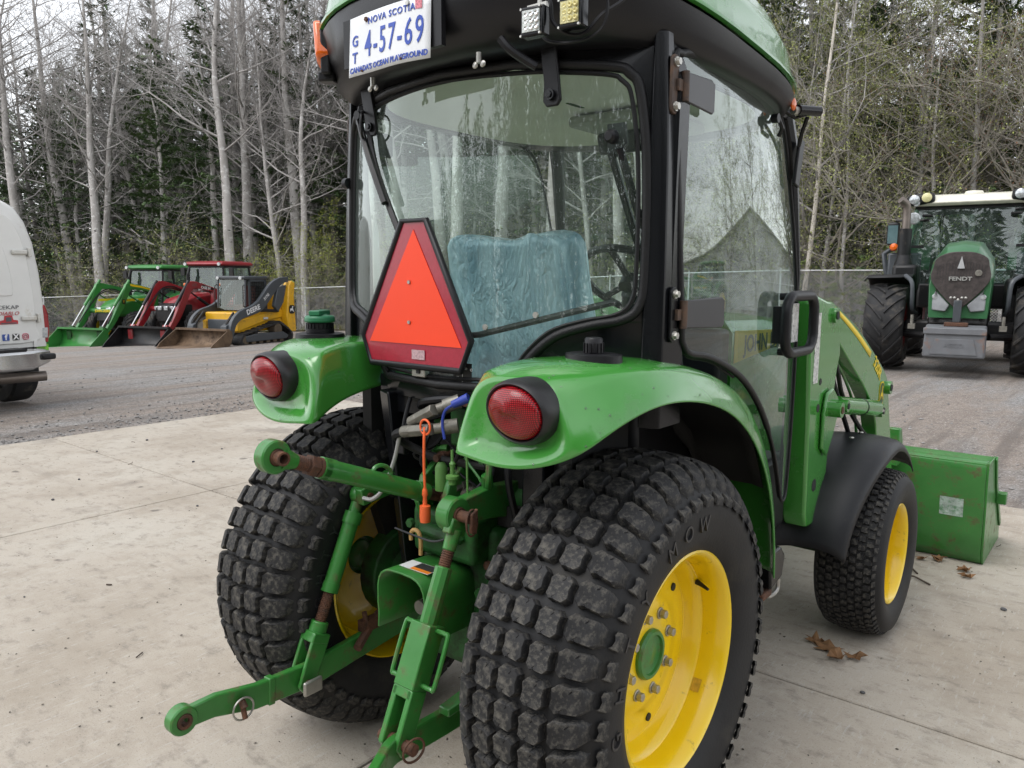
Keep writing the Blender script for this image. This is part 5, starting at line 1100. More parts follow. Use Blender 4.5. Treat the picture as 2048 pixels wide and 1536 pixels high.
        v0 = V(x, 1.35, 1.15); v1 = V(x, ly(2.5), 1.62); m = v0.lerp(v1, .65); MB().cyl(v0, m, .05, n=12).cyl(m, v1, .025, n=10).build('lift_cylinder', MBLK if not G else main, T)
        MB().yz([(ly(a), b) for a, b in ((3.78, .60), (3.95, .68), (4.12, .5), (4.10, .15), (3.9, .12), (3.8, .3))], x-.09, x+.09).build('bucket_bracket', main if not G else GREEND, T, bevel=.015)
        if G:
            st = [[(x+s*.0515, lerp(a, c_, f), lerp(b, d_, f)) for f in (.15, .5)] for (a, b), (c_, d_) in list(zip(top, bot))[:3]]
            MB().grid(st).build('yellow_stripe', M('decal_yellow'), am)
            MB().box((x+s*.052, ly(2.85), 1.42), (.004, .13, .15)).build('arm_badge', MBLK, am)
            text('badge_deer', 'Y', .12, (x+s*.055, ly(2.85), 1.42), (0, s, 0), (0, 0, 1), M('decal_yellow'), am)
        else:
            st = [[(x+s*.0515, lerp(a, c_, f), lerp(b, d_, f)) for f in (.2, .62)] for (a, b), (c_, d_) in list(zip(top, bot))[1:5]]
            MB().grid(st).build('black_band', MBLK, am)
            text('arm_lettering', 'CASE IH', .12, (x+s*.054, ly(1.75), 1.76), (0, s, s*.12), (0, 0, 1), M('decal_white'), am, bold=.004); text('arm_number', 'L630', .11, (x+s*.054, ly(2.38), 1.86), (0, s, 0), (0, 0, 1), M('decal_grey_letters', (.12, .10, .10), .5), am)
    for s in (1, -1):
        for k in range(2): MB().tube(cr([(s*.56, 1.1, 1.6-.05*k), (s*(.55-.03*k), 1.7, 1.80-.06*k), (s*.55, 2.2, 1.72-.05*k), (s*.56, 2.7, 1.25), (s*.60, 3.1, .75)], 5), .017, 6).build('hydraulic_hose', MBLK, T)
        MB().b2((min(s*.74, s*.95), .75, .60), (max(s*.74, s*.95), .95, .64)).build('step', MBLK, T); MB().b2((min(s*.74, s*.95), .78, .88), (max(s*.74, s*.95), .92, .91)).build('step', MBLK, T)
        MB().lathe([(0, .03), (.05, .02), (.055, -.02)], (s*.70, .98, 1.86), (0, 1, 0), 12).build('indicator_lamp', AMB, T)
    MB().cyl((-.62, 2.62, 1.12), (.62, 2.62, 1.12), .08, n=16).build('cross_tube', main, T)
    if G: text('tube_lettering', 'JOHN DEERE', .11, (0, 2.705, 1.12), (-1, 0, 0), (0, 0, 1), M('decal_yellow'), T, bold=.003)
    bucket(T, .94, 3.46, JDG if G else MBLK, .80, .62)
    return T
GT = loader_tractor('green', (-25.47, 11.92, gz(-25.5)-.03), R(200), 'green farm tractor with a raised green loader frame, beside the red tractor')
RT = loader_tractor('red', (-22.95, 12.69, gz(-22.9)-.03), R(200), 'red farm tractor with red loader arms and black bucket')
# ---- compact track loader
CT = thing('track_loader', 'yellow and charcoal compact track loader with caged cab', 'loader', (-19.13, 11.12, gz(-19.1)-.03), R(196))
for s in (1, -1):
    x0 = s*.58; x1 = s*.90
    tp = cr([(1.18, .13), (1.12, .05), (.9, .0), (-.75, .0), (-.98, .06), (-1.06, .20), (-.96, .36), (-.55, .62), (-.35, .64), (-.15, .58), (.9, .36), (1.12, .25)], 5, True)
    inner = [(a*.94+.0, .06+(b-.0)*.82) for a, b in tp]
    q = MB().grid([[(x0, a, b) for a, b in tp], [(x1, a, b) for a, b in tp], [(x1, a, b) for a, b in inner], [(x0, a, b) for a, b in inner]], cu=True, cv=True).build('rubber_track', TYRE, CT, smooth=40)
    b = MB()
    L = [V(0, a, c_) for a, c_ in cr(tp, 1, True)]; acc = 0
    for i in range(len(L)):
        p = (L[i]+L[(i+1) % len(L)])/2; d = L[(i+1) % len(L)]-L[i]; an = math.atan2(d.z, d.y); b.box((s*.74, p.y, p.z), (.30, max(.03, d.length*.5), .035), (an, 0, 0))
    tag(b.build('track_pads', TYRE, CT), kind='stuff')
    MB().yz([(.95, .12), (1.0, .28), (.6, .34), (-.6, .34), (-.85, .22), (-.75, .12)], s*.70, s*.91).build('track_frame', DGREY, CT, bevel=.02)
    for y in (-.55, -.25, .05, .35, .65): MB().cyl((s*.66, y, .10), (s*.89, y, .10), .085, n=16).build('track_roller', M('muddy_steel', (.10, .075, .05), .85, var=.4), CT)
    MB().cyl((s*.66, -.40, .42), (s*.89, -.40, .42), .17, n=18).build('drive_sprocket', M('muddy_steel'), CT); MB().cyl((s*.66, .98, .17), (s*.89, .98, .17), .13, n=18).build('idler_wheel', M('muddy_steel'), CT)
    MB().yz([(1.0, .42), (1.0, .72), (.2, .85), (-.9, .98), (-.95, .75), (-.55, .72), (-.1, .66)], s*.52, s*.66).build('body_side', SYEL, CT, bevel=.02)
    # rear upright and lift arm
    MB().yz([(-1.28, .30), (-1.22, 1.40), (-1.28, 1.78), (-1.12, 1.85), (-.98, 1.70), (-.92, 1.2), (-.85, .8), (-.95, .30)], s*.62, s*.86).build('rear_tower', SYEL, CT, bevel=.03)
    MB().prism([(s*.865, -1.08+a, .98+b) for a, b in rrect(.26, .26, .08, 4)], (s*.006, 0, 0)).build('badge', MBLK, CT); MB().prism([(s*.872, -1.08+s*a, .98+b) for a, b in ((-.08, -.07), (-.04, -.03), (.03, -.04), (.07, -.08), (.09, -.07), (.05, .0), (.03, .05), (.07, .08), (.02, .10), (-.0, .04), (-.05, .02), (-.09, .03))], (s*.004, 0, 0)).build('badge_deer', M('decal_white'), CT)
    top = cr([(-1.05, 1.96), (-.85, 1.95), (-.55, 1.90), (-.2, 1.72), (.25, 1.30), (.6, 1.12), (1.05, 1.0), (1.38, .72), (1.50, .30)], 3); bot = cr([(-1.05, 1.80), (-.85, 1.78), (-.62, 1.66), (-.35, 1.42), (.1, 1.02), (.5, .88), (.95, .78), (1.22, .60), (1.36, .22)], 3)
    am = arm2(top, bot, s*.74, .055, 'lift_arm', DGREY, CT)
    MB().yz([(-.95, 1.72), (-.55, 1.62), (-.38, 1.1), (-.55, .92), (-.80, 1.2)], s*.68, s*.80).build('link_plate', DGREY, CT, bevel=.02)
    xd = V(0, s*.86, -s*.36) if s > 0 else V(0, -.86, .36)
    text('arm_lettering', 'DEERE', .20, (s*.80, .52, 1.02), (0, s*.95, -s*.28), (0, 0, 1), M('decal_white'), am, bold=.006, ext=.001); text('arm_number', '317G', .12, (s*.80, -.05, 1.38), (0, s*.80, -s*.6), (0, .5, 1), M('decal_white'), am, bold=.003, ext=.001)
    MB().cyl((s*.74, -.6, .95), (s*.74, .35, 1.0), .045, n=12).build('lift_cylinder', MBLK, CT)
    # cab side guard: perforated frame of bars
    gd = MB().b2((s*.50, -.35, 1.02), (s*.53, -.28, 1.88)).b2((s*.50, .30, 1.02), (s*.53, .37, 1.88)).b2((s*.50, -.35, 1.82), (s*.53, .37, 1.90)).b2((s*.50, -.35, 1.0), (s*.53, .37, 1.06)).build('cab_side_frame', DGREY, CT)
    for k in range(8): MB().b2((s*.505, -.28+.075*k, 1.04), (s*.522, -.262+.075*k, 1.84)).build('guard_bar', MBLK, CT)
    for k in range(9): MB().b2((s*.507, -.30, 1.10+.085*k), (s*.520, .32, 1.114+.085*k)).build('guard_bar', MBLK, CT)
    MB().tube([(s*.50, .34, 1.04), (s*.50, .52, 1.05), (s*.50, .48, 1.86), (s*.5, .3, 1.92)], .03, 6).build('cab_front_post', DGREY, CT)
    MB().yz([(1.38, .66), (1.52, .60), (1.56, .20), (1.40, .16)], s*.60-.1, s*.60+.1).build('quick_coupler', DGREY, CT, bevel=.015)
    MB().cyl((s*.55, 1.05, .95), (s*.55, 1.46, .55), .035, n=10).build('tilt_cylinder', MBLK, CT)
MB().b2((-.60, -.85, .38), (.60, .95, .95)).build('lower_body', SYEL, CT, bevel=.04); MB().b2((-.62, -1.2, .35), (.62, -.8, 1.45)).build('engine_cover', SYEL, CT, bevel=.06)
MB().b2((-.55, -.42, 1.88), (.55, .56, 1.98)).build('cab_roof', DGREY, CT, bevel=.03); MB().b2((-.5, -.42, 1.0), (.5, -.36, 1.88)).build('cab_rear', DGREY, CT)
MB().add([(-.48, .52, 1.0), (.48, .52, 1.0), (.48, .47, 1.88), (-.48, .47, 1.88)], [(0, 1, 2, 3)]).build('cab_door_glass', GLASSF, CT)
MB().b2((-.25, -.2, .95), (.25, .2, 1.15)).b2((-.23, -.28, 1.1), (.23, -.18, 1.7)).build('driver_seat', M('seat_maroon', (.09, .02, .02), .7), CT, bevel=.04)
for s in (1, -1): MB().cyl((s*.42, .56, 1.92), (s*.42, .60, 1.92), .05, n=14).build('work_lamp', LAMP, CT)
MB().b2((-.45, .55, .42), (.45, 1.02, .75)).build('front_step', DGREY, CT, bevel=.02)
for s in (1, -1):
    for k in range(2): MB().tube(cr([(s*.66, 0.9, .9-.04*k), (s*.64, 1.2, .86), (s*.62, 1.45, .62), (s*.5, 1.52, .42)], 5), .015, 6).build('hydraulic_hose', MBLK, CT)
    MB().b2((min(s*.67, s*.70), -.2, .72), (max(s*.67, s*.70), -.02, .78)).build('warning_decal', M('safety_label'), CT)
    MB().tube([(s*.52, .56, 1.1), (s*.52, .62, 1.12), (s*.52, .60, 1.7), (s*.52, .52, 1.72)], .014, 6).build('grab_rail', MBLK, CT)
bucket(CT, .93, 1.58, M('worn_bucket_steel', (.16, .105, .065), .6, metal=.3, var=.35, vs=4, dirt=(.07, .045, .03), da=.5, ds=5), .85, .52)
# ---- large tractor facing us on the right
FT = thing('large_tractor', 'large dark green tractor facing the pad with a cream roof and grey front weight', 'tractor', (-1.16, 15.6, -.03), R(187))
for s in (1, -1):
    ag_wheel(.72, .58, .40, M('rim_dark_red', (.22, .02, .02), .4), FT, (s*1.06, 2.85, .74), 17, 'front_wheel', flip=True); ag_wheel(1.0, .70, .55, M('rim_dark_red'), FT, (s*1.05, 0, 1.0), 20, 'rear_wheel', flip=True)
    rows = [[(s*.70, 2.85+.84*math.cos(R(a)), .76+.84*math.sin(R(a))), (s*1.38, 2.85+.84*math.cos(R(a)), .76+.83*math.sin(R(a))), (s*1.42, 2.85+.82*math.cos(R(a)), .74+.79*math.sin(R(a)))] for a in np.linspace(70, 168, 9)]
    MB().grid(rows).build('front_mudguard', MBLK, FT, solid=.02, smooth=60)
    MB().tube(cr([(s*.62, 2.9, .95), (s*.66, 3.25, 1.05), (s*.68, 3.30, 1.45), (s*.80, 3.15, 1.58)], 4), .035, 8).build('mudguard_stay', DGREY, FT)
    rows = [[(s*.62, 1.13*math.cos(R(a)), 1.05+1.13*math.sin(R(a))), (s*1.15, 1.13*math.cos(R(a)), 1.05+1.12*math.sin(R(a))), (s*1.22, 1.10*math.cos(R(a)), 1.02+1.06*math.sin(R(a)))] for a in np.linspace(35, 150, 9)]
    MB().grid(rows).build('rear_mudguard', FGREEN, FT, solid=.02, smooth=60)
    MB().tube([(s*1.0, .95, 1.35), (s*1.34, .95, 1.62), (s*1.40, .95, 2.0), (s*1.25, .92, 2.12)], .05, 8).build('mudguard_edge', DGREY, FT)
    MB().b2((s*1.0-.25 if s < 0 else .75, .95, 1.35), (s*1.0+.25 if s < 0 else 1.32, 1.05, 2.02)).build('mudguard_flap', DGREY, FT, bevel=.04)
    for k, (x, z) in enumerate(((1.22, 2.12), (1.0, 1.98) if s < 0 else (1.0, 1.98))): MB().lathe([(0, .05), (.05, .04), (.075, 0), (.075, -.04)], (s*x, 1.12, z), (0, 1, 0), 14).build('indicator_lamp', AMB, FT)
    MB().box((s*1.10, 1.12, 2.08), (.11, .08, .10)).build('position_lamp', LAMP, FT, bevel=.02); MB().b2((min(s*.72, s*1.3), 1.04, 2.10), (max(s*.72, s*1.3), 1.09, 2.15)).build('lamp_bar', MBLK, FT)
    # headlamp of the bonnet: angled
    hl = MB().prism([(s*.12, 3.50, .92), (s*.17, 3.515, .82), (s*.36, 3.47, .84), (s*.385, 3.42, 1.24), (s*.30, 3.46, 1.12)], (0, .05, 0)).build('headlamp', M('headlamp_bezel', (.25, .26, .27), .3, var=.2), FT, bevel=.015)
    for x, z, r in ((.325, 1.05, .045), (.235, .91, .055)): MB().lathe([(r, 0), (r, .02), (r*.8, .03), (0, .035)], (s*x, 3.49, z), (0, 1, 0), 18).build('lamp_glass', LAMP, hl)
    for x, z, m in ((.72, 2.985, 0), (.92, 2.955, 1)): MB().lathe([(.085, -.06), (.085, .01), (.07, .02), (0, .03)], (s*x, 1.22, z+.02), (0, 1, 0), 16).build('roof_lamp', M('led_lens_warm') if m == (0 if s > 0 else 1) else LAMP, FT)
    MB().lathe([(.11, -.06), (.11, .01), (.09, .03), (0, .04)], (s*.90, 1.28, 2.63), (0, 1, 0), 18).build('work_lamp', LAMP, FT); MB().tube([(s*.62, 1.1, 2.68), (s*.76, 1.2, 2.68)], .03, 6).build('lamp_arm', MBLK, FT)
    MB().tube([(s*.66, 1.12, 2.75), (s*1.05, 1.1, 2.78), (s*1.32, 1.0, 2.74)] if s < 0 else [(s*.66, 1.12, 2.60), (s*1.22, 1.05, 2.62)], .025, 6).build('mirror_arm', MBLK, FT)
    MB().box((s*(1.26 if s > 0 else 1.42), 1.02, 2.38), (.22, .10, .42)).build('mirror', MBLK, FT, bevel=.04); MB().box((s*(1.26 if s > 0 else 1.42), 1.075, 2.36), (.17, .01, .34)).build('mirror_glass', M('mirror_face', (.16, .26, .28), .1, metal=.5), FT)
    MB().cyl((s*.45, 3.2, .62), (s*1.0, 2.95, .62), .05, n=10).build('steering_link', MBLK, FT)
    MB().cyl((s*.62, 3.62, .58), (s*.62, 3.62, .76), .025, n=8).box((s*.62, 3.6, .58), (.10, .14, .08)).build('hitch_latch', DULLST, FT)
MB().b2((-.42, -.4, .55), (.42, 3.3, .98)).build('chassis', MBLK, FT, bevel=.04); MB().b2((-.8, 2.70, .55), (.8, 3.0, .85)).build('front_axle', MBLK, FT, bevel=.05)
def hoop(y, w, z0, z1, cr_=.18): return [(-w, y, z0), (-w-.02, y, lerp(z0, z1, .5)), (-w+.01, y, z1-cr_), (-w+cr_*.6, y, z1-.04), (0, y, z1), (w-cr_*.6, y, z1-.04), (w-.01, y, z1-cr_), (w+.02, y, lerp(z0, z1, .5)), (w, y, z0)]
q = MB().grid([hoop(1.1, .43, .95, 2.0, .30), hoop(2.2, .43, .92, 1.98, .30), hoop(3.0, .43, .88, 1.93, .32), hoop(3.38, .42, .80, 1.85, .34), hoop(3.50, .40, .72, 1.74, .36)]); n = len(q.v); q.f.append(tuple(range(n-9, n)))
hd = q.build('bonnet', FGREEN, FT, smooth=45, bevel=.01)
gr = cr([(-.41, 1.50), (-.37, 1.62), (-.2, 1.70), (0, 1.715), (.2, 1.70), (.37, 1.62), (.41, 1.50), (.44, 1.30), (.30, 1.10), (.12, .92), (0, .84), (-.12, .92), (-.30, 1.10), (-.44, 1.30)], 3, True)
GM = M('grille_brown', (.055, .045, .042), .4, metal=.3, var=.4, vs=14)
gg = MB().prism([(x*.92, 3.515 - .09*max(0, z-1.2), z*1.02) for x, z in gr], (0, .03, 0)).build('grille', GM, hd, bevel=.008)
for k in range(-8, 9): MB().b2((k*.040-.004, 3.505, 1.25-.02*abs(k) if abs(k) > 3 else 1.0), (k*.040+.004, 3.53, 1.62-.01*abs(k))).build('grille_slat', M('grille_slat_dark', (.03, .025, .025), .5), gg)
text('grille_lettering', 'FENDT', .082, (0, 3.556, 1.33), (-1, 0, 0), (0, 0, 1), M('letter_silver', (.5, .5, .48), .3, metal=.5), gg, ext=.006, bold=.002, xs=1.25)
MB().prism([(-.05, 3.548, 1.49), (.05, 3.548, 1.49), (.0, 3.53, 1.68)], (0, .012, 0)).build('grille_emblem', SILV, gg)
MB().lathe([(.05, 0), (.05, .012), (.03, .016), (0, .01)], (-.24, 3.54, 1.42), (0, 1, 0), 18).build('grille_camera', DULLST, gg)
MB().b2((-.40, 3.1, .62), (.40, 3.42, .84)).build('front_coupler_block', M('coupler_grey', (.10, .10, .10), .5, metal=.3, var=.4, vs=20), FT, bevel=.03)
for x, z in ((.30, .78), (.24, .72), (.30, .68), (.22, .80), (-.25, .76), (-.32, .70)): MB().cyl((x, 3.42, z), (x, 3.45, z), .028, n=12).build('coupler_socket', MBLK, FT)
MB().b2((-.055, 3.60, .66), (.055, 3.72, 1.0)).build('hitch_post', DGREY, FT, bevel=.01)
for x in (-.10, -.05, .0, .05, .10): MB().ball((x, 3.70, 1.01+.03*(abs(x) > .04)), .022, 8, 6).build('post_bolt', STEEL, FT)
MB().b2((-.16, 3.62, .60), (.16, 3.80, .66)).build('post_foot', RUST, FT, bevel=.01)
wt = tapered([[(-.42, 3.55, .62), (.42, 3.55, .62), (.42, 3.55, .16), (-.42, 3.55, .16)], [(-.40, 4.0, .58), (.40, 4.0, .58), (.42, 4.0, .13), (-.42, 4.0, .13)]]).build('front_weight', M('weight_grey', (.14, .145, .155), .5, var=.12, dirt=(.24, .10, .04), da=.2, ds=4), FT, bevel=.03)
MB().b2((-.42, 4.005, .49), (.42, 4.03, .585)).build('weight_lip', M('weight_grey'), wt, bevel=.01)
MB().prism([(-.32, 4.004, .18), (.32, 4.004, .18), (.25, 4.004, .42), (-.25, 4.004, .42)], (0, .012, 0)).build('weight_panel', M('weight_grey'), wt, bevel=.006)
text('weight_lettering', 'AGCO', .09, (0, 4.018, .32), (-1, 0, 0), (0, 0, 1), M('weight_grey'), wt, ext=.006)
cab(FT, -.45, 1.15, 1.45, 2.86, .98, FGREEN, M('cream_roof', (.68, .66, .56), .4), .22, .10)
MB().b2((-.78, -.40, 1.0), (.78, 1.15, 1.46)).build('cab_base', MBLK, FT, bevel=.05)
for s in (1, -1): MB().box((s*.82, 1.12, 2.98), (.46, .20, .20), (0, s*.12, 0)).build('roof_lamp_pod', MBLK, FT, bevel=.06)
MB().lathe([(0, .11), (.14, .10), (.16, .06), (.16, 0)], (0, .5, 3.05), (0, 0, 1), 20).build('gps_dome', M('cream_roof'), FT)
# exhaust and intake stack on the tractor's right
MB().b2((.72, 1.5, 1.3), (1.12, 2.1, 1.78)).build('intake_box', MBLK, FT, bevel=.06); MB().cyl((.98, 1.75, 1.75), (.98, 1.75, 2.42), .11, n=18).cyl((.98, 1.75, 1.75), (.98, 1.75, 1.95), .16, .11, n=18).build('exhaust_shroud', MBLK, FT)
MB().tube(cr([(.98, 1.75, 2.40), (.98, 1.75, 2.72), (1.0, 1.78, 2.85), (1.08, 1.85, 2.93)], 4), .068, 12).build('exhaust_pipe', M('exhaust_steel', (.20, .17, .15), .45, metal=.7, var=.2), FT)
MB().b2((-1.05, 1.2, .75), (-.6, 2.2, 1.55)).build('fuel_tank', MBLK, FT, bevel=.08)
MB().b2((-.16, .5, 1.95), (.16, .62, 2.08)).build('bonnet_camera_pod', MBLK, FT, bevel=.04)
for o in FT.children:
    if o.name.split('.')[0] in ('bonnet', 'headlamp', 'front_weight', 'hitch_post', 'post_bolt', 'post_foot', 'hitch_latch', 'front_coupler_block', 'coupler_socket'): o.location.z = .2
# ---- white pickup with a box body on the left
VN = thing('service_truck', 'white service truck with a box body, dusty rear doors and chrome bumper', 'truck', (-8.46, .93, gz(-8.4)-.03), R(99))
VW = M('truck_white', (.70, .70, .68), .35, var=.04, vs=3, coat=.3, dirt=(.42, .36, .27), da=.1, ds=2.5)
def vsec(y, ins=0, hi=2.34):
    pts = [(1.0, .78), (1.005, 1.0), (1.0, 1.2), (.975, 1.55), (.93, 1.85), (.86, 2.06), (.76, 2.2), (.60, 2.28), (.3, hi-.02), (0, hi)]
    pts = [(max(0, x*1.08-ins), .70+(z-.78)*1.14-(ins*.6 if z > 1 else 0)) for x, z in pts]
    return [(x, y, z) for x, z in pts]+[(-x, y, z) for x, z in pts[-2::-1]]
q = MB().grid([vsec(.02, .07), vsec(0.04, .04), vsec(.09, .012), vsec(.18), vsec(2.4), vsec(2.6, .1)]); k = len(vsec(0)); q.f.append(tuple(range(k))[::-1]); n = len(q.v); q.f.append(tuple(range(n-k, n)))
bd = q.build('box_body', VW, VN, smooth=50)
# rear doors: raised panels, seams, hinges
dl = cr([(.03, .76), (.90, .76), (.93, .95), (.92, 1.3), (.885, 1.68), (.83, 1.96), (.74, 2.15), (.61, 2.24), (.3, 2.28), (.03, 2.29)], 4)
for s in (1, -1):
    dr = MB().prism([(s*x, .006, z) for x, z in dl], (0, .03, 0)).build('rear_door', VW, bd, bevel=.012, seg=3)
    MB().prism([(s*x, -.004, z) for x, z in cr([(.10, 1.32), (.62, 1.30), (.69, 1.36), (.67, 1.62), (.60, 1.90), (.50, 1.98), (.3, 2.0), (.10, 2.0)], 4)], (0, .02, 0)).build('door_panel', VW, dr, bevel=.012, seg=3)
    for z, x in ((1.80, .86), (1.04, .91)):
        MB().box((s*(x-.07), -.012, z), (.17, .04, .055)).build('door_hinge', M('hinge_white', (.6, .59, .55), .5, dirt=(.35, .3, .22), da=.3, ds=12), dr, bevel=.014); MB().box((s*(x+.04), -.008, z), (.035, .05, .10)).build('hinge_butt', M('hinge_white'), dr, bevel=.006)
    MB().b2((s*.90-.02, -.0, .70), (s*.90+.02, .05, .78)).build('body_corner', VW, bd)
    tlm = MB().prism([(s*.98, .03, .74), (s*1.07, .03, .74), (s*1.095, .03, .90), (s*1.09, .03, 1.08), (s*1.055, .03, 1.20), (s*1.0, .03, 1.18)], (0, .16, 0)).build('tail_lamp', M('truck_tail_red', (.25, .008, .012), .2, var=.2, vs=20, coat=.6), bd, bevel=.02)
    MB().prism([(s*.99, .018, .80), (s*1.055, .018, .80), (s*1.065, .018, .92), (s*.995, .018, .92)], (0, .02, 0)).build('reverse_lens', LAMP, tlm, bevel=.006)
    MB().b2((s*1.0-.07, .05, .63), (s*1.0+.07, .10, .72)).build('green_reflector', M('reflector_green', (.16, .45, .04), .3, var=.4, vs=25), bd)
    wh = MB().lathe([(.22, .1), (.24, .12), (.10, .03), (0, .04), (0, -.1), (.22, -.1)], (0, 0, 0), (1, 0, 0), 28).build('rear_wheel', MBLK, VN); wh.location = (s*.90, .62, .40); wh.rotation_euler = (0, 0, 0 if s > 0 else PI)
    MB().lathe([(.22, .13), (.30, .15), (.37, .145), (.395, .12), (.40, 0), (.395, -.12), (.37, -.145), (.30, -.15), (.22, -.13)], (0, 0, 0), (1, 0, 0), 40).build('tyre', TYRE, wh)
    w2 = MB().lathe([(.22, .1), (.10, .03), (0, .04), (0, -.1), (.22, -.1)], (0, 0, 0), (1, 0, 0), 28).build('front_wheel', MBLK, VN); w2.location = (s*.82, 4.8, .40); MB().lathe([(.22, .13), (.30, .15), (.37, .145), (.40, .1), (.40, -.1), (.37, -.145), (.30, -.15), (.22, -.13)], (0, 0, 0), (1, 0, 0), 40).build('tyre', TYRE, w2)
MB().b2((-.95, .1, .55), (.95, 5.6, .80)).build('chassis', MBLK, VN); MB().b2((-.98, 2.6, .6), (.98, 5.7, 1.15)).build('pickup_body', VW, VN, bevel=.08, seg=3); MB().prism([(-.88, 2.6, 1.15), (-.88, 4.3, 1.15), (-.75, 3.8, 1.85), (-.75, 2.6, 1.9)], (1.7, 0, 0)).build('pickup_cab', VW, VN, bevel=.08, seg=3)
bmp = tapered([[(-.98, -.02, .50), (-.98, -.16, .53), (-.98, -.16, .66), (-.98, -.02, .68)], [(-.7, -.10, .44), (-.7, -.30, .47), (-.7, -.29, .68), (-.7, -.08, .70)], [(.7, -.10, .44), (.7, -.30, .47), (.7, -.29, .68), (.7, -.08, .70)], [(.98, -.02, .50), (.98, -.16, .53), (.98, -.16, .66), (.98, -.02, .68)]]).build('bumper', M('bumper_chrome', (.6, .6, .6), .16, metal=.9, var=.1, dirt=(.3, .28, .25), da=.15, ds=4), VN, bevel=.03, seg=3)
for s in (1, -1): MB().box((s*.90, -.20, .60), (.16, .14, .07)).build('bumper_step', MBLK, bmp, bevel=.02)
MB().b2((-.66, -.27, .685), (.66, -.06, .712)).build('bumper_tread', MBLK, bmp, bevel=.008)
MB().lathe([(.052, 0), (.060, 0), (.060, .5), (.0, .5)], (.93, -.10, .36), (-1, .25, 0), 20).build('tail_pipe', M('exhaust_steel'), VN)
# lettering and emblems on the near door
tx = lambda n, s, sz, x, z, m, **k: text(n, s, sz, (x, -.001, z), (1, 0, 0), (0, 0, 1), m, bd, **k)
tx('body_lettering', 'SPACEKAP', .062, .56, 1.17, M('letter_dark', (.08, .08, .09), .4), xs=1.25); tx('body_lettering', 'DIABLO', .060, .62, 1.10, M('letter_red', (.45, .02, .03), .4), shear=.3, xs=1.1)
for x, m, ch, cm in ((.575, (.03, .08, .33), 'f', (.8, .8, .8)), (.685, (.02, .02, .02), 'X', (.75, .75, .75))):
    MB().prism([(x+a, -.0005, .83+b) for a, b in rrect(.075, .075, .008, 3)], (0, .004, 0)).build('social_icon', M('icon_%s' % ch, m, .4), bd); tx('icon_letter', ch, .085, x, .83, M('icon_ink', cm, .5), bold=.003)
MB().tube([(.79+a, -.002, .83+b) for a, b in rrect(.062, .062, .018, 4)], .005, 5, closed=True).tube([(.79+.016*math.cos(2*PI*i/14), -.002, .83+.016*math.sin(2*PI*i/14)) for i in range(14)], .004, 5, closed=True).build('social_icon', M('icon_pink', (.55, .08, .14), .4), bd)
MB().prism([(.62+a, -.0005, 1.01+b) for a, b in ((-.10, -.03), (.10, -.03), (.10, .01), (.05, .02), (.04, .07), (-.04, .07), (-.05, .02), (-.10, .01))], (0, .004, 0)).build('dealer_emblem', M('letter_red'), bd); MB().prism([(.62+a, -.003, 1.03+b) for a, b in ((-.03, -.02), (.03, -.02), (.03, .03), (-.03, .03))], (0, .003, 0)).build('emblem_field', M('letter_dark'), bd); MB().prism([(.62+a, -.003, .995+b) for a, b in ((-.085, -.009), (.085, -.009), (.085, .003), (-.085, .003))], (0, .003, 0)).build('emblem_band', M('letter_dark'), bd)
# ================================================================== chain-link fence
FY = 21.6
def bend(x): return -.45*max(0, -16-x)     # the tree line swings towards the yard on the left
GALV = M('galvanised', (.50, .51, .51), .5, metal=.3, var=.15)
FE = thing('chain_link_fence', 'grey chain-link fence with steel posts along the trees', 'fence', (-20, FY, gz(-20)))
fx = np.arange(-52, 24.1, 3.0)
def fz(x): return gz(x)
for x in fx: MB().cyl((x+20, bend(x), fz(x)-gz(-20)-.03), (x+20, bend(x), fz(x)-gz(-20)+1.78), .030, n=8).lathe([(.032, 1.76), (.028, 1.80), (0, 1.82)], (x+20, bend(x), fz(x)-gz(-20)), (0, 0, 1), 8).build('fence_post', GALV, FE)
for a, b in zip(fx[:-1], fx[1:]): MB().cyl((a+20, bend(a), fz(a)-gz(-20)+1.74), (b+20, bend(b), fz(b)-gz(-20)+1.74), .021, n=8).build('top_rail', GALV, FE)
vs = []; fs = []; pitch = .075; Hh = 1.70; wd = .0038
for sgn in (1, -1):
    for x in np.arange(-52, 24-Hh, pitch):
        x0, x1 = (x, x+Hh) if sgn > 0 else (x+Hh, x)
        z0 = fz(x0)-gz(-20)+.03; z1 = fz(x1)-gz(-20)+Hh+.03; y = .034+sgn*.002; o = len(vs)
        for (xx, zz) in ((x0, z0), (x1, z1)): yb = y+bend(xx); vs += [(xx+20-wd, yb, zz), (xx+20+wd, yb-wd, zz), (xx+20+wd, yb+wd, zz)]
        fs += [(o, o+1, o+4, o+3), (o+1, o+2, o+5, o+4), (o+2, o, o+3, o+5)]
tag(MB().add(vs, fs).build('wire_mesh', GALV, FE, smooth=0, fix=False), kind='stuff')
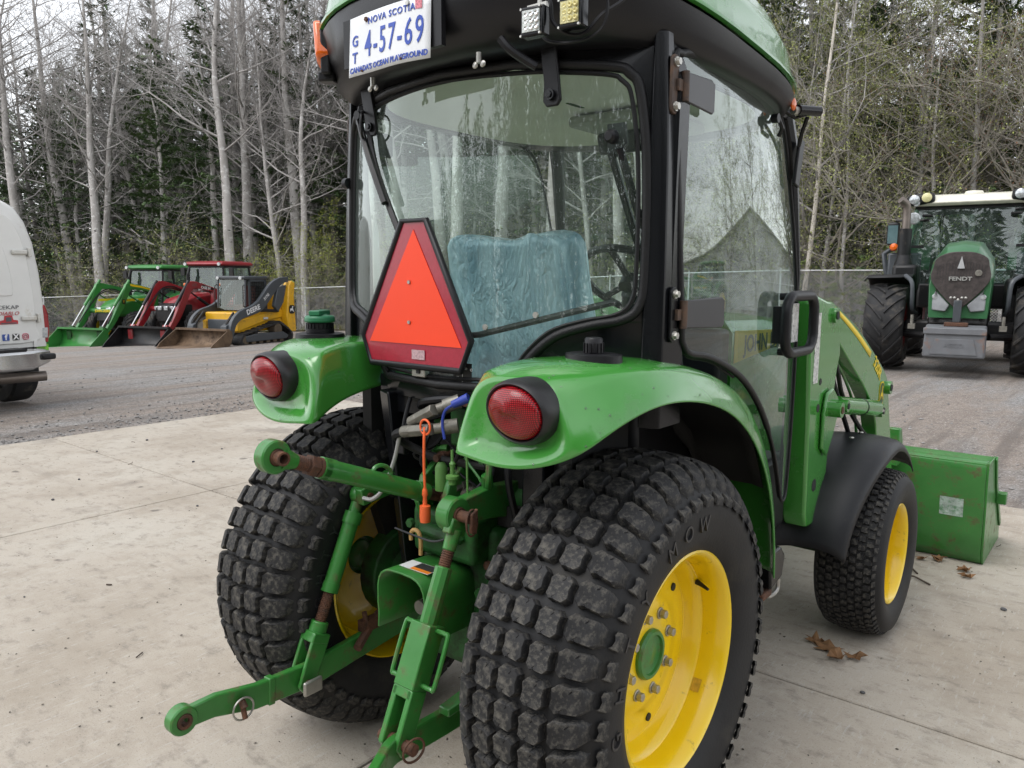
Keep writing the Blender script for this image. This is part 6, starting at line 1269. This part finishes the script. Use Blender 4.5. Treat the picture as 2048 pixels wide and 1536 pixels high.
# ================================================================== trees
def bark_material():
    m = bpy.data.materials.new('grey_bark'); m.use_nodes = True; t = m.node_tree; L = t.links.new; b = t.nodes['Principled BSDF']; b.inputs['Roughness'].default_value = .9
    tc = t.nodes.new('ShaderNodeTexCoord'); oi = t.nodes.new('ShaderNodeObjectInfo')
    ad = t.nodes.new('ShaderNodeVectorMath'); ad.operation = 'ADD'; cm = t.nodes.new('ShaderNodeCombineXYZ'); mu = t.nodes.new('ShaderNodeMath'); mu.operation = 'MULTIPLY'; mu.inputs[1].default_value = 90
    L(oi.outputs['Random'], mu.inputs[0]); L(mu.outputs[0], cm.inputs[0]); L(tc.outputs['Object'], ad.inputs[0]); L(cm.outputs[0], ad.inputs[1])
    def nz(s, sc, d=6, r=.65):
        n = t.nodes.new('ShaderNodeTexNoise'); n.inputs['Scale'].default_value = s; n.inputs['Detail'].default_value = d; n.inputs['Roughness'].default_value = r
        mp = t.nodes.new('ShaderNodeMapping'); mp.inputs['Scale'].default_value = sc; L(ad.outputs[0], mp.inputs[0]); L(mp.outputs[0], n.inputs['Vector']); return n.outputs['Fac']
    def rp(f, *st):
        r = t.nodes.new('ShaderNodeValToRGB')
        while len(r.color_ramp.elements) < len(st): r.color_ramp.elements.new(.5)
        for e, (p, c) in zip(r.color_ramp.elements, st): e.position = p; e.color = (*c, 1)
        L(f, r.inputs[0]); return r.outputs[0]
    def mx(f, a, c):
        x = t.nodes.new('ShaderNodeMix'); x.data_type = 'RGBA'; L(f, x.inputs['Factor']); L(a, x.inputs['A'])
        if isinstance(c, tuple): x.inputs['B'].default_value = (*c, 1)
        else: L(c, x.inputs['B'])
        return x.outputs['Result']
    c = rp(nz(2.2, (1, 1, .35)), (.30, (.21, .195, .18)), (.50, (.36, .34, .32)), (.70, (.50, .48, .46)))
    c = mx(rp(nz(5, (1, 1, 1.3)), (.56, (0, 0, 0)), (.64, (.8, .8, .8))), c, (.66, .65, .63))           # pale lichen
    c = mx(rp(nz(3.5, (1, 1, 2.2)), (.63, (0, 0, 0)), (.67, (1, 1, 1))), c, (.035, .03, .026))          # dark knots
    L(c, b.inputs['Base Color']); return m
BARK = bark_material()
TWIG = M('grey_twigs', (.37, .35, .335), .9, var=.35, vs=.8)
TWIGB = M('brown_twigs', (.32, .295, .25), .9, var=.3, vs=.8)
def leaf_material(name, c1, c2, c3, sc=1.2):
    m = bpy.data.materials.new(name); m.use_nodes = True; t = m.node_tree; L = t.links.new; b = t.nodes['Principled BSDF']; b.inputs['Roughness'].default_value = .75; b.inputs['Specular IOR Level'].default_value = .25
    g = t.nodes.new('ShaderNodeNewGeometry'); n = t.nodes.new('ShaderNodeTexNoise'); n.inputs['Scale'].default_value = sc; n.inputs['Detail'].default_value = 6; L(g.outputs['Position'], n.inputs['Vector'])
    r = t.nodes.new('ShaderNodeValToRGB'); r.color_ramp.elements.new(.5)
    for e, p, c in zip(r.color_ramp.elements, (.33, .5, .68), (c1, c2, c3)): e.position = p; e.color = (*c, 1)
    L(n.outputs['Fac'], r.inputs[0]); L(r.outputs[0], b.inputs['Base Color'])
    return m
NEEDLE = leaf_material('spruce_needles', (.038, .072, .030), (.078, .128, .050), (.130, .185, .070))
BUD = leaf_material('olive_buds', (.20, .235, .065), (.31, .35, .105), (.28, .26, .12), 2)
FRESH = leaf_material('fresh_leaves', (.16, .22, .03), (.30, .33, .05), (.24, .26, .05), 2)
REDB = leaf_material('red_buds', (.16, .07, .035), (.22, .11, .06), (.15, .09, .05), 2)
LIGHTN = leaf_material('young_pine_needles', (.13, .20, .06), (.21, .28, .08), (.27, .32, .10))
class Bag:
    def __init__(s): s.v = []; s.f = []
    def seg(s, P, rs, n):
        """thin tapered polyline tube"""
        o0 = len(s.v); prev = None; k = len(P)
        for i, p in enumerate(P):
            d = (P[min(i+1, k-1)]-P[max(i-1, 0)]); d.normalize()
            u = Vector((d.y, -d.x, 0)) if abs(d.z) < .95 else Vector((1, 0, 0)); u -= d*u.dot(d); u.normalize(); v = d.cross(u)
            for j in range(n): t = 2*PI*j/n; s.v.append(tuple(p+(u*math.cos(t)+v*math.sin(t))*rs[i]))
        for i in range(k-1):
            a = o0+i*n; b = a+n
            for j in range(n): s.f.append((a+j, a+(j+1) % n, b+(j+1) % n, b+j))
    def leaf(s, p, d, l, w):
        d = d.normalized(); u = Vector((-d.y, d.x, .3)).normalized()*w; o = len(s.v)
        s.v += [tuple(p), tuple(p+d*l*.5+u), tuple(p+d*l), tuple(p+d*l*.5-u)]; s.f.append((o, o+1, o+2, o+3))
    def mesh(s, name, mat, smooth=True):
        me = bpy.data.meshes.new(name); me.from_pydata(s.v, [], s.f); me.materials.append(mat)
        if smooth: me.polygons.foreach_set('use_smooth', [True]*len(me.polygons))
        return me
def wander(p, d, L, n, rd, k=.25, up=0):
    P = [p.copy()]; d = d.normalized()
    for i in range(n):
        d = (d+Vector((rd.gauss(0, k), rd.gauss(0, k), rd.gauss(0, k)+up))).normalized(); p = p+d*(L/n); P.append(p.copy())
    return P
def bare_tree(seed, H, r0, lean, first=.30, nl=26, leafm=None, nleaf=0, spread=1.0):
    rd = random.Random(seed); T = Bag(); C = Bag(); Lf = Bag()
    n = 12; P = [Vector((0, 0, -.25))]; d = Vector((lean[0], lean[1], 1)).normalized(); p = Vector((0, 0, -.2))
    for i in range(n):
        d = (d+Vector((rd.gauss(0, .035), rd.gauss(0, .035), .02))).normalized(); p = p+d*H/n; P.append(p.copy())
    rs = [r0*(1.25 if i == 0 else 1)*(1-.93*(i/n)**1.1) for i in range(n+1)]
    T.seg(P, rs, 8)
    def at(f):
        x = f*n; i = min(int(x), n-1); return P[i].lerp(P[i+1], x-i), lerp(rs[i], rs[min(i+1, n)], x-i)
    def twigs(Q, L, r, depth):
        k = 5 if depth else 3
        for _ in range(k):
            i = rd.randrange(1, len(Q)); q = Q[i]; dd = (Q[i]-Q[i-1]).normalized()
            d2 = (dd*.8+Vector((rd.gauss(0, .6), rd.gauss(0, .6), rd.gauss(.15, .45)))).normalized(); l2 = L*rd.uniform(.3, .6)
            W = wander(q, d2, l2, 3, rd, .22, .03); C.seg(W, [r*.6, r*.45, r*.35, r*.2], 3)
            if leafm:
                for __ in range(nleaf):
                    f = rd.random(); a = W[1].lerp(W[3], f)+Vector((rd.gauss(0, .06), rd.gauss(0, .06), rd.gauss(0, .06))); Lf.leaf(a, Vector((rd.gauss(0, 1), rd.gauss(0, 1), rd.gauss(0, 1))), rd.uniform(.035, .08), rd.uniform(.011, .024))
            if depth: twigs(W, l2*1.1, r*.62, depth-1)
    for i in range(nl):
        f = first+(1-first)*((i+rd.random())/nl); q, r = at(min(f, .985)); a = rd.uniform(0, 2*PI); L = H*(.28*(1.15-f))*rd.uniform(.6, 1.25)*spread+.5
        d0 = Vector((math.cos(a), math.sin(a), rd.uniform(.25, .95))); rb = min(r*.55, .012+L*.0085)
        Q = wander(q, d0, L, 6, rd, .13, .05); C.seg(Q, [rb*(1-.8*j/6) for j in range(7)], 4)
        twigs(Q, L, rb*.5, 2 if L > 1.6 else 1)
    for i in range(int(nl*.35)):      # dead lower twigs
        f = rd.uniform(.08, first); q, r = at(f); a = rd.uniform(0, 2*PI); L = rd.uniform(.6, 2.2)
        Q = wander(q, Vector((math.cos(a), math.sin(a), rd.uniform(-.3, .4))), L, 5, rd, .25); C.seg(Q, [.014*(1-.8*j/5) for j in range(6)], 3); twigs(Q, L, .007, 0)
    return T, C, Lf
def conifer(seed, H, r0, wide, dens=1.0, size=.34, bare=.05):
    rd = random.Random(seed); T = Bag(); C = Bag()
    P = [Vector((rd.gauss(0, .02)*i, rd.gauss(0, .02)*i, -.2+H*i/8)) for i in range(9)]; T.seg(P, [r0*(1-.95*i/8) for i in range(9)], 7)
    nw = int(H*2.6)
    for k in range(nw):
        f = bare+(1-bare)*(k+rd.random()*.6)/nw; z = H*f; L0 = wide*(1-f)**.8+.18
        for j in range(rd.randint(4, 6)):
            a = rd.uniform(0, 2*PI); L = L0*rd.uniform(.6, 1.2); dr = -.22+.5*f
            Q = wander(Vector((0, 0, z)), Vector((math.cos(a), math.sin(a), dr)), L, 5, rd, .08, .035); C.seg(Q, [.02*(1-f)+.006, .012, .009, .007, .005, .003], 3)
            m = int((4+L*6.5)*dens)
            for _ in range(m):
                t = rd.random()**.7; i = min(4, int(t*5)); q = Q[i].lerp(Q[i+1], t*5-i); sd = rd.choice((-1, 1)); dd = (Q[i+1]-Q[i]).normalized(); sv = Vector((-dd.y, dd.x, 0))*sd
                d = (dd*rd.uniform(.4, 1)+sv*rd.uniform(.1, .9)+Vector((0, 0, rd.uniform(-.55, .15)))).normalized()
                l = size*rd.uniform(.6, 1.3); C.leaf(q, d, l, l*.13); C.leaf(q+Vector((0, 0, -.02)), (d+Vector((rd.gauss(0, .35), rd.gauss(0, .35), rd.gauss(-.15, .3)))), l*.8, l*.12)
                C.leaf(q, (d+Vector((rd.gauss(0, .5), rd.gauss(0, .5), rd.gauss(-.1, .3)))), l*.7, l*.10)
    return T, C
def proto(name, parts, label, group):
    o = thing(name, label, 'tree', (0, 0, -300), 0, group)
    for n, b, m in parts:
        if b.v: link(n, b.mesh(n, m), m, o)
    return o
PB = [proto('bare_tree', [('trunk', T, BARK), ('crown', C, TWIG)], 'bare grey hardwood tree behind the fence', 'bare hardwoods behind the fence') for T, C, Lf in
      (bare_tree(11, 17, .24, (-.10, 0), .34), bare_tree(12, 16, .20, (-.05, .05), .42, 22), bare_tree(13, 18, .26, (.02, .02), .36), bare_tree(14, 14.5, .14, (-.14, .03), .22, 28, spread=1.25), bare_tree(15, 13, .10, (.06, 0), .16, 30, spread=1.2))]
PO = [proto('budding_tree', [('trunk', T, BARK), ('crown', C, TWIGB), ('leaves', Lf, BUD if k != 1 else REDB)], ('slender tree in olive bud behind the fence', 'young tree with reddish buds behind the fence', 'slender tree in olive bud behind the fence')[k], ('olive budding trees', 'reddish budding trees', 'olive budding trees')[k]) for k, (T, C, Lf) in
      enumerate((bare_tree(21, 13, .09, (.03, 0), .10, 30, BUD, 5, .95), bare_tree(22, 9, .10, (-.02, 0), .20, 22, REDB, 1, 1.5), bare_tree(23, 11, .07, (.10, 0), .08, 26, BUD, 5, 1.1)))]
PC = [proto('spruce_tree', [('trunk', T, BARK), ('crown', C, NEEDLE)], 'dark green spruce in the woods behind the fence', 'spruces in the woods') for T, C in (conifer(31, 15, .20, 2.7), conifer(32, 17, .22, 2.5), conifer(33, 12, .16, 2.4))]
_T, _C, _L = bare_tree(61, 15, .085, (.10, 0), .18, 24, None, 0, .8)
PW = proto('birch_tree', [('trunk', _T, M('birch_bark', (.62, .57, .50), .8, var=.12, vs=3, dirt=(.10, .08, .07), da=.2, ds=5)), ('crown', _C, TWIG)], 'pale-trunked birch beside the loader arm, behind the fence', 'birch')
PY = [proto('young_pine', [('trunk', T, BARK), ('crown', C, LIGHTN)], 'young light green pine just behind the fence', 'young pines by the fence') for T, C in (conifer(41, 3.0, .04, 1.0, 2.2, .22),)]
PS = [proto('bare_shrub', [('stems', C, TWIGB), ('leaves', Lf, BUD if k else FRESH)], ('small shrub with fresh yellow-green leaves by the fence', 'bare brown shrub under the trees')[k], ('fresh-leaved shrubs', 'bare shrubs under the trees')[k]) for k, (T, C, Lf) in enumerate((bare_tree(51, 4.6, .03, (.05, 0), .05, 22, FRESH, 4, 1.8), bare_tree(52, 3.2, .025, (0, 0), .03, 24, BUD, 1, 2.2)))]
for o in PS: tag(o, None, 'shrub')
used = set()
def plant(P, x, y, sc=1, rz=None, rd=random, tilt=0):
    o = P if id(P) not in used else copy_tree(P); used.add(id(P))
    y = y+bend(x); o.location = (x, y, gz(x)-.03); o.rotation_euler = (rd.uniform(-.03, .03), rd.uniform(-.03, .03)+tilt, rd.uniform(0, 2*PI) if rz is None else rz); o.scale = (sc, sc, sc*rd.uniform(.92, 1.1)); return o
rd = random.Random(77)
def spots(n, x0, x1, y0, y1, mind):
    out = []; tries = 0
    while len(out) < n and tries < n*60:
        tries += 1; x = rd.uniform(x0, x1); y = rd.uniform(y0, y1)
        if all((x-a)**2+(y-b)**2 > mind*mind for a, b in out): out.append((x, y))
    return out
CX, CY = cam.location.x, cam.location.y
def where(x, y):
    a = math.degrees(math.atan2(-(x-CX), y-CY))
    for lim, w_ in ((6, 'beside the grey shed'), (16.5, 'behind the large tractor'), (20, 'between the large tractor and the loader'), (53, 'behind the cab of the compact tractor'), (58, 'behind the fence beside the track loader'), (61.5, 'behind the track loader'), (65, 'behind the red tractor'), (69.5, 'behind the green loader tractor'), (200, 'behind the white service truck')):
        if a < lim: return w_
def grow(P, kind, x, y, sc, rz=None):
    o = plant(P, x, y, sc, rz, rd); l = kind+' '+where(o.location.x, o.location.y); o['label'] = l; o['group'] = l; return o
KB = ('leaning thick grey hardwood tree', 'straight grey hardwood tree', 'thick pale-barked hardwood tree', 'leaning slim grey tree with long low limbs', 'slim twiggy grey tree')
KC = ('broad dark spruce', 'tall dark spruce', 'short dark spruce')
for x, y in spots(88, -47, -11, 22.4, 34, 1.0): i = rd.choice((0, 1, 2, 3, 0, 2, 1)); grow(PB[i], KB[i], x, y, rd.uniform(.95, 1.28), rd.uniform(-.5, .5))
for x, y in spots(20, -14, 3, 25, 40, 1.6): i = rd.choice((1, 3, 4, 4)); grow(PB[i], KB[i], x, y, rd.uniform(.75, 1.05))
for x, y in spots(104, -56, -8, 24.5, 44, 1.5): i = rd.randrange(3); grow(PC[i], KC[i], x, y, rd.uniform(.8, 1.2))
for x, y in spots(12, -10, 2, 27, 38, 2.2): i = rd.randrange(3); grow(PC[i], KC[i], x, y, rd.uniform(.65, .95))
for x, y in spots(18, -13, 2, 22.6, 29, 1.3): grow(PO[rd.choice((0, 2, 0))], 'slender olive-budding tree', x, y, rd.uniform(.8, 1.15))
for x, y in ((-2.9, 23.2), (-1.5, 23.8), (-.2, 23.4)): grow(PO[1], 'young red-budding tree', x, y, rd.uniform(.95, 1.15))
for x, y in spots(44, -46, 2, 22.2, 26, 1.2): grow(PS[1], 'bare brown shrub', x, y, rd.uniform(.7, 1.4))
for x, y in ((-25.6, 22.2),): grow(PS[0], 'fresh yellow-green leafy shrub', x, y, rd.uniform(.8, 1.05))
for x, y in ((-5.9, 22.5), (-5.0, 22.8), (-6.9, 22.6), (-4.2, 22.4)): grow(PY[0], 'young light green pine', x, y, rd.uniform(.6, .9))
plant(PW, -6.7, 22.6, 1.0, 0.0, rd); PW['group'] = 'pale birch'
for x, y in ((-4.1, 24.6), (-2.2, 25.6), (-7.6, 26.0), (-.9, 26.5), (-5.6, 27), (-9.5, 25.5), (-3.2, 28)): grow(PC[0], KC[0], x, y, rd.uniform(.85, 1.0))
# thin birches and a shed past the right of the yard: the near door's glass mirrors them
for x, y in ((8.2, 30), (10.4, 27), (12.5, 33), (16, 30), (19, 34), (22, 31), (6.5, 36)): grow(PO[rd.choice((0, 2))], 'thin birch', x, y, rd.uniform(.75, 1.0))
SH = thing('grey_shed', 'grey gabled metal shed past the right end of the yard', 'shed', (12.5, 46, 0))
SIDE = M('shed_siding', (.52, .53, .54), .5, metal=.2, var=.06)
MB().xz([(-12, 0), (12, 0), (12, 2.9), (0, 6.8), (-12, 2.9)], 0, 14).build('walls', SIDE, SH)
for s_ in (1, -1): MB().prism([(0, -.4, 6.95), (s_*12.5, -.4, 2.85), (s_*12.5, -.4, 2.75), (0, -.4, 6.82)], (0, 14.8, 0)).build('roof', M('shed_roof', (.42, .43, .44), .45, metal=.3), SH)
MB().b2((-2, -.03, 0), (2, -.005, 3.2)).build('sliding_door', M('shed_door', (.55, .56, .56), .5), SH)
# unseen trees behind the viewer, added for their reflections in glass and paint
for i in range(22): x = -44+i*4.4+rd.uniform(-1, 1); k = rd.randrange(4); o = grow(PB[k], KB[k], x, -46+rd.uniform(-5, 5), rd.uniform(.7, .95)); l = KB[k]+' out of view, added for reflections'; o['label'] = l; o['group'] = l
g2 = copy_tree(GT); g2.location = (12.2, 27.5, 0); g2.rotation_euler = (0, 0, R(205)); tag(g2, 'green loader tractor parked in front of the grey shed')
# forest floor and deeper wood
LITTER = M('leaf_litter', (.105, .075, .05), .95, var=.45, vs=3, dirt=(.05, .055, .025), da=.45, ds=1.2, bump=1, bs=8)
rows = [[(x, y+bend(x), gz(x)-.02+.25*ss(24, 60, y)+.03*math.sin(x*2.1+y)) for x in np.arange(-110, 5.1, 2.5)] for y in (21.9, 23, 25, 28, 33, 40, 55, 80)]
tag(MB().grid(rows).build('forest_floor', LITTER, smooth=60), kind='structure')
b = Bag(); rg = random.Random(9)
for i in range(9000):
    x = rg.uniform(-52, 16); y = rg.uniform(21.1, 22.9)+bend(x); z = gz(x)-.03; h = rg.uniform(.10, .42)
    b.leaf(Vector((x, y, z)), Vector((rg.gauss(0, .35), rg.gauss(0, .35), 1)), h, .012)
tag(link('grass_verge', b.mesh('grass_verge', leaf_material('rough_grass', (.10, .10, .03), (.16, .17, .05), (.24, .20, .09), 3)), None), 'rough yellow-green grass along the fence', 'grass', kind='stuff')
# far wood: a dense mass of conifers and stems closing the view
b = Bag(); rg = random.Random(19)
for i in range(260):
    x = rg.uniform(-75, 3); y = rg.uniform(44, 62)+bend(x); H = rg.uniform(12, 19) if x < -14 else rg.uniform(8, 13); z = gz(x)
    b.seg([Vector((x, y, z)), Vector((x, y, z+H))], [.15, .02], 4)
    for k in range(int(H*26)):
        f = rg.random()**.85; a = rg.uniform(0, 2*PI); L = (2.9*(1-f)+.2)*rg.uniform(.35, 1); p = Vector((x+math.cos(a)*L, y+math.sin(a)*L, z+H*f-L*.25)); b.leaf(p, Vector((math.cos(a), math.sin(a), rg.gauss(-.3, .4))), rg.uniform(.5, 1.1), rg.uniform(.08, .18))
tag(link('far_wood', b.mesh('far_wood', NEEDLE), None), 'dense dark conifer wood far behind the fence', 'woods', kind='stuff')
fw2 = link('far_wood', bpy.data.objects['far_wood'].data, None); fw2.location = (-28, 14, 0); fw2.rotation_euler = (0, 0, PI)  # unseen copy behind the viewer, added to darken what the rear glass reflects
tag(fw2, 'dense conifer wood out of view, added to darken the rear glass reflections', 'woods', kind='stuff')
# ================================================================== litter on the pad and beads of water
rd = random.Random(123)
DRY = M('dry_leaf', (.20, .105, .045), .8, var=.3, vs=40); STK = M('dead_twig', (.07, .05, .038), .9, var=.3); PEB = M('pebble', (.09, .09, .095), .85, var=.4)
def spot(k):
    while True:
        x = rd.uniform(-5.8, 2.2); y = rd.uniform(-1.4, 3.9)
        if not (abs(x) < .75 and -.6 < y < 2.2): return x, y
def dry_leaf(x, y, s, label=None, big=1):
    n = 11; pts = []
    for i in range(n): a = 2*PI*i/n; r = s*(1 if i % 2 else .55)*rd.uniform(.75, 1.15); pts.append((x+r*math.cos(a), y+r*math.sin(a)*.75, (.006+rd.uniform(0, .7)*s)))
    b = MB().add([(x, y, .004+.1*s)]+pts, [(0, 1+i, 1+(i+1) % n) for i in range(n)])
    o = b.build('dry_leaf', DRY, None, smooth=0, solid=.0008); return o
for i, (x, y, s) in enumerate(((.62, 1.40, .075), (.68, 1.33, .06), (.56, 1.43, .05), (.73, 1.38, .045))): tag(dry_leaf(x, y, s), 'crumpled brown leaf under the front tyre', 'leaf', 'leaves under the front tyre')
for i in range(9): tag(dry_leaf(rd.uniform(.55, .95), rd.uniform(2.62, 2.82), rd.uniform(.025, .05)), 'brown leaf fragment along the bucket back', 'leaf', 'leaf scraps along the bucket')
for i in range(34):
    x, y = spot(i); L = rd.uniform(.02, .09); a = rd.uniform(0, PI); P = [V(x, y, .004), V(x+L*.5*math.cos(a), y+L*.5*math.sin(a), .005+rd.uniform(0, .004)), V(x+L*math.cos(a+.25), y+L*math.sin(a+.25), .004)]
    tag(MB().tube(P, rd.uniform(.0016, .0045), 5).build('twig', STK), 'small dark twig lying on the concrete', 'twig', 'twigs on the concrete')
for (x, y, a) in ((.80, 2.40, 2.6), (.72, 2.52, 2.2)): tag(MB().tube([V(x, y, .006), V(x+.09*math.cos(a), y+.09*math.sin(a), .012), V(x+.2*math.cos(a+.15), y+.2*math.sin(a+.15), .006)], .0045, 6).build('twig', STK), 'longer dark twig near the loader bucket', 'twig', 'twigs by the bucket')
for i in range(46):
    x, y = spot(i); r = rd.uniform(.005, .014)
    tag(MB().ball((x, y, r*.5), r, 7, 5, (rd.uniform(.8, 1.3), rd.uniform(.7, 1.1), .6)).build('pebble', PEB, smooth=0), 'small grey pebble on the concrete', 'pebble', 'pebbles on the concrete')
b = Bag()
for i in range(2600):       # loose grit
    x = rd.uniform(-6.1, 3); y = rd.uniform(-1.6, 4.1); l = rd.uniform(.002, .007); b.leaf(Vector((x, y, .0025)), Vector((rd.gauss(0, 1), rd.gauss(0, 1), .1)), l*2, l*.6)
tag(link('grit', b.mesh('grit', M('grit_dark', (.07, .058, .045), .9, var=.5)), None), 'fine dark grit scattered over the concrete', 'grit', kind='stuff')
b = MB()
for i in range(1500):       # stones strewn along the pad's edge
    t = rd.random(); 
    if t < .5: x = -6.2-abs(rd.gauss(0, .5)); y = rd.uniform(-1, 4.3)
    elif t < .62: x = rd.uniform(-6.3, 3); y = 4.25+abs(rd.gauss(0, .4))
    else: x = rd.uniform(-13, 3); y = rd.uniform(4.3, 9) if x > -6.2 else rd.uniform(0, 8)
    r = rd.uniform(.006, .022); c_ = V(x, y, gz(x)-.03+r*.3); o = len(b.v)
    b.v += [tuple(c_+V(r*rd.uniform(.7, 1.2)*dx_, r*rd.uniform(.7, 1.2)*dy_, r*rd.uniform(.5, .9)*dz_)) for dx_, dy_, dz_ in ((1, 0, 0), (0, 1, 0), (-1, 0, 0), (0, -1, 0), (0, 0, 1), (0, 0, -1))]
    b.f += [(o, o+1, o+4), (o+1, o+2, o+4), (o+2, o+3, o+4), (o+3, o, o+4), (o+1, o, o+5), (o+2, o+1, o+5), (o+3, o+2, o+5), (o, o+3, o+5)]
tag(b.build('loose_gravel', M('gravel_stone', (.24, .23, .22), .85, var=.5, vs=3), None, smooth=0, fix=False), 'loose grey stones strewn on the yard', 'gravel', kind='stuff')
# rain beads on the fenders
WAT = bpy.data.materials.new('water_bead'); WAT.use_nodes = True; _b = WAT.node_tree.nodes['Principled BSDF']; _b.inputs['Base Color'].default_value = (.75, .95, .75, 1); _b.inputs['Roughness'].default_value = .02; _b.inputs['Transmission Weight'].default_value = .9; _b.inputs['IOR'].default_value = 1.33
dg = bpy.context.evaluated_depsgraph_get()
for f, n in ((FRt, 170), (FL, 60)):
    ev = f.evaluated_get(dg); me = ev.to_mesh(); b = MB(); cnt = 0; P = [p for p in me.polygons if p.normal.z > -.2 and (p.center.y < .2)]
    while cnt < n:
        p = rd.choice(P); nn = p.normal.copy(); c0 = p.center.copy()
        if rd.random() > p.area/2.0e-4: continue
        vs_ = [me.vertices[i].co for i in p.vertices]; w_ = [rd.random() for _ in vs_]; t = sum(w_); c0 = sum((v*(a/t) for v, a in zip(vs_, w_)), Vector()); r = rd.choice((.0011, .0014, .0018, .0026)); u, v, _ = basis(nn); rows = []
        for ph in (0, .5, 1.0, 1.5): rows.append([c0+(u*math.cos(2*PI*j/8)+v*math.sin(2*PI*j/8))*r*math.cos(ph)+nn*r*.62*math.sin(ph) for j in range(8)])
        b.grid(rows, cv=True); cnt += 1
    ev.to_mesh_clear(); tag(b.build('rain_beads', WAT, f, smooth=80, fix=False), kind='stuff')
